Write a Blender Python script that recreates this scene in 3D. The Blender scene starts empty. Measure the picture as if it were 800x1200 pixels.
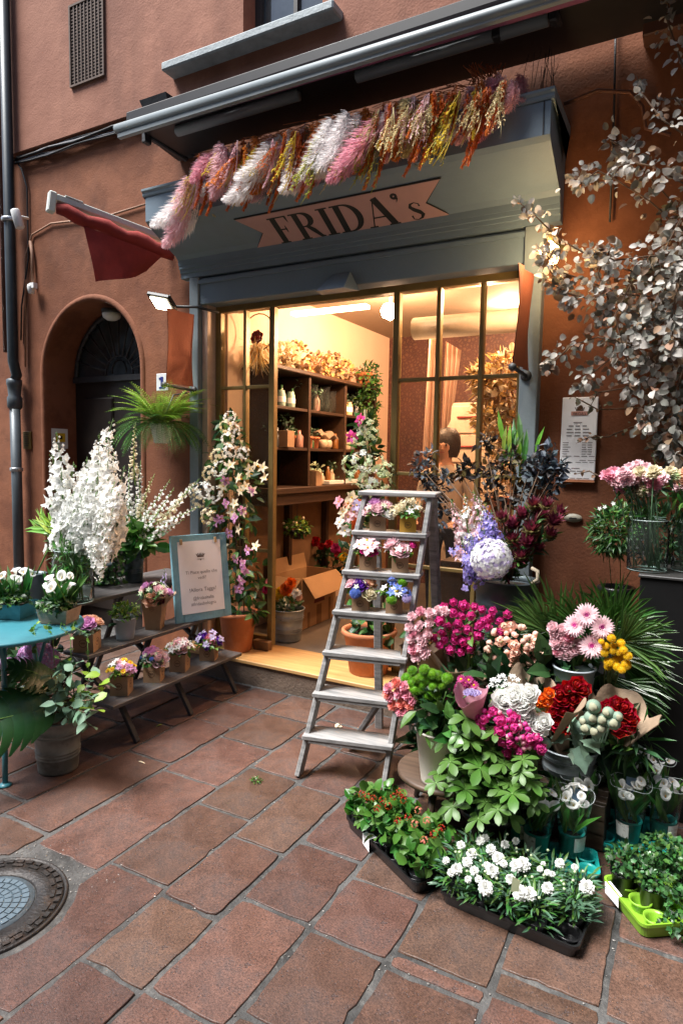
import bpy, math, random
import numpy as np
from mathutils import Vector, Matrix, Euler
from math import radians as R, sin, cos, pi
random.seed(7); rng = np.random.default_rng(7)
S = bpy.context.scene
COL = S.collection

# ------------------------------------------------------------------ camera
YAW, PIT, ROL, FPX = R(28.6), R(4.88), R(.99), 753.
CAMZ = 1.6
def _axes():
    cy, sy, cp, sp = cos(YAW), sin(YAW), cos(PIT), sin(PIT)
    f = Vector((-sy*cp, cy*cp, -sp)); r = Vector((cy, sy, 0)); u = r.cross(f)
    return r*cos(ROL)+u*sin(ROL), u*cos(ROL)-r*sin(ROL), f
AR, AU, AF = _axes()
cam = bpy.data.objects.new('camera', bpy.data.cameras.new('camera'))
COL.objects.link(cam)
cam.matrix_world = Matrix(((AR.x, AU.x, -AF.x, 0), (AR.y, AU.y, -AF.y, 0), (AR.z, AU.z, -AF.z, CAMZ), (0, 0, 0, 1)))
cam.data.sensor_fit = 'VERTICAL'; cam.data.sensor_height = 36; cam.data.lens = 36*FPX/1200
cam.data.clip_start = .05; cam.data.clip_end = 500
S.camera = cam
# ------------------------------------------------------------------ sky, sun, exposure
SUN_EL, SUN_AZ = R(63), R(-132)          # overcast: wide soft sun, high over the left end of the lane
W = bpy.data.worlds.new('World'); S.world = W; W.use_nodes = True
wn = W.node_tree.nodes; wl = W.node_tree.links
bg = wn['Background']; sky = wn.new('ShaderNodeTexSky'); sky.sky_type = 'NISHITA'; sky.sun_disc = False
sky.sun_elevation = SUN_EL; sky.sun_rotation = SUN_AZ; sky.air_density = 1; sky.dust_density = 1.2; sky.ozone_density = 1
wl.new(sky.outputs[0], bg.inputs[0]); bg.inputs[1].default_value = .1
sl = bpy.data.lights.new('sun', 'SUN'); sl.energy = 4.4; sl.angle = R(26); sl.color = (1, .975, .94)
sun = bpy.data.objects.new('sun', sl); COL.objects.link(sun)
sd = Vector((sin(SUN_AZ)*cos(SUN_EL), cos(SUN_AZ)*cos(SUN_EL), sin(SUN_EL)))    # towards the sun
sun.rotation_euler = sd.to_track_quat('Z', 'Y').to_euler(); sun.location = sd*30
S.view_settings.view_transform = 'Standard'; S.view_settings.look = 'None'
S.view_settings.gamma = 1; S.view_settings.exposure = 1.3
S.render.engine = 'CYCLES'
S.cycles.max_bounces = 8; S.cycles.transparent_max_bounces = 24

# ------------------------------------------------------------------ layout helpers (plan metres)
def _ray(px, py): return AF + AR*((px-400)/FPX) + AU*((600-py)/FPX)
def P(px, py, Y=None, Z=None, X=None):
    r = _ray(px, py)
    t = Y/r.y if Y is not None else ((Z-CAMZ)/r.z if Z is not None else X/r.x)
    return Vector((r.x*t, r.y*t, CAMZ+r.z*t))
def ppm(Y, px=600):                       # pixels per metre near depth Y
    r = _ray(px, 600); return FPX*r.y/Y
def wl_(o):
    v = Vector(o.location)
    while o.parent: o = o.parent; v += Vector(o.location)
    return v
def thing(name, label, cat, loc=(0, 0, 0), group=None, rz=0):
    o = bpy.data.objects.new(name, None); COL.objects.link(o); o.empty_display_size = .1
    o.location = loc; o.rotation_euler.z = rz
    o['label'] = label; o['category'] = cat
    if group: o['group'] = group
    return o
def tag(o, label=None, cat=None, group=None, kind=None):
    for k, v in (('label', label), ('category', cat), ('group', group), ('kind', kind)):
        if v: o[k] = v
    return o
def put(name, mesh, parent=None, loc=None, rot=None, sc=None, kind=None, world=True, mat=None):
    o = bpy.data.objects.new(name, mesh); COL.objects.link(o)
    loc = Vector(loc or (0, 0, 0))
    if parent is not None:
        o.parent = parent
        if world: loc = loc - wl_(parent)
    o.location = loc
    if rot is not None:
        if hasattr(rot, 'to_euler') or not hasattr(rot, '__len__') or len(rot) == 4:
            o.rotation_euler = rot.to_euler()
        else: o.rotation_euler = rot
    if sc is not None: o.scale = (sc,)*3 if not hasattr(sc, '__len__') else sc
    if kind: o['kind'] = kind
    return o
def dirq(d, spin=None):
    q = Vector(d).to_track_quat('Z', 'Y')
    return q @ Euler((0, 0, random.uniform(0, 6.28) if spin is None else spin)).to_quaternion()

# ------------------------------------------------------------------ mesh builder
class MB:
    def __init__(s): s.v = []; s.f = []; s.m = []; s.s = []
    def add(s, vs, fs, mi=0, sm=False, M=None):
        b = len(s.v)
        if M is not None: vs = [tuple(M @ Vector(v)) for v in vs]
        s.v.extend(tuple(v) for v in vs)
        s.f.extend([tuple(i+b for i in f) for f in fs]); s.m.extend([mi]*len(fs)); s.s.extend([sm]*len(fs))
        return s
    def box(s, x0, x1, y0, y1, z0, z1, mi=0, M=None):
        vs = [(x, y, z) for z in (z0, z1) for y in (y0, y1) for x in (x0, x1)]
        return s.add(vs, [(0, 2, 3, 1), (4, 5, 7, 6), (0, 1, 5, 4), (2, 6, 7, 3), (0, 4, 6, 2), (1, 3, 7, 5)], mi, False, M)
    def cbox(s, c, d, mi=0, M=None):
        return s.box(c[0]-d[0]/2, c[0]+d[0]/2, c[1]-d[1]/2, c[1]+d[1]/2, c[2]-d[2]/2, c[2]+d[2]/2, mi, M)
    def bbox(s, x0, x1, y0, y1, z0, z1, b=.004, mi=0, M=None):      # box with bevelled edges
        vs = []
        X = (x0, x1); Y = (y0, y1); Z = (z0, z1)
        idx = {}
        for i in (0, 1):
            for j in (0, 1):
                for k in (0, 1):
                    sx, sy, sz = (b if i == 0 else -b), (b if j == 0 else -b), (b if k == 0 else -b)
                    idx[i, j, k, 0] = len(vs); vs.append((X[i], Y[j]+sy, Z[k]+sz))
                    idx[i, j, k, 1] = len(vs); vs.append((X[i]+sx, Y[j], Z[k]+sz))
                    idx[i, j, k, 2] = len(vs); vs.append((X[i]+sx, Y[j]+sy, Z[k]))
        fs = []
        for i in (0, 1):
            q = [idx[i, 0, 0, 0], idx[i, 1, 0, 0], idx[i, 1, 1, 0], idx[i, 0, 1, 0]]; fs.append(tuple(q if i else q[::-1]))
            q = [idx[0, i, 0, 1], idx[1, i, 0, 1], idx[1, i, 1, 1], idx[0, i, 1, 1]]; fs.append(tuple(q[::-1] if i else q))
            q = [idx[0, 0, i, 2], idx[1, 0, i, 2], idx[1, 1, i, 2], idx[0, 1, i, 2]]; fs.append(tuple(q if i else q[::-1]))
        for i in (0, 1):
            for j in (0, 1):
                q = (idx[i, j, 0, 0], idx[i, j, 0, 1], idx[i, j, 1, 1], idx[i, j, 1, 0]); fs.append(q if i == j else q[::-1])
                q = (idx[i, 0, j, 0], idx[i, 0, j, 2], idx[i, 1, j, 2], idx[i, 1, j, 0]); fs.append(q[::-1] if i == j else q)
                q = (idx[0, i, j, 1], idx[0, i, j, 2], idx[1, i, j, 2], idx[1, i, j, 1]); fs.append(q if i == j else q[::-1])
                for k in (0, 1):
                    q = (idx[i, j, k, 0], idx[i, j, k, 1], idx[i, j, k, 2]); fs.append(q if (i+j+k) % 2 else q[::-1])
        return s.add(vs, fs, mi, False, M)
    def lathe(s, prof, n=20, c=(0, 0, 0), mi=0, sm=True, M=None, cap0=True, cap1=True, wob=0):
        vs = []; fs = []
        for r, z in prof:
            for k in range(n):
                a = 2*pi*k/n; rr = r*(1+wob*sin(3*a+z*20))
                vs.append((c[0]+rr*cos(a), c[1]+rr*sin(a), c[2]+z))
        for i in range(len(prof)-1):
            for k in range(n):
                k2 = (k+1) % n; fs.append((i*n+k, i*n+k2, (i+1)*n+k2, (i+1)*n+k))
        s.add(vs, fs, mi, sm, M)
        b = len(s.v)-len(vs)
        if cap0 and prof[0][0] > 1e-6: s.f.append(tuple(b+k for k in range(n))[::-1]); s.m.append(mi); s.s.append(False)
        if cap1 and prof[-1][0] > 1e-6: s.f.append(tuple(b+(len(prof)-1)*n+k for k in range(n))); s.m.append(mi); s.s.append(False)
        return s
    def tube(s, pts, r, n=6, mi=0, sm=True, cap=True):
        pts = [Vector(p) for p in pts]; m = len(pts); rs = r if hasattr(r, '__len__') else [r]*m
        vs = []; fs = []; up = None
        for i, p in enumerate(pts):
            t = (pts[min(i+1, m-1)]-pts[max(i-1, 0)])
            t = t.normalized() if t.length > 1e-9 else Vector((0, 0, 1))
            if up is None: up = Vector((0, 0, 1)) if abs(t.z) < .9 else Vector((1, 0, 0))
            a = t.cross(up)
            if a.length < 1e-6: a = t.orthogonal()
            a.normalize(); b = t.cross(a).normalized(); up = -b if False else b.cross(t)*0+b
            up = a.cross(t)
            for k in range(n):
                an = 2*pi*k/n; vs.append(tuple(p+(a*cos(an)+b*sin(an))*rs[i]))
        for i in range(m-1):
            for k in range(n):
                k2 = (k+1) % n; fs.append((i*n+k, (i+1)*n+k, (i+1)*n+k2, i*n+k2))
        if cap: fs.append(tuple(range(n))); fs.append(tuple((m-1)*n+k for k in range(n))[::-1])
        return s.add(vs, fs, mi, sm)
    def prism(s, poly, h0, h1, M=None, mi=0):
        n = len(poly)
        vs = [(p[0], p[1], h0) for p in poly]+[(p[0], p[1], h1) for p in poly]
        fs = [tuple(range(n))[::-1], tuple(range(n, 2*n))]+[(k, (k+1) % n, n+(k+1) % n, n+k) for k in range(n)]
        return s.add(vs, fs, mi, False, M)
    def mesh(s, name, mats):
        me = bpy.data.meshes.new(name); me.from_pydata(s.v, [], s.f)
        for m in (mats if isinstance(mats, (list, tuple)) else [mats]): me.materials.append(m)
        me.polygons.foreach_set('material_index', s.m); me.polygons.foreach_set('use_smooth', s.s)
        me.update(); return me
    def build(s, name, mats, parent=None, loc=None, kind=None, world=True, rot=None):
        return put(name, s.mesh(name, mats), parent, loc if loc is not None else (0, 0, 0), rot, None, kind, world)
def fastmesh(name, V, F, mats, smooth=False):
    me = bpy.data.meshes.new(name); me.from_pydata(V.tolist() if hasattr(V, 'tolist') else V, [], F.tolist() if hasattr(F, 'tolist') else F)
    for m in (mats if isinstance(mats, (list, tuple)) else [mats]): me.materials.append(m)
    if smooth: me.polygons.foreach_set('use_smooth', [True]*len(me.polygons))
    me.update(); return me
def rotM(a, b, c, loc=(0, 0, 0), sc=1):
    return Matrix.Translation(loc) @ Euler((a, b, c)).to_matrix().to_4x4() @ Matrix.Diagonal((sc, sc, sc, 1))

# ------------------------------------------------------------------ materials
def hexc(h):
    h = h.lstrip('#'); v = [int(h[i:i+2], 16)/255 for i in (0, 2, 4)]
    return tuple(((c+.055)/1.055)**2.4 if c > .04045 else c/12.92 for c in v)
MC = {}
def mat(name, col, rough=.6, var=.12, ns=12., bump=0., bs=60., metal=0., island=0., orand=0., trans=0., col2=None, coat=0., wear=None, wearamt=.5, wscale=4., spec=None, detail=5.):
    if name in MC: return MC[name]
    m = bpy.data.materials.new(name); m.use_nodes = True; MC[name] = m
    nt = m.node_tree; N = nt.nodes; L = nt.links; b = N['Principled BSDF']
    if isinstance(col, str): col = hexc(col)
    if isinstance(col2, str): col2 = hexc(col2)
    if isinstance(wear, str): wear = hexc(wear)
    tc = N.new('ShaderNodeTexCoord')
    nz = N.new('ShaderNodeTexNoise'); nz.inputs['Scale'].default_value = ns; hf = .03 if name.startswith('leaf') else .012; nz.inputs['Detail'].default_value = detail; nz.inputs['Roughness'].default_value = .6
    L.new(tc.outputs['Object'], nz.inputs['Vector'])
    mx = N.new('ShaderNodeMix'); mx.data_type = 'RGBA'
    a = tuple(c*(1-var) for c in col); c2 = col2 if col2 else tuple(min(1, c*(1+var)) for c in col)
    mx.inputs[6].default_value = (*a, 1); mx.inputs[7].default_value = (*c2, 1)
    rp = N.new('ShaderNodeMapRange'); rp.inputs[1].default_value = .3; rp.inputs[2].default_value = .7
    L.new(nz.outputs[0], rp.inputs[0]); L.new(rp.outputs[0], mx.inputs[0])
    out = mx.outputs[2]
    if wear:
        n2 = N.new('ShaderNodeTexNoise'); n2.inputs['Scale'].default_value = wscale; n2.inputs['Detail'].default_value = 8; n2.inputs['Roughness'].default_value = .7
        L.new(tc.outputs['Object'], n2.inputs['Vector'])
        r2 = N.new('ShaderNodeMapRange'); r2.inputs[1].default_value = .52; r2.inputs[2].default_value = .68; r2.inputs[4].default_value = wearamt
        L.new(n2.outputs[0], r2.inputs[0])
        m2 = N.new('ShaderNodeMix'); m2.data_type = 'RGBA'; L.new(r2.outputs[0], m2.inputs[0]); L.new(out, m2.inputs[6]); m2.inputs[7].default_value = (*wear, 1)
        out = m2.outputs[2]
    if island or orand:
        hs = N.new('ShaderNodeHueSaturation')
        src = None
        if island:
            g = N.new('ShaderNodeNewGeometry'); src = g.outputs['Random Per Island']; amt = island
        if orand:
            oi = N.new('ShaderNodeObjectInfo')
            if src:
                ad = N.new('ShaderNodeMath'); ad.operation = 'ADD'; L.new(src, ad.inputs[0]); L.new(oi.outputs['Random'], ad.inputs[1])
                fr = N.new('ShaderNodeMath'); fr.operation = 'FRACT'; L.new(ad.outputs[0], fr.inputs[0]); src = fr.outputs[0]
                amt = max(island, orand)
            else: src = oi.outputs['Random']; amt = orand
        r3 = N.new('ShaderNodeMapRange'); r3.inputs[3].default_value = 1-amt; r3.inputs[4].default_value = 1+amt
        L.new(src, r3.inputs[0]); L.new(r3.outputs[0], hs.inputs['Value'])
        ml = N.new('ShaderNodeMath'); ml.operation = 'MULTIPLY'; ml.inputs[1].default_value = 7.31; L.new(src, ml.inputs[0])
        f2 = N.new('ShaderNodeMath'); f2.operation = 'FRACT'; L.new(ml.outputs[0], f2.inputs[0])
        r4 = N.new('ShaderNodeMapRange'); r4.inputs[3].default_value = .5-hf*amt/.3; r4.inputs[4].default_value = .5+hf*amt/.3
        L.new(f2.outputs[0], r4.inputs[0]); L.new(r4.outputs[0], hs.inputs['Hue'])
        L.new(out, hs.inputs['Color']); out = hs.outputs[0]
    L.new(out, b.inputs['Base Color'])
    b.inputs['Roughness'].default_value = rough; b.inputs['Metallic'].default_value = metal
    if coat: b.inputs['Coat Weight'].default_value = coat; b.inputs['Coat Roughness'].default_value = .15
    if spec is not None: b.inputs['Specular IOR Level'].default_value = spec
    if bump:
        n3 = N.new('ShaderNodeTexNoise'); n3.inputs['Scale'].default_value = bs; n3.inputs['Detail'].default_value = 6
        L.new(tc.outputs['Object'], n3.inputs['Vector'])
        bp = N.new('ShaderNodeBump'); bp.inputs['Strength'].default_value = bump; bp.inputs['Distance'].default_value = .01
        L.new(n3.outputs[0], bp.inputs['Height']); L.new(bp.outputs[0], b.inputs['Normal'])
    if trans:
        tr = N.new('ShaderNodeBsdfTranslucent'); L.new(out, tr.inputs[0])
        ms = N.new('ShaderNodeMixShader'); ms.inputs[0].default_value = trans
        L.new(b.outputs[0], ms.inputs[1]); L.new(tr.outputs[0], ms.inputs[2]); L.new(ms.outputs[0], N['Material Output'].inputs[0])
    return m
def emis(name, col, s):
    m = bpy.data.materials.new(name); m.use_nodes = True; b = m.node_tree.nodes['Principled BSDF']
    b.inputs['Base Color'].default_value = (*col, 1); b.inputs['Emission Color'].default_value = (*col, 1); b.inputs['Emission Strength'].default_value = s
    return m
def glassy(name, tint=(1, 1, 1), clear=.9, rough=.02, dirt=0.):  # dirt: pale diffuse veil; dust on windows, painted brightness on vases
    m = bpy.data.materials.new(name); m.use_nodes = True; nt = m.node_tree; N = nt.nodes; L = nt.links
    N.remove(N['Principled BSDF'])
    tr = N.new('ShaderNodeBsdfTransparent'); tr.inputs[0].default_value = (*tint, 1)
    gl = N.new('ShaderNodeBsdfGlossy'); gl.inputs['Roughness'].default_value = rough
    fr = N.new('ShaderNodeLayerWeight'); fr.inputs[0].default_value = 1-clear
    mx = N.new('ShaderNodeMixShader'); L.new(fr.outputs['Fresnel'], mx.inputs[0]); L.new(tr.outputs[0], mx.inputs[1]); L.new(gl.outputs[0], mx.inputs[2])
    o = mx.outputs[0]
    if dirt:
        df = N.new('ShaderNodeBsdfDiffuse'); df.inputs[0].default_value = (.8, .8, .8, 1)
        tc = N.new('ShaderNodeTexCoord'); nz = N.new('ShaderNodeTexNoise'); nz.inputs['Scale'].default_value = 70; nz.inputs['Detail'].default_value = 3
        L.new(tc.outputs['Object'], nz.inputs['Vector'])
        mr = N.new('ShaderNodeMapRange'); mr.inputs[1].default_value = .6; mr.inputs[2].default_value = .8; mr.inputs[3].default_value = dirt*.25; mr.inputs[4].default_value = dirt*3
        L.new(nz.outputs[0], mr.inputs[0])
        m2 = N.new('ShaderNodeMixShader'); L.new(mr.outputs[0], m2.inputs[0]); L.new(o, m2.inputs[1]); L.new(df.outputs[0], m2.inputs[2]); o = m2.outputs[0]
    L.new(o, N['Material Output'].inputs[0]); return m
def grain(name, c1, c2, axis='Y', scale=9, rough=.55, bump=.15):     # wood with grain along an axis
    m = bpy.data.materials.new(name); m.use_nodes = True; nt = m.node_tree; N = nt.nodes; L = nt.links; b = N['Principled BSDF']
    tc = N.new('ShaderNodeTexCoord'); mp = N.new('ShaderNodeMapping'); sc = [scale*5]*3; sc['XYZ'.index(axis)] = scale*.35
    mp.inputs['Scale'].default_value = sc; L.new(tc.outputs['Object'], mp.inputs[0])
    nz = N.new('ShaderNodeTexNoise'); nz.inputs['Scale'].default_value = 1; nz.inputs['Detail'].default_value = 8; nz.inputs['Roughness'].default_value = .65; L.new(mp.outputs[0], nz.inputs['Vector'])
    cr = N.new('ShaderNodeValToRGB'); cr.color_ramp.elements[0].position = .3; cr.color_ramp.elements[0].color = (*c1, 1); cr.color_ramp.elements[1].position = .72; cr.color_ramp.elements[1].color = (*c2, 1)
    L.new(nz.outputs[0], cr.inputs[0]); L.new(cr.outputs[0], b.inputs['Base Color']); b.inputs['Roughness'].default_value = rough
    bp = N.new('ShaderNodeBump'); bp.inputs['Strength'].default_value = bump; bp.inputs['Distance'].default_value = .004; L.new(nz.outputs[0], bp.inputs['Height']); L.new(bp.outputs[0], b.inputs['Normal'])
    return m
def plaster(name, col, col2, stain, stamt):
    m = mat(name, col, .88, .14, 1.6, .28, 70, col2=col2, wear=stain, wearamt=stamt, wscale=1.3, detail=9)
    nt = m.node_tree; N = nt.nodes; L = nt.links; b = N['Principled BSDF']
    tc = N['Texture Coordinate']
    # trowelled relief: broad swells plus fine grit
    n = N.new('ShaderNodeTexNoise'); n.inputs['Scale'].default_value = 5; n.inputs['Detail'].default_value = 5; L.new(tc.outputs['Object'], n.inputs['Vector'])
    b2 = N.new('ShaderNodeBump'); b2.inputs['Strength'].default_value = .4; b2.inputs['Distance'].default_value = .02; L.new(n.outputs[0], b2.inputs['Height'])
    # rain streaks: noise stretched downwards, darker dirt near the foot of the wall
    mp = N.new('ShaderNodeMapping'); mp.inputs['Scale'].default_value = (5, 5, .45); L.new(tc.outputs['Object'], mp.inputs[0])
    sn = N.new('ShaderNodeTexNoise'); sn.inputs['Scale'].default_value = 1; sn.inputs['Detail'].default_value = 7; L.new(mp.outputs[0], sn.inputs['Vector'])
    sr = N.new('ShaderNodeMapRange'); sr.inputs[1].default_value = .5; sr.inputs[2].default_value = .75; sr.inputs[4].default_value = .5; L.new(sn.outputs[0], sr.inputs[0])
    mx = N.new('ShaderNodeMix'); mx.data_type = 'RGBA'; L.new(sr.outputs[0], mx.inputs[0]); L.new(b.inputs['Base Color'].links[0].from_socket, mx.inputs[6]); mx.inputs[7].default_value = (*[c*.55 for c in col], 1)
    pn = N.new('ShaderNodeTexNoise'); pn.inputs['Scale'].default_value = .9; pn.inputs['Detail'].default_value = 8; pn.inputs['Roughness'].default_value = .7; L.new(tc.outputs['Object'], pn.inputs['Vector'])
    pr_ = N.new('ShaderNodeMapRange'); pr_.inputs[1].default_value = .55; pr_.inputs[2].default_value = .62; pr_.inputs[4].default_value = .3; L.new(pn.outputs[0], pr_.inputs[0])
    m3 = N.new('ShaderNodeMix'); m3.data_type = 'RGBA'; L.new(pr_.outputs[0], m3.inputs[0]); L.new(mx.outputs[2], m3.inputs[6]); m3.inputs[7].default_value = (*[min(1, c*1.5+.02) for c in col2], 1); L.new(m3.outputs[2], b.inputs['Base Color'])
    b1 = [x for x in N if x.type == 'BUMP' and x != b2][0]; L.new(b2.outputs[0], b1.inputs['Normal'])
    return m

M_up = plaster('pink_plaster', (.26, .098, .058), (.33, .145, .09), (.16, .063, .038), .6)
M_lo = plaster('terracotta_plaster', (.16, .047, .017), (.21, .07, .026), (.08, .026, .011), .7)
M_iron = mat('dark_iron', (.03, .03, .032), .55, .3, 20, .2, 80)
M_black = mat('black_metal', (.012, .012, .013), .5, .2)
M_slate = mat('slate_grey_paint', (.165, .225, .275), .55, .08, 3, .12, 90, wear=(.14, .17, .185), wearamt=.45, wscale=3)
M_frame = mat('blue_grey_frame', (.2, .24, .26), .5, .12, 5, .1, 60, wear=(.12, .13, .14), wearamt=.4)
M_brass = mat('olive_brass', (.2, .135, .045), .42, .15, 10, .05, 60, metal=.25)
M_white = mat('white_plastic', (.72, .72, .7), .4, .05)
M_alu = mat('aluminium', (.42, .43, .44), .35, .06, 8, metal=.7)
M_awnw = mat('cream_metal', (.58, .61, .57), .45, .05)
M_red = mat('red_canvas', (.26, .022, .016), .85, .2, 9, .25, 200)
M_glass = glassy('window_glass', (.97, .98, .96), .87, .01, .022)
M_vase = glassy('vase_glass', (.92, .97, .95), .93, .02, .035)  # faint milky veil paints the clear glass lighter, as if lit
M_sleeve = glassy('clear_sleeve', (.93, .97, .96), .8, .12, .05)
M_pot = mat('terracotta_pot', (.45, .15, .06), .75, .15, 9, .15, 60, wear=(.55, .33, .22), wearamt=.4)
M_kraft = mat('kraft_card', (.33, .2, .11), .8, .07, 30, .05, 200)
M_paperk = mat('kraft_paper', (.34, .245, .165), .75, .14, 8, .8, 18, trans=.2)
M_zinc = mat('zinc', (.3, .34, .36), .42, .22, 7, .08, 30, metal=.55, wear=(.2, .22, .22), wearamt=.5)
M_zincd = mat('dark_zinc', (.085, .11, .12), .45, .25, 7, .1, 30, metal=.5)
M_turq = mat('turquoise_paint', (.035, .17, .21), .4, .12, 6, .1, 40, wear=(.03, .17, .2), wearamt=.5)
M_teal = mat('teal_plastic', (.01, .3, .27), .35, .06)
M_lime = mat('lime_plastic', (.2, .4, .03), .35, .05)
M_blackpl = mat('black_plastic', (.01, .01, .011), .3, .1)
M_ink = mat('black_print', (.012, .012, .012), .6, .05)
M_inkg = mat('grey_print', (.22, .2, .2), .7, .05)
M_inkb = mat('brown_print', (.07, .035, .02), .8, .05)
M_paper = mat('white_paper', (.88, .87, .88), .7, .02)
M_stem = mat('stem_green', (.07, .16, .03), .6, .2)
M_bark = mat('twig_brown', (.12, .07, .04), .8, .3)
M_soil = mat('potting_soil', (.025, .016, .01), .95, .4, 60, .8, 120)
M_bench = grain('grey_board', (.045, .042, .042), (.12, .11, .105), 'Y', 8, .5)
M_ladder = grain('weathered_wood', (.13, .13, .13), (.38, .37, .36), 'X', 9, .65, .35)
M_shelf = grain('brown_shelf_wood', (.022, .01, .004), (.06, .026, .01), 'Y', 8)
M_step = grain('honey_step_wood', (.36, .19, .06), (.55, .32, .12), 'X', 6)
M_bluew = mat('blue_painted_wood', (.17, .36, .43), .65, .18, 9, .25, 60, wear=(.23, .2, .16), wearamt=.4, wscale=6)

# leaves / petals
def leafm(name, col, isl=.35, rough=.45, tr=.25, col2=None): return mat(name, col, rough, .12, 30, 0, island=isl, trans=tr, col2=col2)
L_mid = leafm('leaf_green', (.055, .15, .025)); L_dark = leafm('leaf_dark', (.022, .07, .02))
L_lime = leafm('leaf_lime', (.17, .32, .03)); L_yel = leafm('leaf_yellowgreen', (.28, .42, .05))
L_blue = leafm('leaf_bluegreen', (.13, .24, .16), .25, .6); L_sage = leafm('leaf_sage', (.19, .3, .21), .25, .6)
L_plum = leafm('leaf_plum', (.035, .03, .03), .6, .5); L_smoke = leafm('leaf_smoky_blue', (.09, .12, .15), .4, .6)
L_dry = leafm('dried_leaf_pale', (.34, .31, .265), .4, .6, .3, col2=(.6, .57, .52)); L_tan = leafm('dried_leaf_tan', (.24, .14, .08), .35, .7, .2)
L_gold = leafm('dried_gold', (.62, .42, .16), .3, .8, .3); L_bright = leafm('leaf_bright', (.045, .155, .02), .3, .35)
L_gloss = leafm('leaf_glossy', (.012, .065, .01), .08, .42, .08)
def petm(name, col, isl=.12, tr=.38, col2=None, rough=.6, orand=.08): return mat(name, col, rough, .06, 20, 0, island=isl, orand=orand, trans=tr, col2=col2)
C_white = petm('petal_white', (.9, .9, .87)); C_cream = petm('petal_cream', (.8, .72, .52)); C_gw = petm('petal_greenwhite', (.66, .76, .5))
C_hot = petm('petal_hotpink', (.66, .045, .27), .3); C_mag = petm('petal_magenta', (.42, .02, .17), .3); C_pink = petm('petal_pink', (.84, .38, .48), .2)
C_pale = petm('petal_palepink', (.88, .62, .66), .15); C_coral = petm('petal_coral', (.85, .3, .24), .15); C_red = petm('petal_red', (.42, .004, .012), .25)
C_orange = petm('petal_orange', (.85, .19, .015), .2); C_yel = petm('petal_yellow', (.85, .58, .01), .25); C_peach = petm('petal_peach', (.83, .52, .36), .15)
C_purple = petm('petal_purple', (.17, .04, .42), .25); C_lilac = petm('petal_lilac', (.42, .36, .75), .2); C_lav = petm('petal_lavender', (.6, .52, .76), .15)
C_blue = petm('petal_blue', (.12, .2, .6), .25); C_gpom = petm('pom_green', (.16, .38, .012), .45); C_lilp = petm('petal_lilacpink', (.66, .34, .6), .2)
C_pod = petm('pod_sage', (.3, .42, .32), .1); C_wine = petm('bract_wine', (.13, .015, .03), .4); C_wg = petm('bract_tipgreen', (.2, .16, .06), .3)

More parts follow.
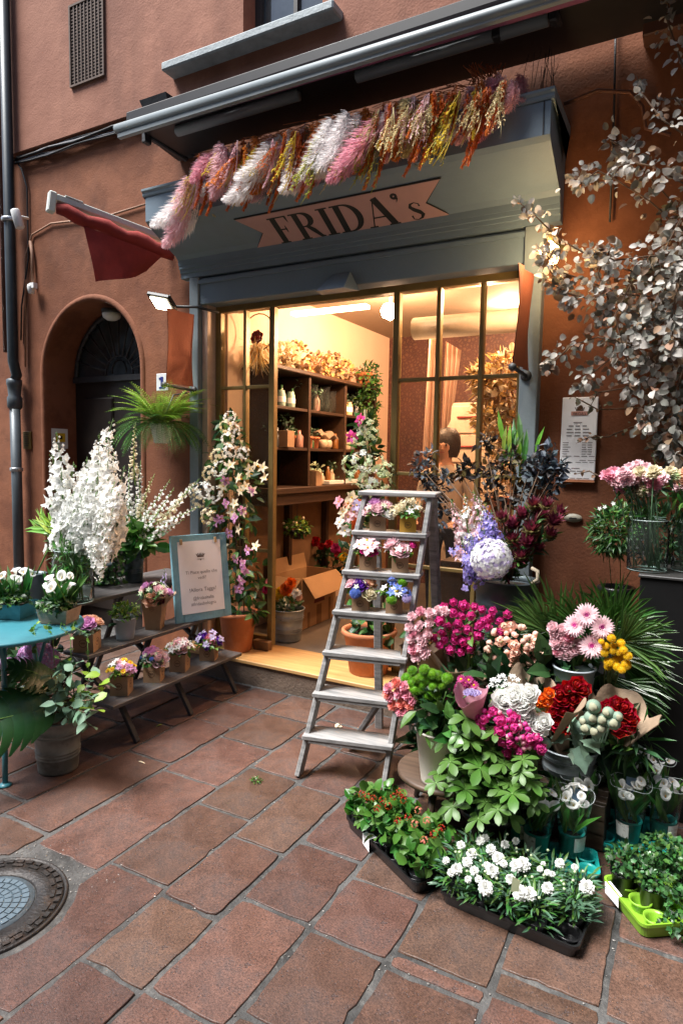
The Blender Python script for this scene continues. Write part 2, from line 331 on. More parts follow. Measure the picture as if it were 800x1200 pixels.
# ================================================================== SETTING: ground and paving
def ground():
    m = mat('joint_mortar', (.022, .022, .021), .9, .45, 5, .9, 70, wear=(.14, .135, .125), wearamt=.7, wscale=30, col2=(.095, .093, .09))
    mb = MB(); mb.add([(-60, -60, -.006), (60, -60, -.006), (60, 60, -.006), (-60, 60, -.006)], [(0, 1, 2, 3)])
    tag(mb.build('ground', m), kind='structure')
    # stone material: porphyry slabs, pitted, each its own tone
    s = mat('paving_stone', (.072, .038, .028), .46, .2, 9, .22, 230, orand=.22, col2=(.112, .058, .041), wear=(.044, .033, .031), wearamt=.75, wscale=6, detail=10)
    nt = s.node_tree; N = nt.nodes; L = nt.links; b = N['Principled BSDF']; tc = N['Texture Coordinate']
    vo = N.new('ShaderNodeTexVoronoi'); vo.inputs['Scale'].default_value = 95; L.new(tc.outputs['Object'], vo.inputs['Vector'])
    n = N.new('ShaderNodeTexNoise'); n.inputs['Scale'].default_value = 22; L.new(tc.outputs['Object'], n.inputs['Vector'])
    ad = N.new('ShaderNodeMath'); ad.operation = 'SUBTRACT'; L.new(n.outputs[0], ad.inputs[0]); L.new(vo.outputs['Distance'], ad.inputs[1])
    mr = N.new('ShaderNodeMapRange'); mr.inputs[1].default_value = .3; mr.inputs[2].default_value = .42; L.new(ad.outputs[0], mr.inputs[0])
    mx = N.new('ShaderNodeMix'); mx.data_type = 'RGBA'; old = b.inputs['Base Color'].links[0].from_socket
    sm = N.new('ShaderNodeMath'); sm.operation = 'MULTIPLY'; sm.inputs[1].default_value = .75; L.new(mr.outputs[0], sm.inputs[0])
    L.new(sm.outputs[0], mx.inputs[0]); L.new(old, mx.inputs[6]); mx.inputs[7].default_value = (.05, .035, .035, 1); L.new(mx.outputs[2], b.inputs['Base Color'])
    bp = [x for x in N if x.type == 'BUMP'][0]
    b2 = N.new('ShaderNodeBump'); b2.invert = True; b2.inputs['Strength'].default_value = .5; b2.inputs['Distance'].default_value = .006; L.new(mr.outputs[0], b2.inputs['Height']); L.new(b2.outputs[0], bp.inputs['Normal'])
    # mineral grain: fine light and dark flecks
    fg = N.new('ShaderNodeTexNoise'); fg.inputs['Scale'].default_value = 130; fg.inputs['Detail'].default_value = 3; fg.inputs['Roughness'].default_value = .75; L.new(tc.outputs['Object'], fg.inputs['Vector'])
    fr = N.new('ShaderNodeMapRange'); fr.inputs[1].default_value = .34; fr.inputs[2].default_value = .66; fr.inputs[3].default_value = .55; fr.inputs[4].default_value = 1.5; L.new(fg.outputs[0], fr.inputs[0])
    hv = N.new('ShaderNodeHueSaturation'); L.new(b.inputs['Base Color'].links[0].from_socket, hv.inputs['Color']); L.new(fr.outputs[0], hv.inputs['Value']); L.new(hv.outputs[0], b.inputs['Base Color'])
    rr = N.new('ShaderNodeTexNoise'); rr.inputs['Scale'].default_value = 3.5; rr.inputs['Detail'].default_value = 6; L.new(tc.outputs['Object'], rr.inputs['Vector'])
    rm = N.new('ShaderNodeMapRange'); rm.inputs[1].default_value = .35; rm.inputs[2].default_value = .7; rm.inputs[3].default_value = .34; rm.inputs[4].default_value = .68; L.new(rr.outputs[0], rm.inputs[0]); L.new(rm.outputs[0], b.inputs['Roughness'])
    pv = bpy.data.objects.new('pavement', None); COL.objects.link(pv); pv['kind'] = 'structure'
    mc = Vector((-2.11, 1.29))
    xs = [-5.3, -4.98, -4.6, -4.28, -3.9, -3.56, -3.22, -2.9, -2.6, -2.29, -1.925, -1.62, -1.36, -1.063, -.77, -.455, -.148, .17, .5, .82]
    js = {-2.6: [1.0, 1.42, 1.685, 2.403, 2.911, 3.224], -2.29: [1.0, 1.612, 2.347, 2.797, 3.2], -1.925: [1.05, 1.685, 2.19, 2.592, 3.0, 3.3],
          -1.62: [.92, 1.294, 1.648, 2.062, 2.56, 2.98], -1.36: [.9, 1.31, 1.782, 2.173, 2.7, 3.1], -1.063: [1.0, 1.386, 1.77, 2.08, 2.6, 3.0],
          -.77: [.95, 1.4, 1.752, 1.818, 2.3, 2.8], -.455: [1.1, 1.45, 1.815, 1.918, 2.4, 2.9], -.148: [1.0, 1.5, 1.9, 2.25, 2.7, 3.1], -2.9: [1.2, 1.8, 2.3, 2.75, 3.2]}
    rd = random.Random(3); st = []
    for i in range(len(xs)-1):
        x0, x1 = xs[i], xs[i+1]
        yend = 3.54 if x0 > -3.5 else 3.8
        y = .35; ys = [y]
        J = js.get(x0)
        if J: ys = [.5]+J
        else:
            while y < yend-.55: y += rd.uniform(.36, .62); ys.append(y)
        ys.append(yend)
        for a, b_ in zip(ys[:-1], ys[1:]):
            if b_-a < .03: continue
            st.append((x0, x1, a, b_))
    for (x0, x1, y0, y1) in st:
        if x0 < -4.3 and y0 < 1: continue
        cx, cy = (x0+x1)/2, (y0+y1)/2
        g = rd.uniform(.006, .014); x0 += g; x1 -= rd.uniform(.006, .014); y0 += g*.9; y1 -= g*.9
        if (Vector((cx, cy))-mc).length < .22: continue
        if x0 > -2.35 and x1 < -1.9 and y1 < 1.62 and y0 > .9: continue
        pts = []
        nx = max(3, int((x1-x0)/.035)); ny = max(3, int((y1-y0)/.035)); rc = rd.uniform(.006, .016)
        def edge(p, q, n):
            for k in range(n):
                t = k/n; x = p[0]+(q[0]-p[0])*t; y = p[1]+(q[1]-p[1])*t
                pts.append([x, y])
        edge((x0, y0), (x1, y0), nx); edge((x1, y0), (x1, y1), ny); edge((x1, y1), (x0, y1), nx); edge((x0, y1), (x0, y0), ny)
        ph = rd.uniform(0, 9)
        for p in pts:
            # rounded corners
            dx = min(p[0]-x0, x1-p[0]); dy = min(p[1]-y0, y1-p[1])
            if dx < rc and dy < rc:
                p[0] += (1 if p[0] < cx else -1)*(rc-dx)*.35*(1-dy/rc); p[1] += (1 if p[1] < cy else -1)*(rc-dy)*.35*(1-dx/rc)
            w = .0018*sin(ph+p[0]*31+p[1]*23)+rd.uniform(-.002, .002)
            if rd.random() < .09: w -= rd.uniform(.002, .009)
            v = Vector((p[0]-cx, p[1]-cy)); L_ = v.length or 1
            p[0] += v.x/L_*w; p[1] += v.y/L_*w
            d = Vector((p[0], p[1]))-mc
            if d.length < .305: d = d.normalized()*(.305+rd.uniform(-.006, .006)); p[0] = mc.x+d.x; p[1] = mc.y+d.y
        n = len(pts); dz = rd.uniform(-.003, .002); tx = rd.uniform(-.006, .006); ty = rd.uniform(-.006, .006)
        V = []; 
        for (sc, z) in ((1.0, -.03), (1.0, -.004), (.992, -.0008), (.98, 0.)):
            for p in pts:
                ox = (p[0]-cx); oy = (p[1]-cy); L_ = math.hypot(ox, oy)
                s_ = 1-(1-sc)*.15/max(L_, .05)
                V.append((ox*s_, oy*s_, z+dz+ox*tx+oy*ty))
        F = []
        for r_ in range(3):
            for k in range(n): F.append((r_*n+k, r_*n+(k+1) % n, (r_+1)*n+(k+1) % n, (r_+1)*n+k))
        F.append(tuple(3*n+k for k in range(n)))
        me = bpy.data.meshes.new('stone'); me.from_pydata(V, [], F); me.materials.append(s); me.polygons.foreach_set('use_smooth', [True]*(len(F)-1)+[False]); me.update()
        o = put('stone', me, pv, (cx, cy, 0))
    # manhole
    t = thing('manhole_cover', 'round iron manhole cover with pale blue grey centre disc at left edge of paving', 'manhole cover', (mc.x, mc.y, 0))
    rust = mat('cast_iron', (.03, .026, .024), .5, .4, 20, .4, 90, metal=.4, wear=(.1, .06, .04), wearamt=.6, wscale=12)
    mb = MB(); mb.lathe([(.272, -.02), (.272, .0), (.268, .004), (.262, .004), (.26, -.004), (.258, -.004), (.258, -.02)], 64, cap1=False, cap0=False, M=None)
    mb.build('outer_ring', rust, t, world=False)
    mb = MB(); mb.lathe([(.256, -.02), (.256, .001), (.168, .001), (.164, -.006), (.164, -.02)], 64, cap0=False, cap1=False)
    for k in range(40):
        a = 2*pi*k/40; mb.cbox((.243, 0, .0025), (.018, .024, .007), M=Matrix.Rotation(a, 4, 'Z'))
        if k % 2: mb.cbox((.221, 0, .0025), (.014, .04, .006), M=Matrix.Rotation(a, 4, 'Z'))
    mb.build('cover_ring', rust, t, world=False)
    blue = mat('pale_cover_plate', (.1, .14, .17), .5, .15, 20, .2, 90, metal=.2, wear=(.07, .08, .09), wearamt=.5, wscale=9)
    mb = MB(); mb.lathe([(.16, -.02), (.16, -.001), (0, -.001)], 48, cap0=False)
    rr = [.03, .058, .086, .114, .142]
    for i, r0 in enumerate(rr):
        nb = 6+i*6
        for k in range(nb):
            a0 = 2*pi*(k+.5*(i % 2))/nb; a1 = a0+2*pi/nb*.84; V = []
            for z in (-.001, .003):
                for r_, a in ((r0-.022, a0), (r0, a0), (r0, (a0+a1)/2), (r0, a1), (r0-.022, a1), (r0-.022, (a0+a1)/2)): V.append((r_*cos(a), r_*sin(a), z))
            mb.add(V, [(6, 7, 8, 11), (11, 8, 9, 10), (1, 2, 8, 7), (2, 3, 9, 8), (0, 1, 7, 6), (3, 4, 10, 9), (4, 5, 11, 10), (5, 0, 6, 11)])
    mb.build('centre_plate', blue, t, world=False)
    # pebbles and grit caught in the joints
    V = []; F = []; tot = 0
    pm = mat('grit', (.28, .26, .24), .9, .3, 50, island=.45)
    for k in range(520):
        i = rd.randrange(8, len(xs)-2)
        if rd.random() < .62: x = xs[i]+rd.gauss(0, .006); y = rd.uniform(1, 3.5)
        else:
            q = rd.choice(st); x = rd.uniform(q[0], q[1]); y = q[2]+rd.gauss(0, .006)
        if rd.random() < .12: x = mc.x+rd.uniform(-.2, .34); y = mc.y+rd.uniform(.2, .36)
        r_ = rd.uniform(.0012, .0042); b0 = len(V)
        for a in ((1, 0, 0), (-1, 0, 0), (0, 1, 0), (0, -1, 0), (0, 0, 1), (0, 0, -1)): V.append((x+a[0]*r_*rd.uniform(.6, 1.4), y+a[1]*r_*rd.uniform(.6, 1.4), -.004+r_*.3+a[2]*r_*.7))
        for f in ((0, 2, 4), (2, 1, 4), (1, 3, 4), (3, 0, 4), (2, 0, 5), (1, 2, 5), (3, 1, 5), (0, 3, 5)): F.append(tuple(i_+b0 for i_ in f))
    o = put('joint_grit', fastmesh('joint_grit', V, F, pm), None, kind='stuff'); o['label'] = 'pale grit and pebbles in the paving joints'; o['category'] = 'grit'
ground()
def lane():
    # unseen blocks added across the lane and at right to hold back sky light
    for nm, lab, b_ in (('facing_shade_building', 'plain terracotta building across the narrow lane', (-14, 7, -3.6, -2.9)), ('side_shade_building', 'plain terracotta building closing the lane at right', (2.3, 3.0, -2.88, 3.78))):
        t = thing(nm, lab, 'building', ((b_[0]+b_[1])/2, (b_[2]+b_[3])/2, 0)); mb = MB(); mb.box(*b_, -.01, 8.5 if b_[0] < 0 else 8); mb.build('wall', [mat('grey_render', (.1, .095, .09), .9, .2, 3)], t)
lane()

# ================================================================== BUILDING
BW = 3.8
bld = thing('building', 'terracotta plastered building with arched doorway and flower shop front', 'building', (-2, 3.8, 0))
def wall():
    x0, x1, zt = -9.0, 3.0, 7.5
    ax, ar, az = -4.507, .587, 2.28            # arch centre, radius, springing height
    ox0, ox1, oz = -3.33, -.80, 2.95           # shop opening
    zsplit = 4.2
    n = 28
    arc = [(ax+ar*cos(pi-pi*k/n), az+ar*sin(pi-pi*k/n)) for k in range(n+1)]
    mb = MB()
    def quad(a, b, c, d): mb.box(a, b, BW, BW+.35, c, d)
    quad(x0, ax-ar, 0, zsplit); quad(ax+ar, ox0, 0, zsplit); quad(ox1, x1, 0, zsplit); quad(ox0, ox1, oz, zsplit)
    # spandrel over the arch as one thick shape
    out = [(ax-ar, az)]+arc[1:-1]+[(ax+ar, az), (ax+ar, zsplit), (ax-ar, zsplit)]
    m = len(out); V = [(p[0], BW, p[1]) for p in out]+[(p[0], BW+.35, p[1]) for p in out]
    F = []
    for k in range(n): F.append((k, k+1, m+k+1, m+k)[::-1])
    tl, tr = m-1, m-2
    for k in range(n): F.append((k, tl if k < n//2 else tr, k+1)[::-1])
    F.append((n//2, tl, tr)[::-1])
    mb.add(V, F, 0, False)
    mb.build('wall', [M_lo], bld)
    # rounded plaster lip around the arch
    lp = MB(); path = [(ax-ar, 0)]+[(ax-ar, az*k/6) for k in range(1, 6)]+arc+[(ax+ar, az*(1-k/6)) for k in range(1, 6)]+[(ax+ar, 0)]
    V = []; F = []; q = len(path)
    for (dr, dy) in ((.05, 0), (.045, -.008), (.02, -.014), (0, -.006), (-.004, .02), (-.003, .04)):
        for k, p in enumerate(path):
            if p[1] < az: nx, nz = (-1 if p[0] < ax else 1), 0
            else: L_ = math.hypot(p[0]-ax, p[1]-az); nx, nz = (p[0]-ax)/L_, (p[1]-az)/L_
            V.append((p[0]+nx*dr, BW+dy+.002, p[1]+nz*dr))
    for r_ in range(5):
        for k in range(q-1): F.append((r_*q+k, r_*q+k+1, (r_+1)*q+k+1, (r_+1)*q+k))
    lp.add(V, F, 0, True); lp.build('arch_moulding', [M_lo], bld)
    # upper storey, 4 cm proud, with the window opening
    wx0, wx1, wz0 = -2.88, -2.25, 4.42
    mb = MB(); y = BW-.045
    mb.box(x0, wx0, y, BW+.3, zsplit, zt); mb.box(wx1, x1, y, BW+.3, zsplit, zt); mb.box(wx0, wx1, y, BW+.3, zsplit, wz0); mb.box(wx0, wx1, y, BW+.3, 6.2, zt)
    mb.build('upper_wall', [M_up], bld)
    # hidden return behind opening top
    w = MB(); w.box(wx0, wx0+.055, BW+.09, BW+.16, wz0, 6.2); w.box(wx1-.045, wx1, BW+.09, BW+.16, wz0, 6.2); w.box(wx0+.055, wx1-.045, BW+.09, BW+.16, wz0, wz0+.05); w.box(wx0+.32, wx0+.35, BW+.092, BW+.158, wz0+.05, 6.2)
    f = w.build('upper_window', [mat('dark_window_frame', (.03, .025, .022), .5)], bld)
    g = MB(); g.box(wx0+.055, wx1-.045, BW+.12, BW+.128, wz0+.05, 6.2)
    g.build('pane', [mat('dark_glass', (.05, .06, .065), .05, .3, 6, spec=1.)], f)
    s = MB(); s.bbox(-3.52, -2.1, BW-.17, BW-.02, 4.345, 4.405, .01); s.build('window_sill', [mat('stone_sill', (.33, .37, .38), .7, .2, 12, .3, 60)], bld)
    # arched door
    dy = BW+.33
    d = MB(); d.box(ax-ar-.02, ax+ar+.02, dy, dy+.05, 0, az-.02)
    door = d.build('arched_door', [mat('dark_door_wood', (.018, .012, .009), .5, .3, 8)], bld)
    p = MB()
    for sx in (-1, 1):
        for (z0, z1) in ((.15, .8), (.95, 2.1)): p.bbox(ax+sx*.29-.2, ax+sx*.29+.2, dy-.02, dy+.01, z0, z1, .012)
    p.build('door_panel', [MC['dark_door_wood']], door)
    fb = MB(); fb.tube([(ax+.56*cos(pi*k/32), dy-.01, az+.56*sin(pi*k/32)) for k in range(33)], .022, 6)
    fb.box(ax-ar, ax+ar, dy-.03, dy, az-.04, az+.01)
    for k in range(1, 12):
        a = pi*k/12; fb.tube([(ax+.17*cos(a), dy-.015, az+.01+.17*sin(a)), (ax+.56*cos(a), dy-.015, az+.01+.56*sin(a))], .0085, 5)
    for k in range(8):
        a0, a1 = pi*k/8, pi*(k+1)/8; fb.tube([(ax+.17*cos(a), dy-.015, az+.01+.17*sin(a)) for a in (a0, (a0+a1)/2, a1)], .009, 5)
        a = (a0+a1)/2; fb.tube([(ax+.09*cos(a+t), dy-.015, az+.05+.09*sin(a+t)) for t in (-.5, 0, .5)], .007, 5)
    fb.build('fanlight_grille', [M_iron], bld)
    pg = MB(); pg.prism([(ax+.57*cos(pi*k/20), az+.57*sin(pi*k/20)) for k in range(21)], 0, .004, M=Matrix(((1, 0, 0, 0), (0, 0, 1, dy+.02), (0, 1, 0, 0), (0, 0, 0, 1))))
    pg.build('fanlight_pane', [MC['dark_glass']], bld)
    hb = MB(); hb.box(ax-ar-.1, ax+ar+.2, dy+.06, dy+.5, 0, 3.1); hb.build('porch_wall', [M_black], bld)
    # step and threshold
    st = MB(); st.box(-3.33, -.8, 3.56, 3.87, -.01, .142); st.build('doorstep', [mat('step_stone', (.13, .09, .065), .8, .3, 8, .5, 60)], bld)
    st = MB(); st.bbox(-3.345, -.79, 3.545, 3.97, .144, .17, .004); st.build('threshold', [M_step], bld)
wall()

# ---- shop room
room_w = mat('cream_room_wall', (.68, .5, .36), .85, .04, 3, .1, 40)
RX0, RX1, RY1, RZ = -3.17, .55, 6.9, 2.98
def room():
    mb = MB(); mb.box(RX0-.1, RX0, 3.96, RY1, .16, RZ)
    mb.build('room_wall', [room_w], bld)
    mb = MB(); mb.box(RX1, RX1+.1, 4.16, RY1, .16, RZ); mb.build('room_wall', [room_w], bld)
    # back wall, dark red damask
    m = mat('damask_wall', (.075, .026, .02), .6, .3, 4); nt = m.node_tree; N = nt.nodes; L = nt.links
    vo = N.new('ShaderNodeTexVoronoi'); vo.inputs['Scale'].default_value = 24; vo.feature = 'DISTANCE_TO_EDGE'; L.new(N['Texture Coordinate'].outputs['Object'], vo.inputs['Vector'])
    wv = N.new('ShaderNodeTexNoise'); wv.inputs['Scale'].default_value = 45; L.new(N['Texture Coordinate'].outputs['Object'], wv.inputs['Vector'])
    mu = N.new('ShaderNodeMath'); mu.operation = 'MULTIPLY'; L.new(vo.outputs[0], mu.inputs[0]); L.new(wv.outputs[0], mu.inputs[1])
    mr = N.new('ShaderNodeMapRange'); mr.inputs[1].default_value = .08; mr.inputs[2].default_value = .13; mr.inputs[4].default_value = .3; L.new(mu.outputs[0], mr.inputs[0])
    mx = N.new('ShaderNodeMix'); mx.data_type = 'RGBA'; b = N['Principled BSDF']; L.new(mr.outputs[0], mx.inputs[0]); L.new(b.inputs['Base Color'].links[0].from_socket, mx.inputs[6]); mx.inputs[7].default_value = (.25, .13, .07, 1); L.new(mx.outputs[2], b.inputs['Base Color'])
    mb = MB(); mb.box(RX0, RX1, RY1, RY1+.1, .16, RZ); mb.build('back_wall', [m], bld)
    mb = MB(); mb.box(RX0, RX1, 4.0, RY1, RZ, RZ+.1); mb.box(-3.3, .2, 4.0, 4.1, 2.7, RZ-.001)
    mb.build('ceiling', [mat('ceiling_paint', (.3, .23, .16), .85, .04)], bld)
    mb = MB(); za, zb = P(540, 391, Y=4.6).z, P(540, 364, Y=4.6).z; mb.tube([(-1.95, 4.7, (za+zb)/2), (RX1, 4.7, (za+zb)/2)], (zb-za)/2, 18); mb.build('ceiling_duct', [mat('white_duct', (.3, .25, .19), .5)], bld)
    mb = MB(); mb.box(RX0, RX1, 3.872, RY1, .05, .165); mb.build('room_floor', [mat('room_floor', (.13, .105, .08), .55, .25, 4)], bld)
    mb = MB(); mb.box(RX0+.001, RX0+.015, 5.97, RY1, .166, 1.52); mb.build('wainscot', [mat('wainscot_tan', (.34, .2, .11), .6)], bld)
room()

# ---- shop front
GY = 3.88
sf = thing('storefront_glazing', 'grey blue framed shop front with olive brass glazing bars around the open doorway', 'shop front', (-2.06, GY, .17))
def front():
    mb = MB()
    mb.bbox(-3.34, -3.255, 3.72, 3.87, .171, 2.895, .004)
    mb.build('door_post', [M_frame], sf)
    mb = MB(); mb.bbox(-.898, -.795, 3.72, 3.87, .171, 2.895, .004); mb.build('door_post', [M_frame], sf)
    mb = MB(); mb.bbox(-3.253, -3.2, 3.76, 3.9, .171, 2.7, .003); mb.build('inner_jamb', [mat('pinkish_jamb', (.5, .36, .28), .6)], sf)
    mb = MB(); mb.bbox(-3.254, -.899, 3.735, 3.86, 2.70, 2.885, .004); mb.box(-3.254, -.899, 3.722, 3.86, 2.845, 2.87)
    mb.build('shutter_housing', [M_slate], sf)
    mb = MB(); mb.bbox(-3.195, -.9, GY-.03, GY+.03, 2.655, 2.698, .003); mb.build('top_rail', [M_brass], sf)
    def upright(x, w=.03, z0=.2, z1=2.655): 
        mb = MB(); mb.bbox(x-w/2, x+w/2, GY-.03, GY+.02, z0, z1, .004); return mb.build('mullion', [M_brass], sf)
    for x, w in ((-3.175, .05), (-2.93, .026), (-2.69, .045), (-1.725, .045), (-1.44, .028), (-1.165, .028), (-.925, .035)): upright(x, w)
    k = 0
    for (xs_) in ((-3.15, -2.943, -2.917, -2.7125), (-1.7025, -1.454, -1.426, -1.179, -1.151, -.9425)):
        for a, b in zip(xs_[::2], xs_[1::2]):
            for z in (2.10, 1.50, .90):
                mb = MB(); mb.bbox(a, b, GY-.022, GY+.012, z-.012, z+.012, .003); mb.build('glazing_bar', [M_brass], sf)
            for z0, z1 in ((.26, .887), (.913, 1.487), (1.513, 2.087), (2.113, 2.655)):
                if a < -2 and z1 < .9: continue
                mb = MB(); mb.box(a-.002, b+.002, GY-.003, GY+.003, z0-.002, z1+.002); mb.build('pane', [M_glass], sf)
    for a, b in ((-3.15, -2.7125), (-1.7025, -.9425)):
        mb = MB(); mb.bbox(a, b, GY-.028, GY+.016, .171, .26, .003); mb.build('bottom_rail', [M_brass], sf)
    mb = MB(); mb.bbox(-2.80, -2.66, GY-.09, GY-.032, .171, .24, .006); mb.build('post_block', [mat('post_block_wood', (.16, .085, .035), .5)], sf)
    # bell shaped cover under the sign, over the doorway
    mb = MB(); c = P(397, 333, Y=3.7)
    mb.add([(c.x-.14, 3.72, c.z-.05), (c.x+.14, 3.72, c.z-.05), (c.x+.07, 3.72, c.z+.075), (c.x-.06, 3.72, c.z+.075), (c.x-.1, 3.58, c.z-.06), (c.x+.1, 3.58, c.z-.06)], [(0, 3, 2, 1), (0, 4, 3), (4, 5, 2, 3), (5, 1, 2), (0, 1, 5, 4)])
    mb.build('shutter_motor_cover', [M_slate], sf)
front()

# ---- sign box
def sign():
    t = thing('shop_sign', 'grey blue projecting fascia box lettered FRIDA\'s on a pink swallowtail banner', 'sign', (-2.07, 3.73, 2.9))
    prof = [(3.74, 3.36), (3.372, 3.36), (3.374, 3.2), (3.40, 3.178), (3.44, 3.157), (3.62, 3.065), (3.665, 3.045), (3.69, 3.02), (3.695, 2.985), (3.70, 2.985), (3.70, 2.96), (3.712, 2.958), (3.712, 2.935), (3.722, 2.933), (3.722, 2.897), (3.79, 2.897), (3.79, 3.36)]
    def ext(x0, x1, pr_, mi=0):
        mb = MB(); n = len(pr_)
        V = [(x, p[0], p[1]) for x in (x0, x1) for p in pr_]
        F = [(k, (k+1) % n, n+(k+1) % n, n+k)[::-1] for k in range(n)]
        mb.add(V, F)
        # fan the two ends
        for s_, o in ((0, 0), (1, n)):
            c = len(mb.v); mb.v.append((x0 if s_ == 0 else x1, 3.71, 3.2))
            for k in range(n):
                f = (o+k, o+(k+1) % n, c); mb.f.append(f if s_ == 0 else f[::-1]); mb.m.append(mi); mb.s.append(False)
        return mb
    ext(-3.42, -.712, prof).build('fascia', [M_slate], t)
    cap = [(3.80, 3.362), (3.366, 3.362), (3.362, 3.372), (3.362, 3.386), (3.35, 3.396), (3.35, 3.408), (3.36, 3.414), (3.80, 3.414)]
    ext(-3.437, -.694, cap).build('cap_moulding', [mat('slate_cap_lit', (.2, .26, .29), .45, .06, 3)], t)  # cap's paler slate carries light from above in its colour
    ed = MB()
    for x in (-.745,): ed.box(x-.003, x+.003, 3.369, 3.373, 3.2, 3.36)
    ed.build('panel_joint', [M_iron], t)
    # banner on the sloping face
    p0 = Vector((0, 3.44, 3.157)); d = Vector((0, .18, -.092)).normalized(); n = Vector((0, d.z, -d.y)); n = n if n.z < 0 else -n
    def pl(px, py):
        r = _ray(px, py); c = Vector((0, 0, CAMZ)); q = c+r*((p0-c).dot(n)/r.dot(n)); return (q.x, -(q-p0).dot(d))
    MP = Matrix(((1, 0, 0, 0), (0, -d.y, n.y, p0.y), (0, -d.z, n.z, p0.z), (0, 0, 0, 1)))
    cs = [pl(*q) for q in ((274, 256), (517, 207), (499, 234), (536, 254), (300, 295), (307, 271))]
    xl, xr = cs[0][0], cs[1][0]; ht = (cs[0][1]+cs[1][1])/2; hb = (cs[3][1]+cs[4][1])/2
    hm = (ht+hb)/2; cs = [(cs[0][0], ht), (cs[1][0], ht), (cs[2][0], hm), (cs[3][0], hb), (cs[4][0], hb), (cs[5][0], hm)]
    cs = cs[::-1]
    print('banner', [tuple(round(v, 3) for v in c) for c in cs])
    cx = sum(c[0] for c in cs)/6; cy = sum(c[1] for c in cs)/6
    def inset(f): 
        return [(cx+(c[0]-cx)*(1-f*.28), cy+(c[1]-cy)*(1-f)) for c in cs]
    mb = MB(); mb.prism(cs, 0.002, .008, M=MP); mb.build('banner_edge', [M_ink], t)
    mb = MB(); mb.prism(inset(.045), .0082, .0105, M=MP); mb.build('banner', [mat('banner_pink', (.46, .27, .25), .7, .05)], t)
    # letters: Didone capitals as thick / thin strokes
    Hh = (ht-hb)*.72; base = hb+(ht-hb)*.13
    def seg(mb, path, ws, z):
        V = []; m_ = len(path)
        for i, p in enumerate(path):
            a = Vector(path[min(i+1, m_-1)])-Vector(path[max(i-1, 0)]); a.normalize(); nn = Vector((-a.y, a.x)); w = ws[i]/2
            V += [(p[0]+nn.x*w, p[1]+nn.y*w, z), (p[0]-nn.x*w, p[1]-nn.y*w, z)]
        return mb.add(V, [(2*i, 2*i+1, 2*i+3, 2*i+2) for i in range(m_-1)])
    Wt, Tn = .2, .05
    def letter(ch):
        mb = MB(); z = 0
        def stem(x, y0=0, y1=1, w=Wt): seg(mb, [(x, y0), (x, y1)], [w, w], .0002)
        def ser(x, y, w=.3): seg(mb, [(x-w/2, y), (x+w/2, y)], [Tn, Tn], .0004)
        if ch == 'F':
            stem(.2); ser(.19, .017, .36); seg(mb, [(.02, .983), (.66, .983)], [Tn, Tn], .0004); seg(mb, [(.64, .99), (.66, .74)], [.09, .012], .0006)
            seg(mb, [(.28, .52), (.48, .52)], [Tn, Tn], .0004); seg(mb, [(.48, .38), (.48, .52), (.48, .66)], [.02, .06, .02], .0006); return mb, .72
        if ch == 'I': stem(.2); ser(.2, .017, .38); ser(.2, .983, .38); return mb, .42
        if ch in 'RD':
            stem(.2); ser(.17, .983, .34); ser(.19, .017, .36)
            lo = .48 if ch == 'R' else .017; hi = .983; cy_ = (lo+hi)/2; ry = (hi-lo)/2; rx = .28 if ch == 'R' else .42; xs0 = .36
            pth = [(.28, hi)]+[(xs0+rx*cos(a), cy_+ry*sin(a)) for a in [pi/2-pi*k/14 for k in range(15)]]+[(.28, lo)]
            ws = [Tn]+[Tn+(Wt-Tn)*max(0, sin(pi*k/14))**1.6 for k in range(15)]+[Tn]
            seg(mb, pth, ws, .0006)
            if ch == 'R':
                seg(mb, [(.42, .5), (.58, .3), (.74, .04), (.86, .02)], [.12, .17, .12, .03], .0008); return mb, .88
            return mb, .9
        if ch == 'A':
            seg(mb, [(.12, .03), (.42, 1)], [.04, .04], .0002); seg(mb, [(.78, .02), (.44, 1.0)], [Wt*1.05]*2, .0004); seg(mb, [(.2, .33), (.65, .33)], [Tn, Tn], .0006)
            ser(.11, .017, .26); ser(.77, .017, .34); return mb, .9
        if ch == "'":
            seg(mb, [(.1+.07*cos(a), .93+.07*sin(a)) for a in [2*pi*k/10 for k in range(11)]], [.08]*11, .0002)
            seg(mb, [(.14, .93), (.17, .84), (.11, .72)], [.09, .05, .01], .0006); return mb, .26
        if ch == 's':
            pth = [(.38, .47), (.37, .56), (.26, .62), (.14, .58), (.11, .48), (.2, .37), (.33, .27), (.4, .16), (.34, .05), (.22, .0), (.1, .04), (.08, .17)]
            pth = [(x, y*.95+.02) for x, y in pth]
            seg(mb, pth, [.06, .035, .03, .07, .11, .13, .14, .12, .07, .03, .035, .06], .0002); return mb, .46
    ls = [letter(c) for c in "FRIDA's"]; tot = sum(l[1] for l in ls)+.05*6
    xa, xb = pl(316, 262)[0], pl(497, 245)[0]; kx = (xb-xa)/tot; x = xa
    for ch, (mb, w) in zip("FRIDA's", ls):
        M = MP @ Matrix.Translation((x, base, .0108)) @ Matrix.Diagonal((kx, Hh, 1, 1))
        mb.v = [tuple(M @ Vector(v)) for v in mb.v]
        o = mb.build('letter', [M_ink], t); x += (w+.05)*kx
sign()

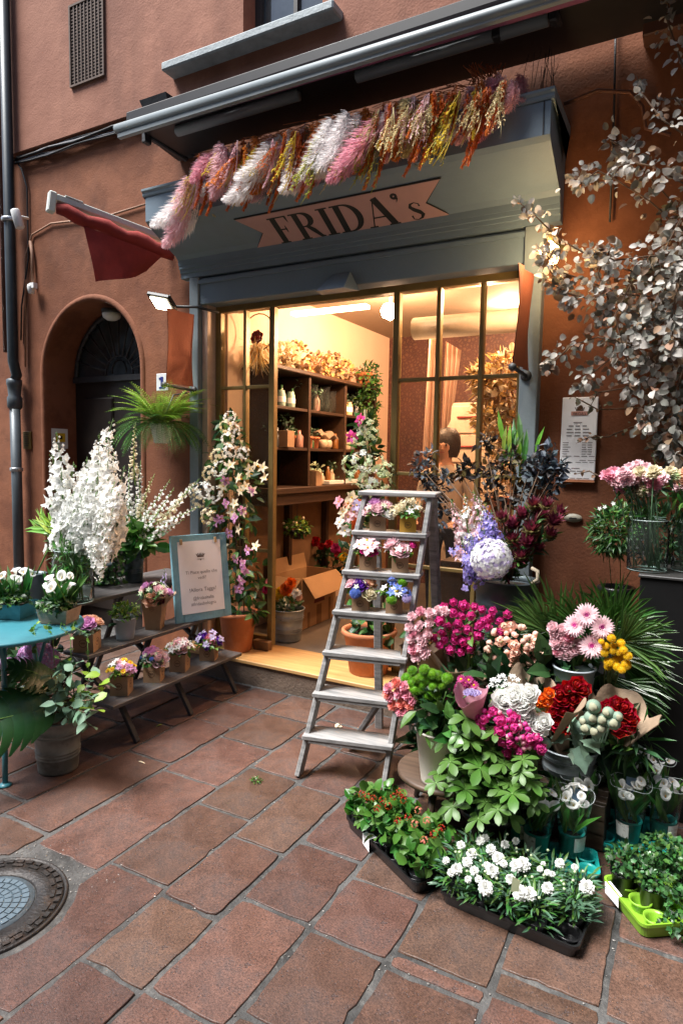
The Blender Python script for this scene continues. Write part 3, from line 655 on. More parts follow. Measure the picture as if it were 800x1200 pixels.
# ================================================================== WALL FIXTURES
def fixtures():
    Yw = BW-.045
    # upper awning, folded
    t = thing('awning', 'folded striped awning in a long aluminium cassette above the sign', 'awning', (-2, 3.6, 3.9))
    mb = MB(); mb.bbox(P(147, 131, Y=3.2).x, 1.2, 3.2, 3.75, P(147, 131, Y=3.2).z-.07, P(147, 131, Y=3.2).z, .01); mb.build('hood', [M_black], t)
    mb = MB(); A_, B_ = P(137, 152, Y=3.17), P(660, -8, Y=3.17); B2 = A_.lerp(B_, 1.6); mb.tube([A_, B2], .031, 12); mb.bbox(A_.x+.02, B2.x, 3.155, 3.185, (A_.z+B_.z)/2-.05, (A_.z+B_.z)/2-.02, .003); mb.build('front_bar', [mat('bar_alu', (.2, .23, .24), .5, .1, 5)], t)
    mb = MB(); mb.tube([(A_.x+.08, 3.23, A_.z+.02), (B2.x, 3.23, B2.z+.02)], .04, 10); mb.build('fabric_roll', [mat('plum_fabric', (.2, .06, .12), .8)], t)
    mb = MB(); mb.tube([P(208, 154, Y=3.4), P(350, 111, Y=3.4)], .034, 8); mb.build('folding_arm', [MC['bar_alu']], t)
    mb = MB(); mb.tube([P(418, 90, Y=3.4), P(642, 22, Y=3.4)], .034, 8); mb.build('folding_arm', [MC['bar_alu']], t)
    for x in (-3.42, -1.0, -.72):
        mb = MB(); mb.bbox(x-.02, x+.02, 3.38, 3.79 if x < -3 else 3.5, 3.76, 3.80, .008); mb.bbox(x-.02, x+.02, 3.36, 3.42, 3.72, 3.84, .006); mb.build('bracket', [M_iron], t)
    mb = MB(); mb.add([(-3.6, 3.79, 4.1), (-3.35, 3.79, 4.1), (-3.35, 3.79, 3.78), (-3.5, 3.79, 3.78), (-3.6, 3.5, 4.1), (-3.35, 3.5, 4.1), (-3.35, 3.6, 3.8), (-3.5, 3.6, 3.8)], [(0, 1, 2, 3), (4, 7, 6, 5), (0, 4, 5, 1), (1, 5, 6, 2), (2, 6, 7, 3), (3, 7, 4, 0)])
    mb.build('end_bracket', [M_iron], t)
    # left retractable arm with the red canvas roll
    a, b = P(66, 232, Y=3.05), P(186, 277, Y=3.72)
    t = thing('red_awning', 'small red canvas side awning rolled on a cream metal arm over the arch', 'awning', (a.x, a.y, a.z))
    u = (b-a)
    q = u.to_track_quat('X', 'Z').to_matrix().to_4x4()
    mb = MB(); M = Matrix.Translation(a) @ q
    mb.bbox(0, u.length+.05, -.028, .028, -.022, .022, .005, M=M); mb.bbox(.05, .17, -.03, .03, .023, .032, .002, mi=0, M=M); mb.build('arm', [M_awnw], t)
    mb = MB(); mb.bbox(-.05, 0, -.03, .03, -.11, .03, .008, M=M); mb.build('elbow', [M_awnw], t)
    r0, r1 = P(66, 244, Y=3.05), P(203, 298, Y=3.7)
    pts = [r0.lerp(r1, k/12)+Vector((0, 0, .012*sin(k*1.7))) for k in range(13)]
    mb = MB(); mb.tube(pts, [.035+.012*k/12+.012*abs(sin(k*.9)) for k in range(13)], 12); mb.build('canvas_roll', [M_red], t)
    # hanging flap
    c1, c2, c3, c4 = P(98, 264, Y=3.18), P(190, 300, Y=3.6), P(174, 318, Y=3.56), P(112, 330, Y=3.22)
    V = []; n = 10
    for j in range(n+1):
        for i in range(n+1):
            s_, v = i/n, j/n; p = (c1.lerp(c2, s_)).lerp(c4.lerp(c3, s_), v)
            V.append(tuple(p+Vector((.012*sin(s_*9+v*3)*v, -.02*sin(s_*7)*v, -.015*sin(pi*s_)*v))))
    F = [(j*(n+1)+i, j*(n+1)+i+1, (j+1)*(n+1)+i+1, (j+1)*(n+1)+i) for j in range(n) for i in range(n)]
    mb = MB(); mb.add(V, F, 0, True); V2 = [(v[0]-.003, v[1]+.004, v[2]) for v in V]; mb.add(V2, [f[::-1] for f in F], 0, True); mb.build('canvas_flap', [M_red], t)
    # cables along the ledge
    t = thing('cable_bundle', 'bundle of black and grey cables clipped along the plaster ledge left of the awning', 'cables', (-5.4, 3.72, 4.2))
    rd = random.Random(5)
    for k in range(6):
        pts = []; z0 = 4.17-.014*k; 
        for i in range(15):
            x = -5.36+i*.11; pts.append((x, 3.775-.012*(k % 3)+rd.uniform(-.003, .003)-(.045 if z0 > 4.19 else 0), z0+rd.uniform(-.005, .005)-.02*sin(i*.8+k)*.4))
        mb = MB(); mb.tube(pts, .0065 if k % 2 else .009, 5); mb.build('cable', [mat('grey_cable', (.17, .17, .19), .5) if k in (1, 4) else M_black], t)
    mb = MB()
    mb.tube([(-5.36, 3.76, 4.15), (-5.28, 3.76, 4.05), (-5.24, 3.78, 3.9), (-5.25, 3.785, 3.3), (-5.36, 3.785, 2.9), (-5.38, 3.785, 2.6)], .008, 5); mb.build('cable', [M_black], t)
    mb = MB(); mb.tube([P(30, 430, Y=3.785), P(30, 300, Y=3.785), P(38, 275, Y=3.785), P(60, 262, Y=3.785), P(120, 255, Y=3.785), P(175, 238, Y=3.785)], .008, 6)
    tag(mb.build('wall_conduit', [mat('conduit_brown', (.3, .16, .1), .7)]), 'thin plastered cable conduit curving along the wall below the red awning', 'conduit')
    # drainpipes
    t = thing('drainpipe', 'dark grey drainpipe with offset elbow running down the wall left of the arch', 'pipe', (-5.5, 3.7, 0))
    pu, pw = P(10, 200, Y=3.7).x, P(20, 560, Y=3.72).x
    mb = MB(); mb.tube([(pu, 3.7, 7.4), (pu, 3.7, 2.45), (pu, 3.7, 2.40), (pu+.03, 3.71, 2.28), (pw, 3.72, 2.22)], .045, 14); mb.build('upper_pipe', [mat('drain_dark', (.022, .03, .035), .45, .2, 6, metal=.3)], t)
    mb = MB(); mb.lathe([(.05, -.22), (.064, -.2), (.064, -.12), (.052, -.1), (.06, -.02), (.066, 0), (.066, .04), (.05, .05)], 16, c=(pw, 3.72, 2.2)); mb.build('collar', [mat('drain_grey', (.07, .085, .095), .45, .15, 6, metal=.3)], t)
    mb = MB(); mb.tube([(pw, 3.72, 2.1), (pw, 3.72, 0.0)], .045, 14); mb.build('lower_pipe', [MC['drain_grey']], t)
    for z in (1.42, .5, 3.6):
        mb = MB(); mb.lathe([(.052, 0), (.056, .005), (.056, .03), (.052, .035)], 14, c=(pw if z < 2 else pu, 3.72 if z < 2 else 3.7, z)); 
        if z > 2: mb.v = [(v[0]+(v[0]-pu)*.2, v[1]+(v[1]-3.7)*.2, v[2]) for v in mb.v]
        mb.build('pipe_clip', [M_alu], t)
    t = thing('rusty_pipe', 'thin rusty brown pipe on the wall at the far left edge', 'pipe', (-5.85, 3.74, 0))
    for x in (pu-.11, pu-.18):
        mb = MB(); mb.tube([(x, 3.755, 7.4), (x, 3.755, 2.5)], .022, 8); mb.build('pipe_run', [mat('rust_brown', (.13, .05, .03), .7, .3, 9)], t)
    # vent grille
    gx0, gx1, gz0, gz1 = -4.6, -4.235, 4.565, 5.16
    t = thing('vent_grille', 'rusty perforated vent grille high on the pink wall', 'vent grille', ((gx0+gx1)/2, Yw, gz0))
    g = mat('grille_rust', (.1, .06, .04), .7, .3, 20)
    mb = MB(); mb.box(gx0, gx1, Yw-.006, Yw-.002, gz0, gz1); mb.build('backing', [M_black], t)
    mb = MB(); mb.box(gx0-.015, gx0, Yw-.02, Yw-.002, gz0-.015, gz1+.015); mb.box(gx1, gx1+.015, Yw-.02, Yw-.002, gz0-.015, gz1+.015); mb.box(gx0, gx1, Yw-.02, Yw-.002, gz1, gz1+.015); mb.box(gx0, gx1, Yw-.02, Yw-.002, gz0-.015, gz0); mb.build('frame', [g], t)
    mv = MB(); mv.cbox((0, 0, (gz1-gz0)/2), (.011, .005, gz1-gz0)); bar = mv.mesh('bar', [g])
    for k in range(1, 9): put('bar', bar, t, (gx0+(gx1-gx0)*k/9, Yw-.014, gz0))
    mh = MB(); mh.cbox((0, 0, 0), (gx1-gx0, .004, .009)); hb = mh.mesh('crossbar', [g])
    for k in range(1, 24): put('crossbar', hb, t, ((gx0+gx1)/2, Yw-.0095, gz0+(gz1-gz0)*k/24))
    # cameras
    c = P(21, 257, Y=3.6)
    t = thing('security_camera', 'white cylindrical security camera on the drainpipe', 'camera', tuple(c))
    mb = MB(); mb.lathe([(.03, -.075), (.037, -.07), (.037, .07), (.034, .078), (.01, .08)], 16, M=Matrix.Translation(c) @ rotM(R(8), R(-14), 0)); mb.build('housing', [M_white], t)
    mb = MB(); mb.tube([c+Vector((0, .02, .03)), (c.x-.03, 3.72, c.z+.05)], .012, 6); mb.build('mount', [M_white], t)
    c = P(37, 338, Y=3.74)
    t = thing('security_camera', 'small white ball shaped camera low on its brown conduit', 'camera', tuple(c))
    mb = MB(); mb.lathe([(0, -.045), (.025, -.042), (.03, -.01), (.034, .01), (.03, .03), (.012, .04)], 14, c=tuple(c)); mb.cbox((c.x+.03, c.y, c.z+.02), (.05, .04, .045)); mb.build('housing', [M_white], t)
    mb = MB(); mb.tube([(c.x-.02, 3.77, c.z+.05), (c.x-.03, 3.78, c.z+.3), (c.x-.06, 3.785, c.z+.42)], .014, 7); mb.build('cable_sleeve', [MC['conduit_brown']], t)
    # banners on wall arms
    for (x, lab, yr) in ((-3.295, 'terracotta vertical pennant on a short iron arm left of the shop front', 1), (-.86, 'orange terracotta vertical pennant on a short iron arm right of the shop front', 1)):
        t = thing('pennant', lab, 'banner', (x, 3.6, 1.95), group='pennants on either side of the shop front')
        V = []; nn = 12
        for j in range(nn+1):
            for i in range(5):
                y = 3.44+.25*i/4; z = 2.62-.52*j/nn; V.append((x+.012*sin(i*2.1+j*.35)+.004*i, y, z))
        F = [(j*5+i, j*5+i+1, (j+1)*5+i+1, (j+1)*5+i) for j in range(nn) for i in range(4)]
        mb = MB(); mb.add(V, F, 0, True); mb.add([(v[0]+.004, v[1], v[2]) for v in V], [f[::-1] for f in F], 0, True)
        mb.build('cloth', [mat('terracotta_cloth', (.19, .048, .022), .8, .1, 6, .2, 120)], t)
        mb = MB(); mb.tube([(x, 3.42, 2.085), (x, 3.72, 2.075)], .011, 8); mb.tube([(x, 3.40, 2.085), (x, 3.425, 2.085)], .02, 8); mb.lathe([(.032, 0), (.028, .012), (0, .014)], 12, M=Matrix.Translation((x, 3.718, 2.075)) @ Matrix.Rotation(R(90), 4, 'X')); mb.build('arm', [M_iron], t)
    # floodlight, lit
    c = P(190, 357, Y=3.5)
    t = thing('floodlight', 'lit flat floodlight tilted down beside the red awning', 'lamp', tuple(c))
    M = Matrix.Translation(c) @ rotM(R(-28), R(12), R(12))
    mb = MB(); mb.bbox(-.09, .09, -.09, .07, 0, .03, .006, M=M)
    for k in range(7): mb.cbox((-.07+k*.023, 0, .04), (.006, .12, .02), M=M)
    mb.tube([M @ Vector((.02, .05, .03)), c+Vector((.18, .16, .0)), Vector((c.x+.3, 3.76, c.z-.03))], .01, 6); mb.build('lamp_body', [M_black], t)
    mb = MB(); mb.cbox((-.0, -.01, -.004), (.13, .12, .005), M=M); mb.build('lamp_face', [emis('flood_glow', (1, .86, .6), 9)], t)
    fl = bpy.data.lights.new('floodlight_beam', 'SPOT'); fl.energy = 1.6; fl.color = (1, .8, .5); fl.spot_size = R(120); fl.shadow_soft_size = .06
    o = bpy.data.objects.new('floodlight_beam', fl); COL.objects.link(o); o.parent = t; o.location = M @ Vector((0, 0, -.03))-Vector(c); o.rotation_euler = (R(-20), R(10), 0)
    # globe in the arch
    c = Vector(P(131, 369, Y=3.98))
    t = thing('porch_light', 'round white bulkhead light under the crown of the arch', 'lamp', tuple(c))
    mb = MB(); mb.lathe([(0, -.05), (.04, -.045), (.07, -.025), (.078, 0), (.075, .015)], 20, c=tuple(c)); mb.build('globe', [M_white], t)
    mb = MB(); mb.lathe([(.08, .012), (.084, .02), (.084, .045), (.02, .05)], 20, c=tuple(c)); mb.build('base', [M_iron], t)
    # sconce at right, lit
    c = P(643, 297, Y=3.55)
    t = thing('wall_lamp', 'lit warm bulb in a brass wall lamp half buried in dried eucalyptus', 'lamp', tuple(c))
    mb = MB(); mb.lathe([(0, -.06), (.04, -.05), (.058, -.012), (.05, .025), (.02, .05), (.014, .06)], 16, c=tuple(c)); mb.build('bulb', [emis('bulb_glow', (1, .72, .36), 18)], t)
    mb = MB(); mb.tube([c+Vector((0, 0, .06)), c+Vector((0, 0, .09)), c+Vector((0, .1, .12)), (c.x, 3.79, c.z+.08)], .012, 7); mb.lathe([(.045, 0), (.04, .015), (0, .02)], 14, M=Matrix.Translation((c.x, 3.798, c.z+.08)) @ Matrix.Rotation(R(90), 4, 'X')); mb.build('bracket', [M_brass], t)
    pl = bpy.data.lights.new('wall_lamp_light', 'POINT'); pl.energy = 3.2; pl.color = (1, .62, .28); pl.shadow_soft_size = .045
    o = bpy.data.objects.new('wall_lamp_light', pl); COL.objects.link(o); o.parent = t; o.location = (0, -.07, .0)
    # intercom / round box, socket plate
    c = P(697, 304, Y=3.79)
    mb = MB(); mb.lathe([(.052, 0), (.052, .03), (.045, .036), (0, .036)], 24, M=Matrix.Translation(c) @ Matrix.Rotation(R(90), 4, 'X'))
    t = thing('alarm_box', 'round cream alarm box on the wall among dried eucalyptus', 'alarm box', tuple(c)); mb.build('case', [mat('cream_plastic', (.5, .42, .32), .5)], t)
    mb = MB(); 
    for (a_, b_, c_, d_) in ((-.012, .012, .012, .015), (-.012, .012, -.015, -.012), (-.015, -.012, -.015, .015), (.012, .015, -.015, .015)): mb.box(c.x+a_, c.x+b_, c.y-.039, c.y-.037, c.z-.02+c_, c.z-.02+d_)
    mb.build('symbol', [M_ink], t)
    c = P(671, 607, Y=3.795)
    t = thing('socket_plate', 'small pale oval keyhole plate on the dark wall', 'wall plate', tuple(c))
    mb = MB(); mb.lathe([(.05, 0), (.046, .01), (0, .012)], 24, M=Matrix.Translation(c) @ Matrix.Rotation(R(90), 4, 'X') @ Matrix.Diagonal((1, .5, 1, 1))); mb.build('plate', [mat('plate_grey', (.3, .28, .22), .5)], t)
    mb = MB(); mb.cbox((c.x, c.y-.013, c.z), (.04, .002, .007)); mb.build('slot', [M_ink], t)
    # plaque and small sign
    c = P(33, 516, Y=3.795)
    t = thing('plaque', 'small brass plaque on the wall beside the drainpipe', 'plaque', tuple(c)); mb = MB(); mb.bbox(c.x-.055, c.x+.055, 3.785, 3.799, c.z-.08, c.z+.08, .003); mb.build('plate', [mat('old_brass', (.16, .1, .03), .35, .2, metal=.6)], t)
    mb = MB()
    for k in range(6): mb.box(c.x-.035, c.x+.03-.01*(k % 2), 3.7832, 3.7846, c.z+.05-.02*k, c.z+.054-.02*k)
    mb.build('engraved_line', [M_ink], t)
    c = P(76, 514, Y=3.93)
    X0 = -5.092
    t = thing('notice', 'small white notice with yellow square inside the left reveal of the arch', 'sign', (X0, 3.95, c.z))
    mb = MB(); mb.box(X0+.0, X0+.004, 3.86, 4.03, c.z-.09, c.z+.09); mb.build('sheet', [M_white], t)
    mb = MB(); mb.box(X0+.0045, X0+.006, 3.9, 4.0, c.z-.03, c.z+.05); mb.build('yellow_square', [mat('yellow_print', (.7, .45, .02), .6)], t)
    mb = MB(); mb.box(X0+.0065, X0+.0075, 3.935, 3.97, c.z-.005, c.z+.025); mb.build('symbol', [M_ink], t)
    # wire, conduit on right wall
    mb = MB(); mb.tube([P(722, -20, Y=3.78), P(719, 130, Y=3.78), P(714, 260, Y=3.78)], .006, 5); tag(mb.build('wall_wire', [M_iron]), 'thin grey vertical wire on the dark wall right of the sign', 'wire')
    mb = MB(); mb.tube([P(660, 122, Y=3.77), P(700, 106, Y=3.77), P(738, 108, Y=3.77), P(752, 125, Y=3.77), P(756, 150, Y=3.77), P(785, 158, Y=3.77)], .01, 6); tag(mb.build('bent_conduit', [MC['rust_brown']]), 'bent brown conduit on the wall above the eucalyptus', 'conduit')
    c = P(775, 20, Y=3.74)
    t = thing('street_plate', 'brown wall box at the top right corner behind eucalyptus', 'wall box', tuple(c)); mb = MB(); mb.bbox(c.x-.08, .3, 3.68, 3.8, c.z-.1, c.z+.3, .006); mb.build('box', [mat('box_brown', (.12, .05, .03), .6)], t)
    # wall menu
    x0, x1 = P(659, 466, Y=3.78).x, P(701, 466, Y=3.78).x; z1, z0 = P(660, 466, Y=3.78).z, P(699, 563, Y=3.78).z
    t = thing('price_list', 'white framed price list hanging on the terracotta wall right of the window', 'notice', ((x0+x1)/2, 3.78, z0))
    mb = MB(); mb.bbox(x0, x1, 3.775, 3.79, z0, z1, .003); mb.build('sheet', [M_paper], t)
    mb = MB(); mb.box(x0, x1, 3.77, 3.792, z0-.012, z0-.002); mb.build('clip', [mat('copper_clip', (.5, .2, .1), .4)], t)
    cx = (x0+x1)/2; h = z1-z0
    crown(t, cx, z1-.075, .05, 3.7735)
    b = MB(); b.box(cx-.045, cx+.045, 3.7725, 3.7745, z1-.1, z1-.078); b.build('ribbon', [mat('ribbon_pink', (.5, .25, .2), .7)], t)
    word(t, "FRIDA's", cx, z1-.098, .02, M_ink, 3.7715)
    def bars(cxx, y, w, n, th=.0045, al=0):
        mb = MB(); rd2 = random.Random(int(y*9999)); x = cxx-w/2 if al == 0 else cxx
        for k in range(n):
            ww = w/n*rd2.uniform(.6, .9); mb.add([(x, 3.7737, y-th/2), (x+ww, 3.7737, y-th/2), (x+ww, 3.7737, y+th/2), (x, 3.7737, y+th/2)], [(0, 1, 2, 3)]); x += w/n
        mb.build('print_line', [M_inkg], t)
    y = z1-.14
    for w in (.06, .11, .13, .13, .13): bars(cx, y, w, 3 if w > .1 else 1, .006); y -= .018
    y -= .02
    for k in range(7):
        bars(x0+.012, y, (.04, .045, .06, .035, .04, .035, .065)[k], 1, .004, 1)
        if k < 6: bars(cx+.02, y, .06, 2, .004, 1)
        else: bars(cx-.02, y, .12, 3, .004, 1)
        y -= .0125
    y -= .01; bars(cx+.01, y, .09, 2, .003, 1); bars(cx-.01, y-.011, .11, 3, .003, 1)
    bars(cx, y-.045, .06, 1, .004); bars(cx, y-.06, .08, 2, .004); bars(cx, y-.1, .14, 4, .003); bars(cx, y-.113, .12, 3, .003)

TXT = {}
def text_mesh(s, size, m):
    k = (s, size, m.name)
    if k in TXT: return TXT[k]
    cu = bpy.data.curves.new('txt', 'FONT'); cu.body = s; cu.size = size; cu.align_x = 'CENTER'; cu.resolution_u = 3
    o = bpy.data.objects.new('txt', cu); COL.objects.link(o); bpy.context.view_layer.update()
    me = bpy.data.meshes.new_from_object(o.evaluated_get(bpy.context.evaluated_depsgraph_get())); bpy.data.objects.remove(o); bpy.data.curves.remove(cu)
    me.materials.clear(); me.materials.append(m); TXT[k] = me; return me
def word(t, s, x, z, size, m, Y): return put('lettering', text_mesh(s, size, m), t, (x, Y, z), Euler((R(90), 0, 0)))
def crown_poly(w):
    pts = [(-.4, 0), (.4, 0)]
    for k in range(5, -1, -1):
        x = -.5+k/5; pts.append((x, .42+.1*sin(pi*k/5)))
        if k > 0: pts.append((x-.1, .2))
    return [(p[0]*w, p[1]*w) for p in pts]
def crown(t, x, z, w, Y, M=None, m=None):
    mb = MB(); MM = M or Matrix(((1, 0, 0, x), (0, 0, -1, Y), (0, 1, 0, z), (0, 0, 0, 1)))
    mb.add([(-.4*w, 0, 0), (.4*w, 0, 0), (.4*w, .12*w, 0), (-.4*w, .12*w, 0)], [(0, 1, 2, 3)], M=MM)
    for k in range(6):
        a = -.36+.72*k/5; b = -.5+k/5
        mb.add([((a-.07)*w, .14*w, 0), ((a+.07)*w, .14*w, 0), ((b+.035)*w, (.38+.08*sin(pi*k/5))*w, 0), ((b-.035)*w, (.38+.08*sin(pi*k/5))*w, 0)], [(0, 1, 2, 3)], M=MM)
    mb.add([(-.09*w, -.22*w, 0), (0, -.4*w, 0), (.09*w, -.22*w, 0)], [(0, 1, 2)], M=MM)
    return mb.build('crown_emblem', [m or M_inkb], t)
fixtures()

# ================================================================== PLANT LIBRARY
# leaf outlines: (t along, half width, lift)
def leaf_arr(st, fold=.25, droop=.25, ruffle=0.):
    V = [(0, 0, 0)]; F = []
    for i, (t, w) in enumerate(st[1:-1]):
        z = -droop*t*t
        V += [(-w, t, z+fold*w+ruffle*((-1)**i)*w), (0, t, z), (w, t, z+fold*w-ruffle*((-1)**i)*w)]
    V.append((0, st[-1][0], -droop*st[-1][0]**2)); n = len(st)-2
    F += [(0, 2, 1), (0, 3, 2)]
    for i in range(n-1):
        a = 1+3*i; F += [(a, a+1, a+4, a+3), (a+1, a+2, a+5, a+4)]
    a = 1+3*(n-1); e = len(V)-1; F += [(a, a+1, e), (a+1, a+2, e)]
    return np.array(V, float), F
LF = {
    'ovate': leaf_arr([(0, 0), (.22, .22), (.5, .27), (.8, .14), (1, 0)]),
    'lance': leaf_arr([(0, 0), (.3, .1), (.65, .09), (1, 0)], .3, .3),
    'grass': leaf_arr([(0, 0), (.3, .035), (.7, .03), (1, 0)], .3, .5),
    'blade': leaf_arr([(0, 0), (.25, .07), (.6, .075), (1, 0)], .35, .18),
    'round': leaf_arr([(0, 0), (.15, .26), (.5, .4), (.82, .26), (1, 0)], .34, .3),
    'obov': leaf_arr([(0, 0), (.3, .12), (.62, .24), (.86, .19), (1, 0)], .2, .35),
    'ivy': leaf_arr([(0, 0), (.1, .32), (.35, .28), (.5, .42), (.7, .18), (1, 0)], .15, .2),
    'tiny': (np.array([(0, 0, 0), (.3, .5, .05), (0, 1, -.1), (-.3, .5, .05)]), [(0, 1, 2, 3)]),
}
def orient(D, Nn):
    """rows: x,y(dir),z(normal)"""
    D = D/np.linalg.norm(D, axis=1, keepdims=True); X = np.cross(D, Nn); X /= np.linalg.norm(X, axis=1, keepdims=True)+1e-9; Z = np.cross(X, D)
    return X, D, Z
def scatter(name, pos, D, Nn, size, kind, mats, parent=None, stuff=True, smooth=False):
    """many leaves as one mesh; mats list picks at random"""
    T, F = LF[kind] if isinstance(kind, str) else kind
    n = len(pos); X, Y, Z = orient(np.asarray(D, float), np.asarray(Nn, float)); size = np.broadcast_to(size, (n,))
    V = (T[None, :, 0, None]*X[:, None, :]+T[None, :, 1, None]*Y[:, None, :]+T[None, :, 2, None]*Z[:, None, :])*size[:, None, None]+np.asarray(pos)[:, None, :]
    V = V.reshape(-1, 3); m = len(T); FF = [tuple(i+k*m for i in f) for k in range(n) for f in F]
    me = bpy.data.meshes.new(name); me.from_pydata(V.tolist(), [], FF)
    mats = mats if isinstance(mats, (list, tuple)) else [mats]
    for q in mats: me.materials.append(q)
    if len(mats) > 1:
        mi = rng.integers(0, len(mats), n); me.polygons.foreach_set('material_index', np.repeat(mi, len(F)).tolist())
    if smooth: me.polygons.foreach_set('use_smooth', [True]*len(me.polygons))
    me.update()
    return put(name, me, parent, (0, 0, 0), kind='stuff' if stuff else None)
def cloud(parent, c, r, n, size, kind, mats, name='foliage', up=.2, shell=.45, low=-1., jit=.7):
    """leaves through an ellipsoid, pointing outwards"""
    d = rng.normal(size=(n, 3)); d /= np.linalg.norm(d, axis=1, keepdims=True); d[:, 2] = np.where(d[:, 2] < low, -d[:, 2]*.3, d[:, 2])
    rad = rng.uniform(shell, 1, n)**.7; r = np.array(r if hasattr(r, '__len__') else (r,)*3)
    pos = np.array(c)+d*rad[:, None]*r*.9
    D = d+rng.normal(size=(n, 3))*jit; D[:, 2] += up
    Nn = d*.6+rng.normal(size=(n, 3))*.5+np.array([0, 0, .8])
    return scatter(name, pos, D, Nn, size*rng.uniform(.65, 1.25, n), kind, mats, parent)
def petal(L_, W_, cup, curl, nu=3, nv=2, tip=.25, ruf=0.):
    V = []
    for i in range(nu+1):
        t = i/nu; w = W_*(sin(pi*min(1, t*.82+.1))**.8)*(1-tip*t*t)
        for j in range(-nv//2, nv//2+1):
            s = j/(nv/2); V.append((s*w, t*L_*(1-.12*s*s*t), cup*s*s*w+curl*t*t*L_+ruf*W_*((j+i) % 2)*t))
    m = nv+1; F = [(i*m+j, i*m+j+1, (i+1)*m+j+1, (i+1)*m+j) for i in range(nu) for j in range(nv)]
    return np.array(V), F
def ring(mb, pt, n, r0, tilt, z=0., sc=1., ph=0., jit=0., mi=0, sm=True):
    V, F = pt
    for k in range(n):
        a = ph+2*pi*k/n+random.uniform(-jit, jit)
        M = Matrix.Rotation(a, 4, 'Z') @ Matrix.Translation((0, r0, z)) @ Matrix.Rotation(tilt+random.uniform(-jit, jit)*.6, 4, 'X') @ Matrix.Diagonal((sc, sc, sc, 1))
        mb.add([tuple(v) for v in V], F, mi, sm, M)
FM = {}
def flower(kind, m, m2=None):
    key = (kind, m.name, m2.name if m2 else '')
    if key in FM: return FM[key]
    random.seed(hash(kind) % 1 + 11)
    mb = MB()
    if kind in ('rose', 'peony', 'bud'):
        if kind == 'bud':
            mb.lathe([(.0, -.8), (.5, -.65), (.74, -.1), (.66, .35), (.3, .68), (0, .74)], 8)
            ring(mb, petal(1.3, .55, .5, -.25), 4, .1, R(68), -.8, jit=.1); ring(mb, petal(.7, .14, .2, .1), 5, .15, R(50), -1.0, mi=1)
        else:
            big = kind == 'peony'
            mb.lathe([(.3, -.5), (.36, 0), (.2, .34), (0, .4)], 7)
            for i, (n, r0, tl, L_, W_, z) in enumerate(((3, .08, 94, .7, .26, -.2), (4, .2, 90, .8, .34, -.28), (5, .33, 82, .86, .42, -.38), (5, .43, 70, .9, .5, -.46), (6, .46, 54, .92, .54, -.52), (6, .44, 30, .92, .55, -.55))):
                if kind == 'rose' and i == 5: continue
                ring(mb, petal(L_, W_, .6-.04*i, .34-.075*i, ruf=.14 if big else .03, tip=-.1), n+(1 if big else 0), r0, R(tl), z, ph=i*.7, jit=.14)
    elif kind == 'globe':
        mb.lathe([(0, -.7), (.4, -.55), (.6, 0), (.5, .38), (.24, .55), (.1, .46), (0, .4)], 10)
        for i, (n, r0, tl, z) in enumerate(((4, .26, 98, .05), (5, .46, 92, -.12), (5, .64, 84, -.35), (6, .76, 70, -.5))): ring(mb, petal(.82, .5, .6, .42-.12*i, tip=-.15, ruf=.03), n, r0, R(tl), z, ph=i*.7, jit=.1)
    elif kind == 'carnation':
        for i, (n, tl, L_) in enumerate(((6, 84, .55), (8, 66, .7), (9, 46, .8), (10, 26, .82), (10, 4, .82))):
            ring(mb, petal(L_, .3, .1, -.1, 3, 4, -.25, ruf=.3), n, .05, R(tl), -.25, ph=i*.4, jit=.2)
    elif kind == 'gerbera':
        ring(mb, petal(.86, .12, .2, -.12, 3, 2, .1), 26, .13, R(8), 0, jit=.05); ring(mb, petal(.7, .11, .2, -.02, 2, 2, .1), 22, .12, R(20), .03, jit=.06)
        ring(mb, petal(.36, .05, .2, .1, 1, 2), 20, .1, R(45), .05, jit=.1); mb.lathe([(.3, -.02), (.27, .1), (.14, .13), (0, .1)], 12, mi=1)
    elif kind == 'daisy':
        ring(mb, petal(.8, .17, .2, -.1, 2, 2, .1), 13, .2, R(6), 0, jit=.06); ring(mb, petal(.65, .15, .2, -.05, 2, 2, .1), 11, .2, R(22), .03, jit=.06); mb.lathe([(.26, 0), (.22, .13), (0, .18)], 8, mi=1)
    elif kind == 'ranunculus' or kind == 'pom':
        mb2 = bmesh_ico(3 if kind == 'pom' else 2); V, F = mb2; V2 = []
        for v in V:
            w = 1+(.07*math.sin(v[0]*23)*math.sin(v[1]*21+2)*math.sin(v[2]*25+1)) if kind == 'pom' else 1
            q_ = .8 if kind == 'pom' else .92; V2.append((v[0]*w*q_, v[1]*w*q_, v[2]*w*q_*.92))
        mb.add(V2, F, 0, True)
        if kind == 'pom':
            g = 190
            for k in range(g):
                z = 1-1.6*(k+.5)/g; a = k*2.39996; r_ = math.sqrt(max(0, 1-z*z)); d = Vector((r_*cos(a), r_*sin(a), z)); t = d.orthogonal().normalized()*.07; u = d.cross(t)
                c = Vector((d.x*.88, d.y*.88, d.z*.8)); c = c*.9; mb.add([c+t, c+u, c-t, c-u, c+d*.3+t*random.uniform(-.8, .8)], [(0, 1, 4), (1, 2, 4), (2, 3, 4), (3, 0, 4)], 0, False)
    elif kind == 'star':
        ring(mb, petal(1, .3, .25, -.12, 3, 2, .75), 5, .06, R(14), 0, jit=.08); mb.lathe([(.1, -.6), (.08, -.1), (.14, .03), (0, .06)], 6, mi=1)
    elif kind == 'trumpet':
        mb.lathe([(.08, -1.1), (.14, -.5), (.3, -.1), (.42, 0)], 8, cap0=False, cap1=False); ring(mb, petal(.62, .36, .2, -.2, 2, 2, .2), 5, .36, R(20), -.03, jit=.08); mb.lathe([(.1, -.4), (.12, -.1), (0, 0)], 5, mi=1)
    elif kind == 'orchid':
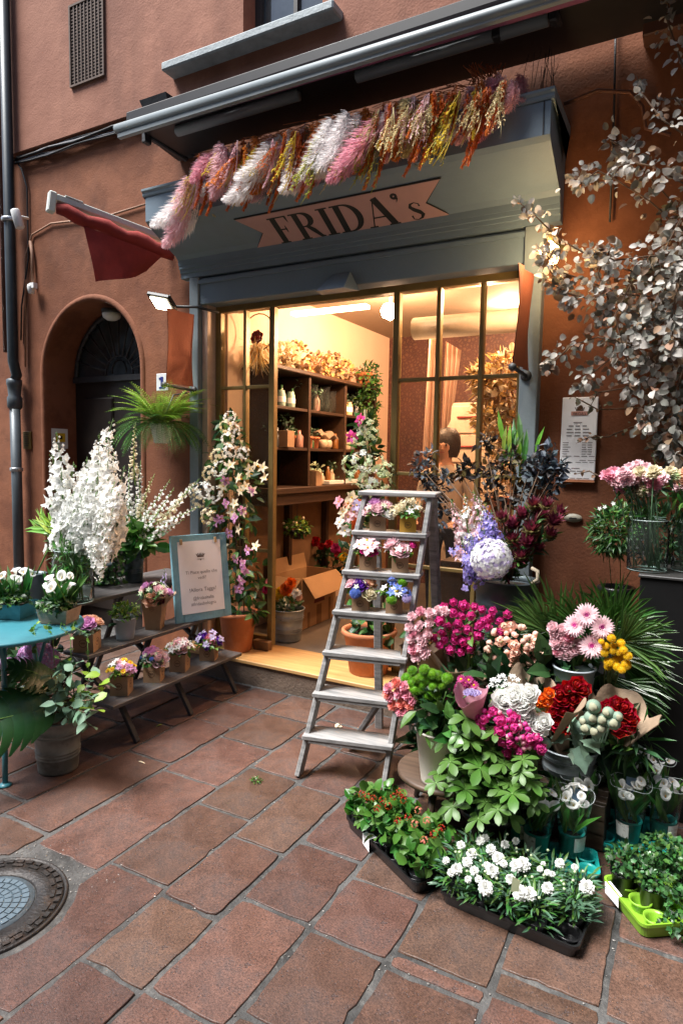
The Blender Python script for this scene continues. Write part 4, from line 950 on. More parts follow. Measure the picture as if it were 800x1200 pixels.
        ring(mb, petal(1, .42, .2, -.2, 3, 2, .25), 3, .06, R(10), 0, jit=.1); ring(mb, petal(.95, .3, .2, -.15, 3, 2, .3), 3, .05, R(22), .03, ph=1, jit=.1); mb.lathe([(.14, 0), (.1, .2), (0, .25)], 6, mi=1)
    elif kind == 'floret4': ring(mb, petal(1, .45, .1, -.1, 1, 2, .1), 4, .05, R(12), 0)
    elif kind == 'bell':
        mb.lathe([(.12, -1), (.3, -.7), (.36, -.2), (.42, 0), (.62, .12)], 7, cap0=True, cap1=False, wob=.06)
    elif kind == 'calla':
        n = 12; V = []; F = []
        for i, (r_, z) in enumerate(((.05, -1.3), (.1, -.8), (.2, -.35), (.36, 0), (.58, .16), (.72, .16))):
            for k in range(n):
                a = 2*pi*k/n; lift = (.5+.5*cos(a)); rr = r_*(1+.45*lift**3*(i/5)); V.append((rr*cos(a), rr*sin(a)*.85, z+.38*lift**2*(i/5)-.12*(i == 5)))
        for i in range(5):
            for k in range(n): F.append((i*n+k, i*n+(k+1) % n, (i+1)*n+(k+1) % n, (i+1)*n+k))
        mb.add(V, F, 0, True); mb.tube([(0, 0, -.8), (0, 0, .18)], [.05, .04], 5, mi=1)
    elif kind == 'hydrangea':
        fl, _ = petal(1, .6, .1, -.1, 2, 2, .1), 0; g = 120
        mb.lathe([(.0, -.6), (.6, -.4), (.7, .1), (.4, .5), (0, .6)], 10, mi=1)
        for k in range(g):
            z = 1-1.5*(k+.5)/g; a = k*2.39996; r_ = math.sqrt(max(0, 1-z*z)); d = Vector((r_*cos(a), r_*sin(a), z*.85)); q = dirq(d+Vector((random.uniform(-.3, .3),)*3)).to_matrix().to_4x4()
            for j in range(4):
                M = Matrix.Translation(d*random.uniform(.88, 1.0)) @ q @ Matrix.Rotation(pi/2*j, 4, 'Z') @ Matrix.Diagonal((.2, .2, .2, 1)); mb.add([tuple(v) for v in fl[0]], fl[1], random.choice((0, 0, 0, 1)), False, M)
    elif kind == 'protea':
        for i, (n, tl, L_, W_) in enumerate(((5, 84, 1.0, .2), (6, 76, 1.05, .24), (7, 66, 1.0, .26), (7, 52, .8, .24), (6, 35, .6, .2))):
            ring(mb, petal(L_, W_, .45, -.06, 3, 2, .7), n, .08, R(tl), -.5, ph=i*.5, jit=.1, mi=1 if i > 2 else 0)
    elif kind == 'pod':
        mb.lathe([(.12, -1.1), (.35, -.95), (.8, -.5), (.95, 0), (.8, .5), (.45, .8), (.35, .86)], 14); mb.lathe([(.3, .86), (.55, .93), (.5, 1.0), (0, 1.04)], 12, mi=1, wob=.12)
    elif kind == 'cluster':         # hydrangea like umbel of stars
        for k in range(22):
            d = Vector((random.gauss(0, 1), random.gauss(0, 1), abs(random.gauss(0, 1))*.9-.1)).normalized()
            V, F = petal(1, .4, .2, -.15, 2, 2, .5)
            q = dirq(d).to_matrix().to_4x4()
            for j in range(5): mb.add([tuple(v) for v in V], F, 0, True, Matrix.Translation(d*random.uniform(.7, .95)) @ q @ Matrix.Rotation(2*pi*j/5, 4, 'Z') @ Matrix.Rotation(R(15), 4, 'X') @ Matrix.Diagonal((.26,)*3+(1,)))
            mb.add([d*.85+Vector((.05, 0, .03)), d*.85+Vector((-.05, 0, .03)), d*.92+Vector((0, .05, 0)), d*1.0], [(0, 1, 3), (1, 2, 3), (2, 0, 3)], 1)
    me = mb.mesh(kind, [m, m2 or M_stem]); FM[key] = me; return me
def bmesh_ico(sub):
    import bmesh
    bm = bmesh.new(); bmesh.ops.create_icosphere(bm, subdivisions=sub, radius=1); bm.verts.ensure_lookup_table()
    V = [tuple(v.co) for v in bm.verts]; F = [tuple(v.index for v in f.verts) for f in bm.faces]; bm.free(); return V, F
def spike(m, kind='delph', L_=.4, n=34, fs=.028, m2=None, key=0):
    """flower spike mesh along +Z from the base, florets round a stem"""
    k0 = ('spike', kind, m.name, L_, n, key)
    if k0 in FM: return FM[k0]
    random.seed(40+key); mb = MB(); bend = random.uniform(-.15, .15)
    ax = lambda t: Vector((bend*L_*t*t, .05*L_*sin(3*t+key), L_*t))
    mb.tube([ax(t/6) for t in range(7)], [.0045, .0045, .004, .0035, .003, .002, .001], 5, mi=1)
    if kind == 'delph': V, F = petal(1, .48, .2, -.1, 2, 2, .15)
    for k in range(n):
        t = .1+.88*k/n; a = k*2.4+random.uniform(-.6, .6); s = fs*(1.1-.72*max(0, t-.3)/.7)*random.uniform(.7, 1.25)
        c = ax(t); d = Vector((cos(a), sin(a), random.uniform(-.3, .5) if kind == 'delph' else -.5)).normalized()
        if t > .82:
            cc = c+d*s*1.1; mb.tube([c, cc], .001, 3, mi=1); mb.lathe([(0, -s*.5), (s*.42, 0), (0, s*.5)], 5, c=tuple(cc), mi=1 if t > .93 else 0); continue
        cc = c+d*s*(random.uniform(.7, 1.9) if kind == 'delph' else 1.15); q = (d+Vector((random.uniform(-.5, .5), random.uniform(-.5, .5), random.uniform(-.3, .5)))*(1 if kind == 'delph' else .2)).to_track_quat('Z', 'Y').to_matrix().to_4x4()
        if kind == 'delph':
            ph = random.uniform(0, 6)
            for j in range(5): mb.add([tuple(v) for v in V], F, 0, True, Matrix.Translation(cc) @ q @ Matrix.Rotation(ph+2*pi*j/5, 4, 'Z') @ Matrix.Rotation(R(18+random.uniform(-18, 25)), 4, 'X') @ Matrix.Diagonal((s*random.uniform(.8, 1.15), s*random.uniform(.8, 1.15), s, 1)))
            mb.add([c, c+Vector((0, 0, .002)), cc], [(0, 1, 2)], 1)
        else:
            mb.lathe([(.1*s, -1*s), (.34*s, -.5*s), (.42*s, .0), (.62*s, .16*s)], 6, cap1=False, M=Matrix.Translation(cc) @ q)
    me = mb.mesh('flower_spike', [m, m2 or M_stem]); FM[k0] = me; return me
def dome_pts(n, ph=0.):
    out = []
    for k in range(n):
        z = 1-(k+.5)/n*.95; a = k*2.39996+ph; r_ = math.sqrt(max(0, 1-z*z)); out.append(Vector((r_*cos(a), r_*sin(a), z)))
    return out
def front_pts(n, ph=0.):
    """points on the hemisphere that looks to the street and up"""
    out = []; ax = Vector((.45, -.75, .5)).normalized(); q = ax.to_track_quat('Z', 'Y')
    for p in dome_pts(n, ph): out.append(q @ p)
    return out
def blooms(parent, name, mesh, c, r, n, size, pts=None, ph=0., jit=.08, label=None, up=.25, svar=.15, squash=None):
    r = Vector(r if hasattr(r, '__len__') else (r,)*3); c = Vector(c); res = []
    for d in (pts or front_pts(n, ph)):
        d = d+Vector((random.uniform(-jit, jit), random.uniform(-jit, jit), random.uniform(-jit, jit)))
        p = c+Vector((d.x*r.x, d.y*r.y, d.z*r.z)); s = size*random.uniform(1-svar, 1+svar)
        me = random.choice(mesh) if isinstance(mesh, list) else mesh
        o = put(name, me, parent, p, dirq(d+Vector((0, 0, up))), s)
        if label: o['label'] = label
        res.append(o)
    return res
def stems(parent, base, tops, r=.003, m=None, name='stems', spread=.02, sag=.0):
    mb = MB(); b = Vector(base)
    for tp in tops:
        tp = Vector(tp); b2 = b+Vector((random.uniform(-spread, spread), random.uniform(-spread, spread), 0)); mid = b2.lerp(tp, .55)+Vector((0, 0, .04-sag)); mb.tube([b2, mid, tp], [r, r, r*.8], 4)
    return mb.build(name, [m or M_stem], parent, kind='stuff')
# containers (origin at centre of the base)
def pot_mb(r, h, taper=.72, rim=.014, wall=.006, seg=28, rimh=.03, soil=True):
    mb = MB(); r0 = r*taper
    mb.lathe([(r0-.004, 0), (r0, .004), (r-.002, h-rimh), (r+rim-.003, h-rimh+.002), (r+rim, h-rimh+.006), (r+rim, h-.004), (r+rim-.004, h), (r-wall, h), (r-wall-.004, h-.03)], seg, cap1=False)
    if soil: mb.lathe([(r-wall-.003, h-.028), (0, h-.024)], seg, mi=1, cap0=False)
    return mb
def bucket_mb(r, h, taper=.74, ribs=True, seg=32):
    r0 = r*taper; pr_ = [(r0-.006, 0), (r0, .0), (r0+.002, .012)]
    def rr(t): return r0+(r-r0)*t
    if ribs:
        for t in (.28, .34, .40, .7, .76):
            pr_ += [(rr(t-.015), h*(t-.015)), (rr(t)+.0045, h*t), (rr(t+.015), h*(t+.015))]
    pr_ += [(r, h-.008), (r+.006, h-.006), (r+.006, h), (r-.002, h+.001), (r-.004, h-.03)]
    mb = MB(); mb.lathe(pr_, seg, cap1=False); mb.lathe([(r-.005, h-.04), (0, h-.04)], seg, mi=1, cap0=False); return mb
def handles(mb_r, h, z, t, m):
    for s in (-1, 1):
        mb = MB(); mb.tube([(s*(mb_r+.002), -.035, z), (s*(mb_r+.025), -.03, z-.004), (s*(mb_r+.03), 0, z-.006), (s*(mb_r+.025), .03, z-.004), (s*(mb_r+.002), .035, z)], .005, 6); mb.build('handle', [m], t, world=False)
def paper_cone(parent, c, r0, r1, h, tilt=(0, 0, 0), m=None, name='paper_wrap', a0=0, a1=6.28, frill=.12, key=0):
    """wrapping paper: flaring sheet with a crumpled rim, thin double wall"""
    rd = random.Random(key); n = 30; V = []; F = []; m_ = 7; ph = rd.uniform(0, 6)
    for j in range(m_):
        t = j/(m_-1)
        for k in range(n+1):
            a = a0+(a1-a0)*k/n; rr = r0+(r1-r0)*t**1.2; rr *= 1+frill*t*(sin(a*3+ph)+.6*sin(a*7+ph*2)); z = h*t*(1+.18*t*sin(a*2+ph)+.1*t*sin(a*5+1))
            V.append((rr*cos(a), rr*sin(a), z))
    for j in range(m_-1):
        for k in range(n): F.append((j*(n+1)+k, j*(n+1)+k+1, (j+1)*(n+1)+k+1, (j+1)*(n+1)+k))
    mb = MB(); M = Matrix.Translation(c) @ Euler(tilt).to_matrix().to_4x4(); mb.add(V, F, 0, True, M); V2 = [(v[0]*.985, v[1]*.985, v[2]+.001) for v in V]; mb.add(V2, [f[::-1] for f in F], 0, True, M)
    return mb.build(name, [m or M_paperk], parent)

# ================================================================== LEFT: bench, table, pots
BX1, BX2, BX3 = -2.65, -2.88, -3.12
def bench():
    t = thing('plant_bench', 'three tier dark grey plank bench set at a right angle to the shop front', 'bench', (-2.95, 2.9, 0))
    for (x1, x0, z, y0, y1, thk) in ((BX1, BX1-.215, .25, 2.35, 3.47, .022), (BX2, BX2-.2, .48, 2.38, 3.5, .022), (BX3, BX3-.42, .72, 2.38, 3.68, .024)):
        mb = MB(); mb.bbox(x0, x1, y0, y1, z-thk, z, .003); mb.build('plank', [M_bench], t)
    for y in (2.48, 2.92, 3.36):
        for a, b in (((-2.75, y, .225), (-2.63, y+.02, 0)), ((-2.8, y, .225), (-3.16, y, .45)), ((-3.2, y, .695), (-3.52, y, 0)), ((-2.95, y, .456), (-3.16, y, .0))):
            mb = MB(); A, B = Vector(a), Vector(b); q = (B-A).to_track_quat('Z', 'Y').to_matrix().to_4x4(); mb.bbox(-.018, .018, -.011, .011, 0, (B-A).length, .003, M=Matrix.Translation(A) @ q); mb.build('leg', [M_iron], t)
    for z, x in ((.218, -2.77), (.448, -2.99)):
        mb = MB(); mb.bbox(x-.012, x+.012, 2.45, 3.42, z-.03, z-.002, .002); mb.build('rail', [M_iron], t)
bench()
MARK = None
def kraft_box(t, w, h, taper=1.0, label=None, rz=0):
    mb = MB(); a, b = w/2*taper, w/2; wl2 = .002
    def fr(s0, s1, z0, z1, mi=0):
        V = [(-s0, -s0, z0), (s0, -s0, z0), (s0, s0, z0), (-s0, s0, z0), (-s1, -s1, z1), (s1, -s1, z1), (s1, s1, z1), (-s1, s1, z1)]
        mb.add(V, [(0, 1, 5, 4), (1, 2, 6, 5), (2, 3, 7, 6), (3, 0, 4, 7)], mi)
    fr(a, b, 0, h); fr(b, b-wl2, h, h); fr(b-wl2, b-wl2, h, h-.03); mb.add([(-b, -b, h-.02), (b, -b, h-.02), (b, b, h-.02), (-b, b, h-.02)], [(0, 1, 2, 3)], 1); mb.add([(-a, -a, 0), (a, -a, 0), (a, a, 0), (-a, a, 0)], [(3, 2, 1, 0)])
    mb.build('box', [M_kraft, M_soil], t, world=False)
    # round stamped mark with a small crown on the two faces to the street
    rm = MB(); n = 20; R0, R1 = w*.2, w*.175
    for k in range(n):
        a0, a1 = 2*pi*k/n, 2*pi*(k+1)/n
        rm.add([(R0*cos(a0), R0*sin(a0), 0), (R0*cos(a1), R0*sin(a1), 0), (R1*cos(a1), R1*sin(a1), 0), (R1*cos(a0), R1*sin(a0), 0)], [(0, 1, 2, 3)])
    for k in range(4): rm.add([((-.09+.06*k-.018)*w, -.0*w, 0), ((-.09+.06*k+.018)*w, -.0*w, 0), ((-.09+.06*k+.02)*w, .06*w, 0), ((-.09+.06*k-.02)*w, .06*w, 0)], [(0, 1, 2, 3)])
    rm.add([(-.1*w, -.03*w, 0), (.1*w, -.03*w, 0), (.1*w, -.008*w, 0), (-.1*w, -.008*w, 0)], [(0, 1, 2, 3)])
    me = rm.mesh('stamped_mark', [M_inkb]); tl = math.atan2(b-a, h); yy = (a+b)/2
    put('stamped_mark', me, t, (0, -yy-.0012, h*.5), Euler((R(90)+tl*0, 0, 0)), world=False) if taper == 1 else put('stamped_mark', me, t, (0, -(a+(b-a)*.7)-.004, h*.7), Euler((R(90), 0, 0)), .5, world=False)
    if taper == 1: put('stamped_mark', me, t, (yy+.0012, 0, h*.5), Euler((R(90), 0, R(90))), world=False)
def local_leaves(t, c, r, n, size, kind, mats, **k):
    c = Vector(c); o = cloud(None, c, r, n, size, kind, mats, **k); o.parent = t; return o
def arrangement(name, label, loc, rz, w, h, spec, leafs=(L_mid, L_blue), taper=1.0, group=None, lr=.075, n=90, wrap=False):
    """kraft box with a low posy; spec = (flower name, mesh, size, (dx,dy,dz))"""
    t = thing(name, label, 'flower box', tuple(loc), group, rz)
    kraft_box(t, w, h, taper)
    local_leaves(t, (0, 0, h+.012), (lr, lr, lr*.6), n, .038, 'ovate', list(leafs), low=-.3)
    for nm, me, s, d in spec:
        v = Vector(d)*1.15; put(nm, me, t, (v.x, v.y, h+v.z+.008), dirq(Vector((v.x*1.2, v.y*1.2-.03, .09))), s*1.36, world=False)
    if wrap:
        o = paper_cone(None, (0, 0, h-.05), w*.45, w*.78, .09, (0, R(12), 0), key=4, a0=-2.6, a1=2.2); o.parent = t
    return t
def posy(specs, rr=.05):
    """specs: list of (name, mesh, size, count) -> positions over a dome, big ones first"""
    out = []; tot = sum(s[3] for s in specs); pts = dome_pts(tot, random.uniform(0, 6)); random.shuffle(pts); i = 0
    for nm, me, s, c in specs:
        for k in range(c):
            p = pts[i]; i += 1; out.append((nm, me, s*random.uniform(.85, 1.15), (p.x*rr, p.y*rr, .015+p.z*rr*.75)))
    return out
def boxes():
    G = 'kraft boxes of flowers on the plank bench'
    sp = [('peony', flower('peony', C_lilp), .034, (.012, -.02, .045)), ('peony', flower('peony', C_pink), .03, (-.04, -.01, .035)), ('peony', flower('peony', C_hot), .03, (-.055, .03, .04)), ('dried_rose', flower('rose', C_peach), .026, (.02, .035, .055)), ('dried_rose', flower('rose', C_peach), .024, (.055, .01, .045)), ('dried_rose', flower('rose', C_peach), .022, (.05, .045, .03)), ('dried_rose', flower('rose', C_peach), .022, (-.01, .01, .06))]
    arrangement('flower_box', 'kraft box of pink peonies and dried peach roses at near end of middle plank', (-2.975, 2.46, .48), R(28), .115, .105, sp, (L_blue, L_sage), group=G)
    sp = [('peony', flower('peony', C_pale), .027, (.035, -.03, .03)), ('peony', flower('peony', C_pale), .024, (.0, .0, .05))]+posy([('daisy', flower('daisy', C_yel, C_orange), .015, 9), ('freesia', flower('orchid', C_lilp), .018, 6), ('freesia', flower('star', C_white), .016, 4)], .065)
    arrangement('flower_box', 'kraft box of small yellow daisies and pale pink roses with a tied twig', (-2.765, 2.515, .25), R(30), .1, .11, sp, (L_mid, L_lime), group=G)
    sp = [('peony', flower('peony', C_pale, C_lav), .042, (.03, -.025, .03)), ('rose', flower('peony', C_lilp), .034, (-.02, .0, .055))]+posy([('thistle', flower('pom', C_blue), .012, 3), ('filler_flower', flower('star', C_gw), .014, 8)], .06)
    arrangement('flower_box', 'kraft box with one orchid pink and one large pale pink peony', (-2.765, 2.765, .25), R(28), .1, .105, sp, (L_mid, L_blue), group=G)
    sp = [('peony', flower('peony', C_pale), .045, (.005, -.02, .04))]+posy([('freesia', flower('star', C_white), .022, 9), ('filler_flower', flower('star', C_gw), .014, 6)], .068)
    arrangement('flower_box', 'kraft box with one blush peony among white stars', (-2.765, 2.985, .25), R(25), .1, .11, sp, (L_mid, L_lime), group=G)
    sp = [('peony', flower('peony', C_pink), .033, (.012, -.02, .035)), ('anemone', flower('peony', C_purple), .03, (-.045, -.01, .045)), ('anemone', flower('peony', C_purple), .026, (.055, .0, .025)), ('anemone', flower('rose', C_purple), .02, (.005, -.05, -.005))]+posy([('sweet_pea', flower('orchid', C_lav), .022, 8)], .075)
    arrangement('flower_box', 'kraft box of violet anemones and one pink carnation at far end of lowest plank', (-2.755, 3.25, .25), R(25), .1, .09, sp, (L_mid, L_lime), group=G, lr=.085)
    sp = [('rose', flower('peony', C_pale), .033, (.045, -.03, .04)), ('rose', flower('peony', C_peach), .035, (-.0, -.07, .0)), ('rose', flower('rose', C_pale), .028, (-.06, -.01, .045)), ('dark_dahlia', flower('peony', C_wine), .03, (.0, .0, .055)), ('dark_dahlia', flower('peony', C_wine), .025, (.045, -.055, .0))]+posy([('lisianthus', flower('rose', C_lilp), .022, 4), ('filler_flower', flower('star', C_gw), .016, 9)], .085)
    t = arrangement('flower_cone', 'tall tapered kraft holder with large mixed bouquet in front of the blue framed board', (-2.99, 3.0, .48), R(28), .135, .2, sp, (L_blue, L_mid, L_lime), .68, lr=.1, n=130, wrap=True)
    t['category'] = 'bouquet'
    put('flower_spike', spike(C_lav, 'delph', .17, 26, .013), t, (.045, .03, .22), Euler((0, R(4), 0)), 1, world=False)
    # twig tied on second box
    # small grey bucket of green berries
    t = thing('bucket_plant', 'pale grey tapered bucket of small green berried foliage on middle plank', 'potted plant', (-2.965, 2.73, .48))
    bucket_mb(.068, .135, .74, False).build('bucket', [mat('pale_zinc', (.36, .41, .45), .4, .12, 9, metal=.3), M_soil], t, world=False)
    local_leaves(t, (0, 0, .155), (.1, .1, .065), 150, .032, 'ovate', [L_mid, L_lime], low=-.3)
    local_leaves(t, (0, 0, .165), (.105, .105, .07), 110, .013, 'round', [L_lime, L_yel], low=-.3, name='berries')
    local_leaves(t, (.02, -.06, .11), (.03, .02, .03), 5, .06, 'ovate', [L_dark], name='hanging_leaf')
boxes()
def board():
    # leaning blue board: bottom edge on the middle plank, top against the upper plank
    a, b = Vector((-2.945, 3.135, .484)), Vector((-2.79, 3.52, .484))
    u = (b-a).normalized(); wd = (b-a).length; nrm = Vector((u.y, -u.x, 0)); up = (Vector((0, 0, 1))-nrm*.16).normalized(); n2 = u.cross(up)
    if n2.dot(nrm) < 0: n2 = -n2
    M = Matrix(((u.x, up.x, n2.x, a.x), (u.y, up.y, n2.y, a.y), (u.z, up.z, n2.z, a.z), (0, 0, 0, 1))); H_ = .58; fw = .058
    t = thing('notice_board', 'weathered blue wooden board with white paper notice and crown leaning on the bench', 'notice board', tuple(a))
    for x0, x1, y0, y1 in ((0, fw, 0, H_), (wd-fw, wd, 0, H_), (fw+.001, wd-fw-.001, 0, fw), (fw+.001, wd-fw-.001, H_-fw, H_)):
        mb = MB(); mb.bbox(x0, x1, y0, y1, 0, .022, .003, M=M); mb.build('frame_board', [M_bluew], t)
    mb = MB(); mb.box(fw-.01, wd-fw+.01, fw-.01, H_-fw+.01, .002, .010, M=M); mb.build('backing', [M_bluew], t)
    mb = MB(); mb.box(fw*.8, wd-fw*.9, fw*.9, H_-fw*.75, .0225, .0235, M=M); mb.build('paper', [M_paper], t)
    cx = wd/2; crown(t, 0, 0, .062, 0, M=M @ Matrix.Translation((cx, H_-.155, .0245)))
    rot = M.to_euler()
    def w(s, y, size, m=M_inkg): put('lettering', text_mesh(s, size, m), t, M @ Vector((cx, y, .0245)), rot)
    w("FRIDA'S", H_-.175, .016); w('Ti Piace quello che', H_-.265, .031); w('vedi?', H_-.303, .031); w('!Allora Tagga!', H_-.385, .036); w('@fridasitalia', H_-.44, .031); w('#fridasbologna', H_-.478, .031)
    for x in (.07, wd-.09):
        mb = MB(); mb.bbox(x-.009, x+.009, H_-fw*1.1, H_-fw*.45, .024, .036, .003, M=M); mb.build('clip', [mat('wooden_peg', (.4, .26, .13), .6)], t)
board()
def glass_vase(t, c, r, h, water=True):
    mb = MB(); mb.lathe([(r*.9, 0), (r*.98, .01), (r, h*.5), (r, h*.8), (r*.86, h*.93), (r*.9, h), (r*.86, h), (r*.82, h*.93), (r*.96, h*.8), (r*.96, h*.5), (r*.94, .02), (0, .015)], 30, c=c); mb.build('vase', [M_vase], t); mb = MB(); mb.tube([(c[0]+r*.88*cos(2*pi*k/30), c[1]+r*.88*sin(2*pi*k/30), c[2]+h) for k in range(31)], .0022, 5, cap=False); mb.tube([(c[0]+r*.93*cos(2*pi*k/30), c[1]+r*.93*sin(2*pi*k/30), c[2]+.006) for k in range(31)], .003, 5, cap=False); mb.build('rim_highlight', [mat('highlight_glass', (.45, .55, .52), .15)], t)  # pale rings at lip and foot are painted highlights
def tall_left():
    # white delphiniums in the big glass vase
    c = Vector((-3.17, 2.53, .722)); t = thing('delphinium_vase', 'large clear glass vase overflowing with white delphiniums on the bench top', 'vase of flowers', tuple(c))
    glass_vase(t, tuple(c), .118, .31)
    tips = [(68, 505), (84, 540), (102, 535), (118, 508), (130, 490), (140, 530), (92, 575), (110, 560), (128, 560), (148, 570), (76, 560), (152, 590), (75, 590), (100, 610), (122, 605), (145, 545), (66, 530), (136, 515), (112, 530), (142, 610), (86, 610)]
    base = c+Vector((0, 0, .28)); tops = []
    for i, (px, py) in enumerate(tips):
        tp = P(px, py, Y=2.62+.18*((i*5) % 7)/7-.1); b0 = base+Vector(((tp.x-base.x)*.62, 0, -.03)); d = tp-b0
        L_ = d.length; L0 = .5 if L_ > .42 else .36
        sp = spike(C_white, 'delph', .5, 50, .037, key=i % 3) if L_ > .42 else spike(C_white, 'delph', .36, 38, .037, key=i % 3)
        o = put('flower_spike', sp, t, tp-d.normalized()*L0*min(1, L_/L0), dirq(d), L_/L0 if L_ < L0 else 1)
    for i, (px, py) in enumerate([(88, 600), (98, 625), (112, 640), (126, 630), (138, 615), (105, 585), (135, 590), (118, 650), (122, 665), (142, 600), (108, 615), (130, 645), (115, 600), (95, 600), (125, 610)]):
        p = P(px, py, Y=2.5); o = put('flower_spike', spike(C_white, 'delph', .36, 38, .037, key=i % 3), t, p+Vector((0, 0, .12)), dirq(Vector((random.uniform(-.3, .3), -.5, -1))), .6)
    for i, (px, py) in enumerate([(62, 612), (70, 622), (80, 618), (60, 640), (66, 650)]): put('floret', flower('star', C_white), t, P(px, py, Y=2.5), dirq((-.3, -1, .1)), .028)
    stems(t, c+Vector((0, 0, .02)), [base+Vector((random.uniform(-.06, .06), random.uniform(-.06, .06), .1)) for _ in range(26)], .0045, M_stem, spread=.05)
    cloud(t, base+Vector((0, 0, -.02)), (.13, .13, .13), 120, .09, 'blade', [L_mid, L_bright])
    # white foxgloves behind, dark vase
    c = Vector((-3.33, 3.15, .722)); t = thing('foxglove_vase', 'creamy white foxglove spikes in a dark metal vase behind the blue framed board', 'vase of flowers', tuple(c))
    mb = bucket_mb(.07, .24, .8, True, 24); mb.v = [(v[0]+c.x, v[1]+c.y, v[2]+c.z) for v in mb.v]; mb.build('vase', [M_zincd, M_soil], t)
    base = c+Vector((0, 0, .24))
    tips = [(160, 495), (148, 545), (170, 540), (182, 555), (196, 560), (205, 575), (222, 570), (232, 590), (160, 580), (140, 600), (175, 590), (215, 610), (190, 595), (238, 560)]
    for i, (px, py) in enumerate(tips):
        tp = P(px, py, Y=3.1+.02*(i % 5)); d = tp-base; L_ = d.length
        sp = spike(C_cream if i % 3 == 0 else C_white, 'bell', .42, 34, .021, m2=mat('bud_green', (.16, .3, .06), .5, island=.2), key=i % 3)
        put('flower_spike', sp, t, tp-d.normalized()*min(.42, L_), dirq(d), min(1, L_/.42))
    cloud(t, base+Vector((0, 0, .04)), (.2, .14, .13), 110, .12, 'ovate', [L_mid, L_bright], low=-.5)
    # bushy green behind the glass vase
    c = Vector((-3.46, 2.98, .722)); t = thing('leafy_plant', 'bushy small leaved green plant between the glass vase and the dark vase', 'potted plant', tuple(c))
    mb = pot_mb(.08, .14); mb.v = [(v[0]+c.x, v[1]+c.y, v[2]+c.z) for v in mb.v]; mb.build('pot', [M_zincd, M_soil], t)
    cloud(t, c+Vector((.02, 0, .2)), (.22, .18, .27), 600, .035, 'round', [L_mid, L_dark]); stems(t, c+Vector((0, 0, .1)), [c+Vector((random.uniform(-.15, .15), random.uniform(-.1, .1), .35)) for _ in range(12)], .003, M_bark)
    c = Vector((-3.4, 2.45, .722)); t = thing('papyrus_bunch', 'yellow green grassy papyrus fan left of the white delphiniums', 'plant', tuple(c))
    mb = bucket_mb(.06, .16, .8, False, 20); mb.v = [(v[0]+c.x, v[1]+c.y, v[2]+c.z) for v in mb.v]; mb.build('pot', [M_zincd, M_soil], t)
    b = P(72, 625, Y=2.6); n = 110; D = np.array([(-1+random.uniform(-.1, .1), -.1+random.uniform(-.3, .3), random.uniform(-.1, .75)) for _ in range(n)])
    scatter('grass_blade', np.array([b]*n)+rng.normal(size=(n, 3))*.02, D, rng.normal(size=(n, 3))*.2+np.array([0, -1, .3]), rng.uniform(.18, .3, n), 'grass', [L_yel, L_lime], t); stems(t, c+Vector((0, 0, .1)), [b], .006)
tall_left()
def fern():
    c = P(190, 505, Y=3.55); t = thing('hanging_fern', 'bright green fern in a white pot hanging on the wall beside the shop front', 'hanging plant', tuple(c))
    mb = MB(); mb.lathe([(.055, -.09), (.058, -.085), (.085, .04), (.09, .05), (.084, .05), (.08, .03)], 24, c=tuple(c), cap1=False); mb.build('pot', [mat('white_pot', (.66, .66, .6), .5, .08)], t)
    mb = MB(); mb.tube([c+Vector((.0, 0, .05)), c+Vector((.02, .1, .27)), Vector((c.x+.03, 3.79, c.z+.3))], .006, 5); mb.build('hanger', [M_iron], t)
    # fronds: arching midrib with paired leaflets
    for k in range(96):
        a = k*2.4; up = random.uniform(.25, 1.6) if k < 60 else random.uniform(-.1, .3); L_ = random.uniform(.26, .42); d = Vector((cos(a), sin(a), 0)); d.y *= .7
        pts = []; p = c+Vector((cos(a)*.03, sin(a)*.03, .05)); v = (d+Vector((0, 0, up*1.3))).normalized()
        for i in range(12): pts.append(p.copy()); p = p+v*L_/11; v = (v+Vector((0, 0, -.1 if k < 60 else -.17))).normalized()
        mb = MB(); mb.tube(pts, [.0018]*11+[.0008], 3)
        V, F = LF['tiny']
        for i in range(1, 12):
            tt = (pts[min(i+1, 11)]-pts[i-1]).normalized(); s_ = tt.cross(Vector((0, 0, 1))).normalized(); w = .06*sin(pi*min(1, .18+.8*i/12))+.006
            for sg in (-1, 1):
                y = (s_*sg+tt*.5).normalized(); x = y.cross(Vector((0, 0, 1))).normalized(); z = x.cross(y)
                for h_ in (0, .5):
                    o = pts[i]+tt*h_*L_/11; mb.add([tuple(o+x*q[0]*w*.28+y*q[1]*w+z*q[2]*w*.4) for q in V], F)
        mb.build('frond', [L_yel if up > .7 and k < 30 else (L_lime if up > .4 else L_mid)], t)
    c2 = P(190, 447, Y=3.7); t = thing('house_number', 'small blue and white tile with the digit 1 above the fern', 'sign', tuple(c2))
    mb = MB(); mb.bbox(c2.x-.06, c2.x+.06, c2.y, c2.y+.012, c2.z-.07, c2.z+.06, .003); mb.build('tile', [mat('enamel', (.66, .68, .74), .3)], t)
    mb = MB(); mb.box(c2.x-.012, c2.x+.012, c2.y-.003, c2.y-.0005, c2.z-.04, c2.z+.035); mb.box(c2.x-.03, c2.x-.013, c2.y-.003, c2.y-.0005, c2.z+.015, c2.z+.03); mb.box(c2.x-.03, c2.x+.03, c2.y-.003, c2.y-.0005, c2.z-.052, c2.z-.0405); mb.build('digit', [mat('enamel_blue', (.02, .03, .2), .4)], t)
fern()
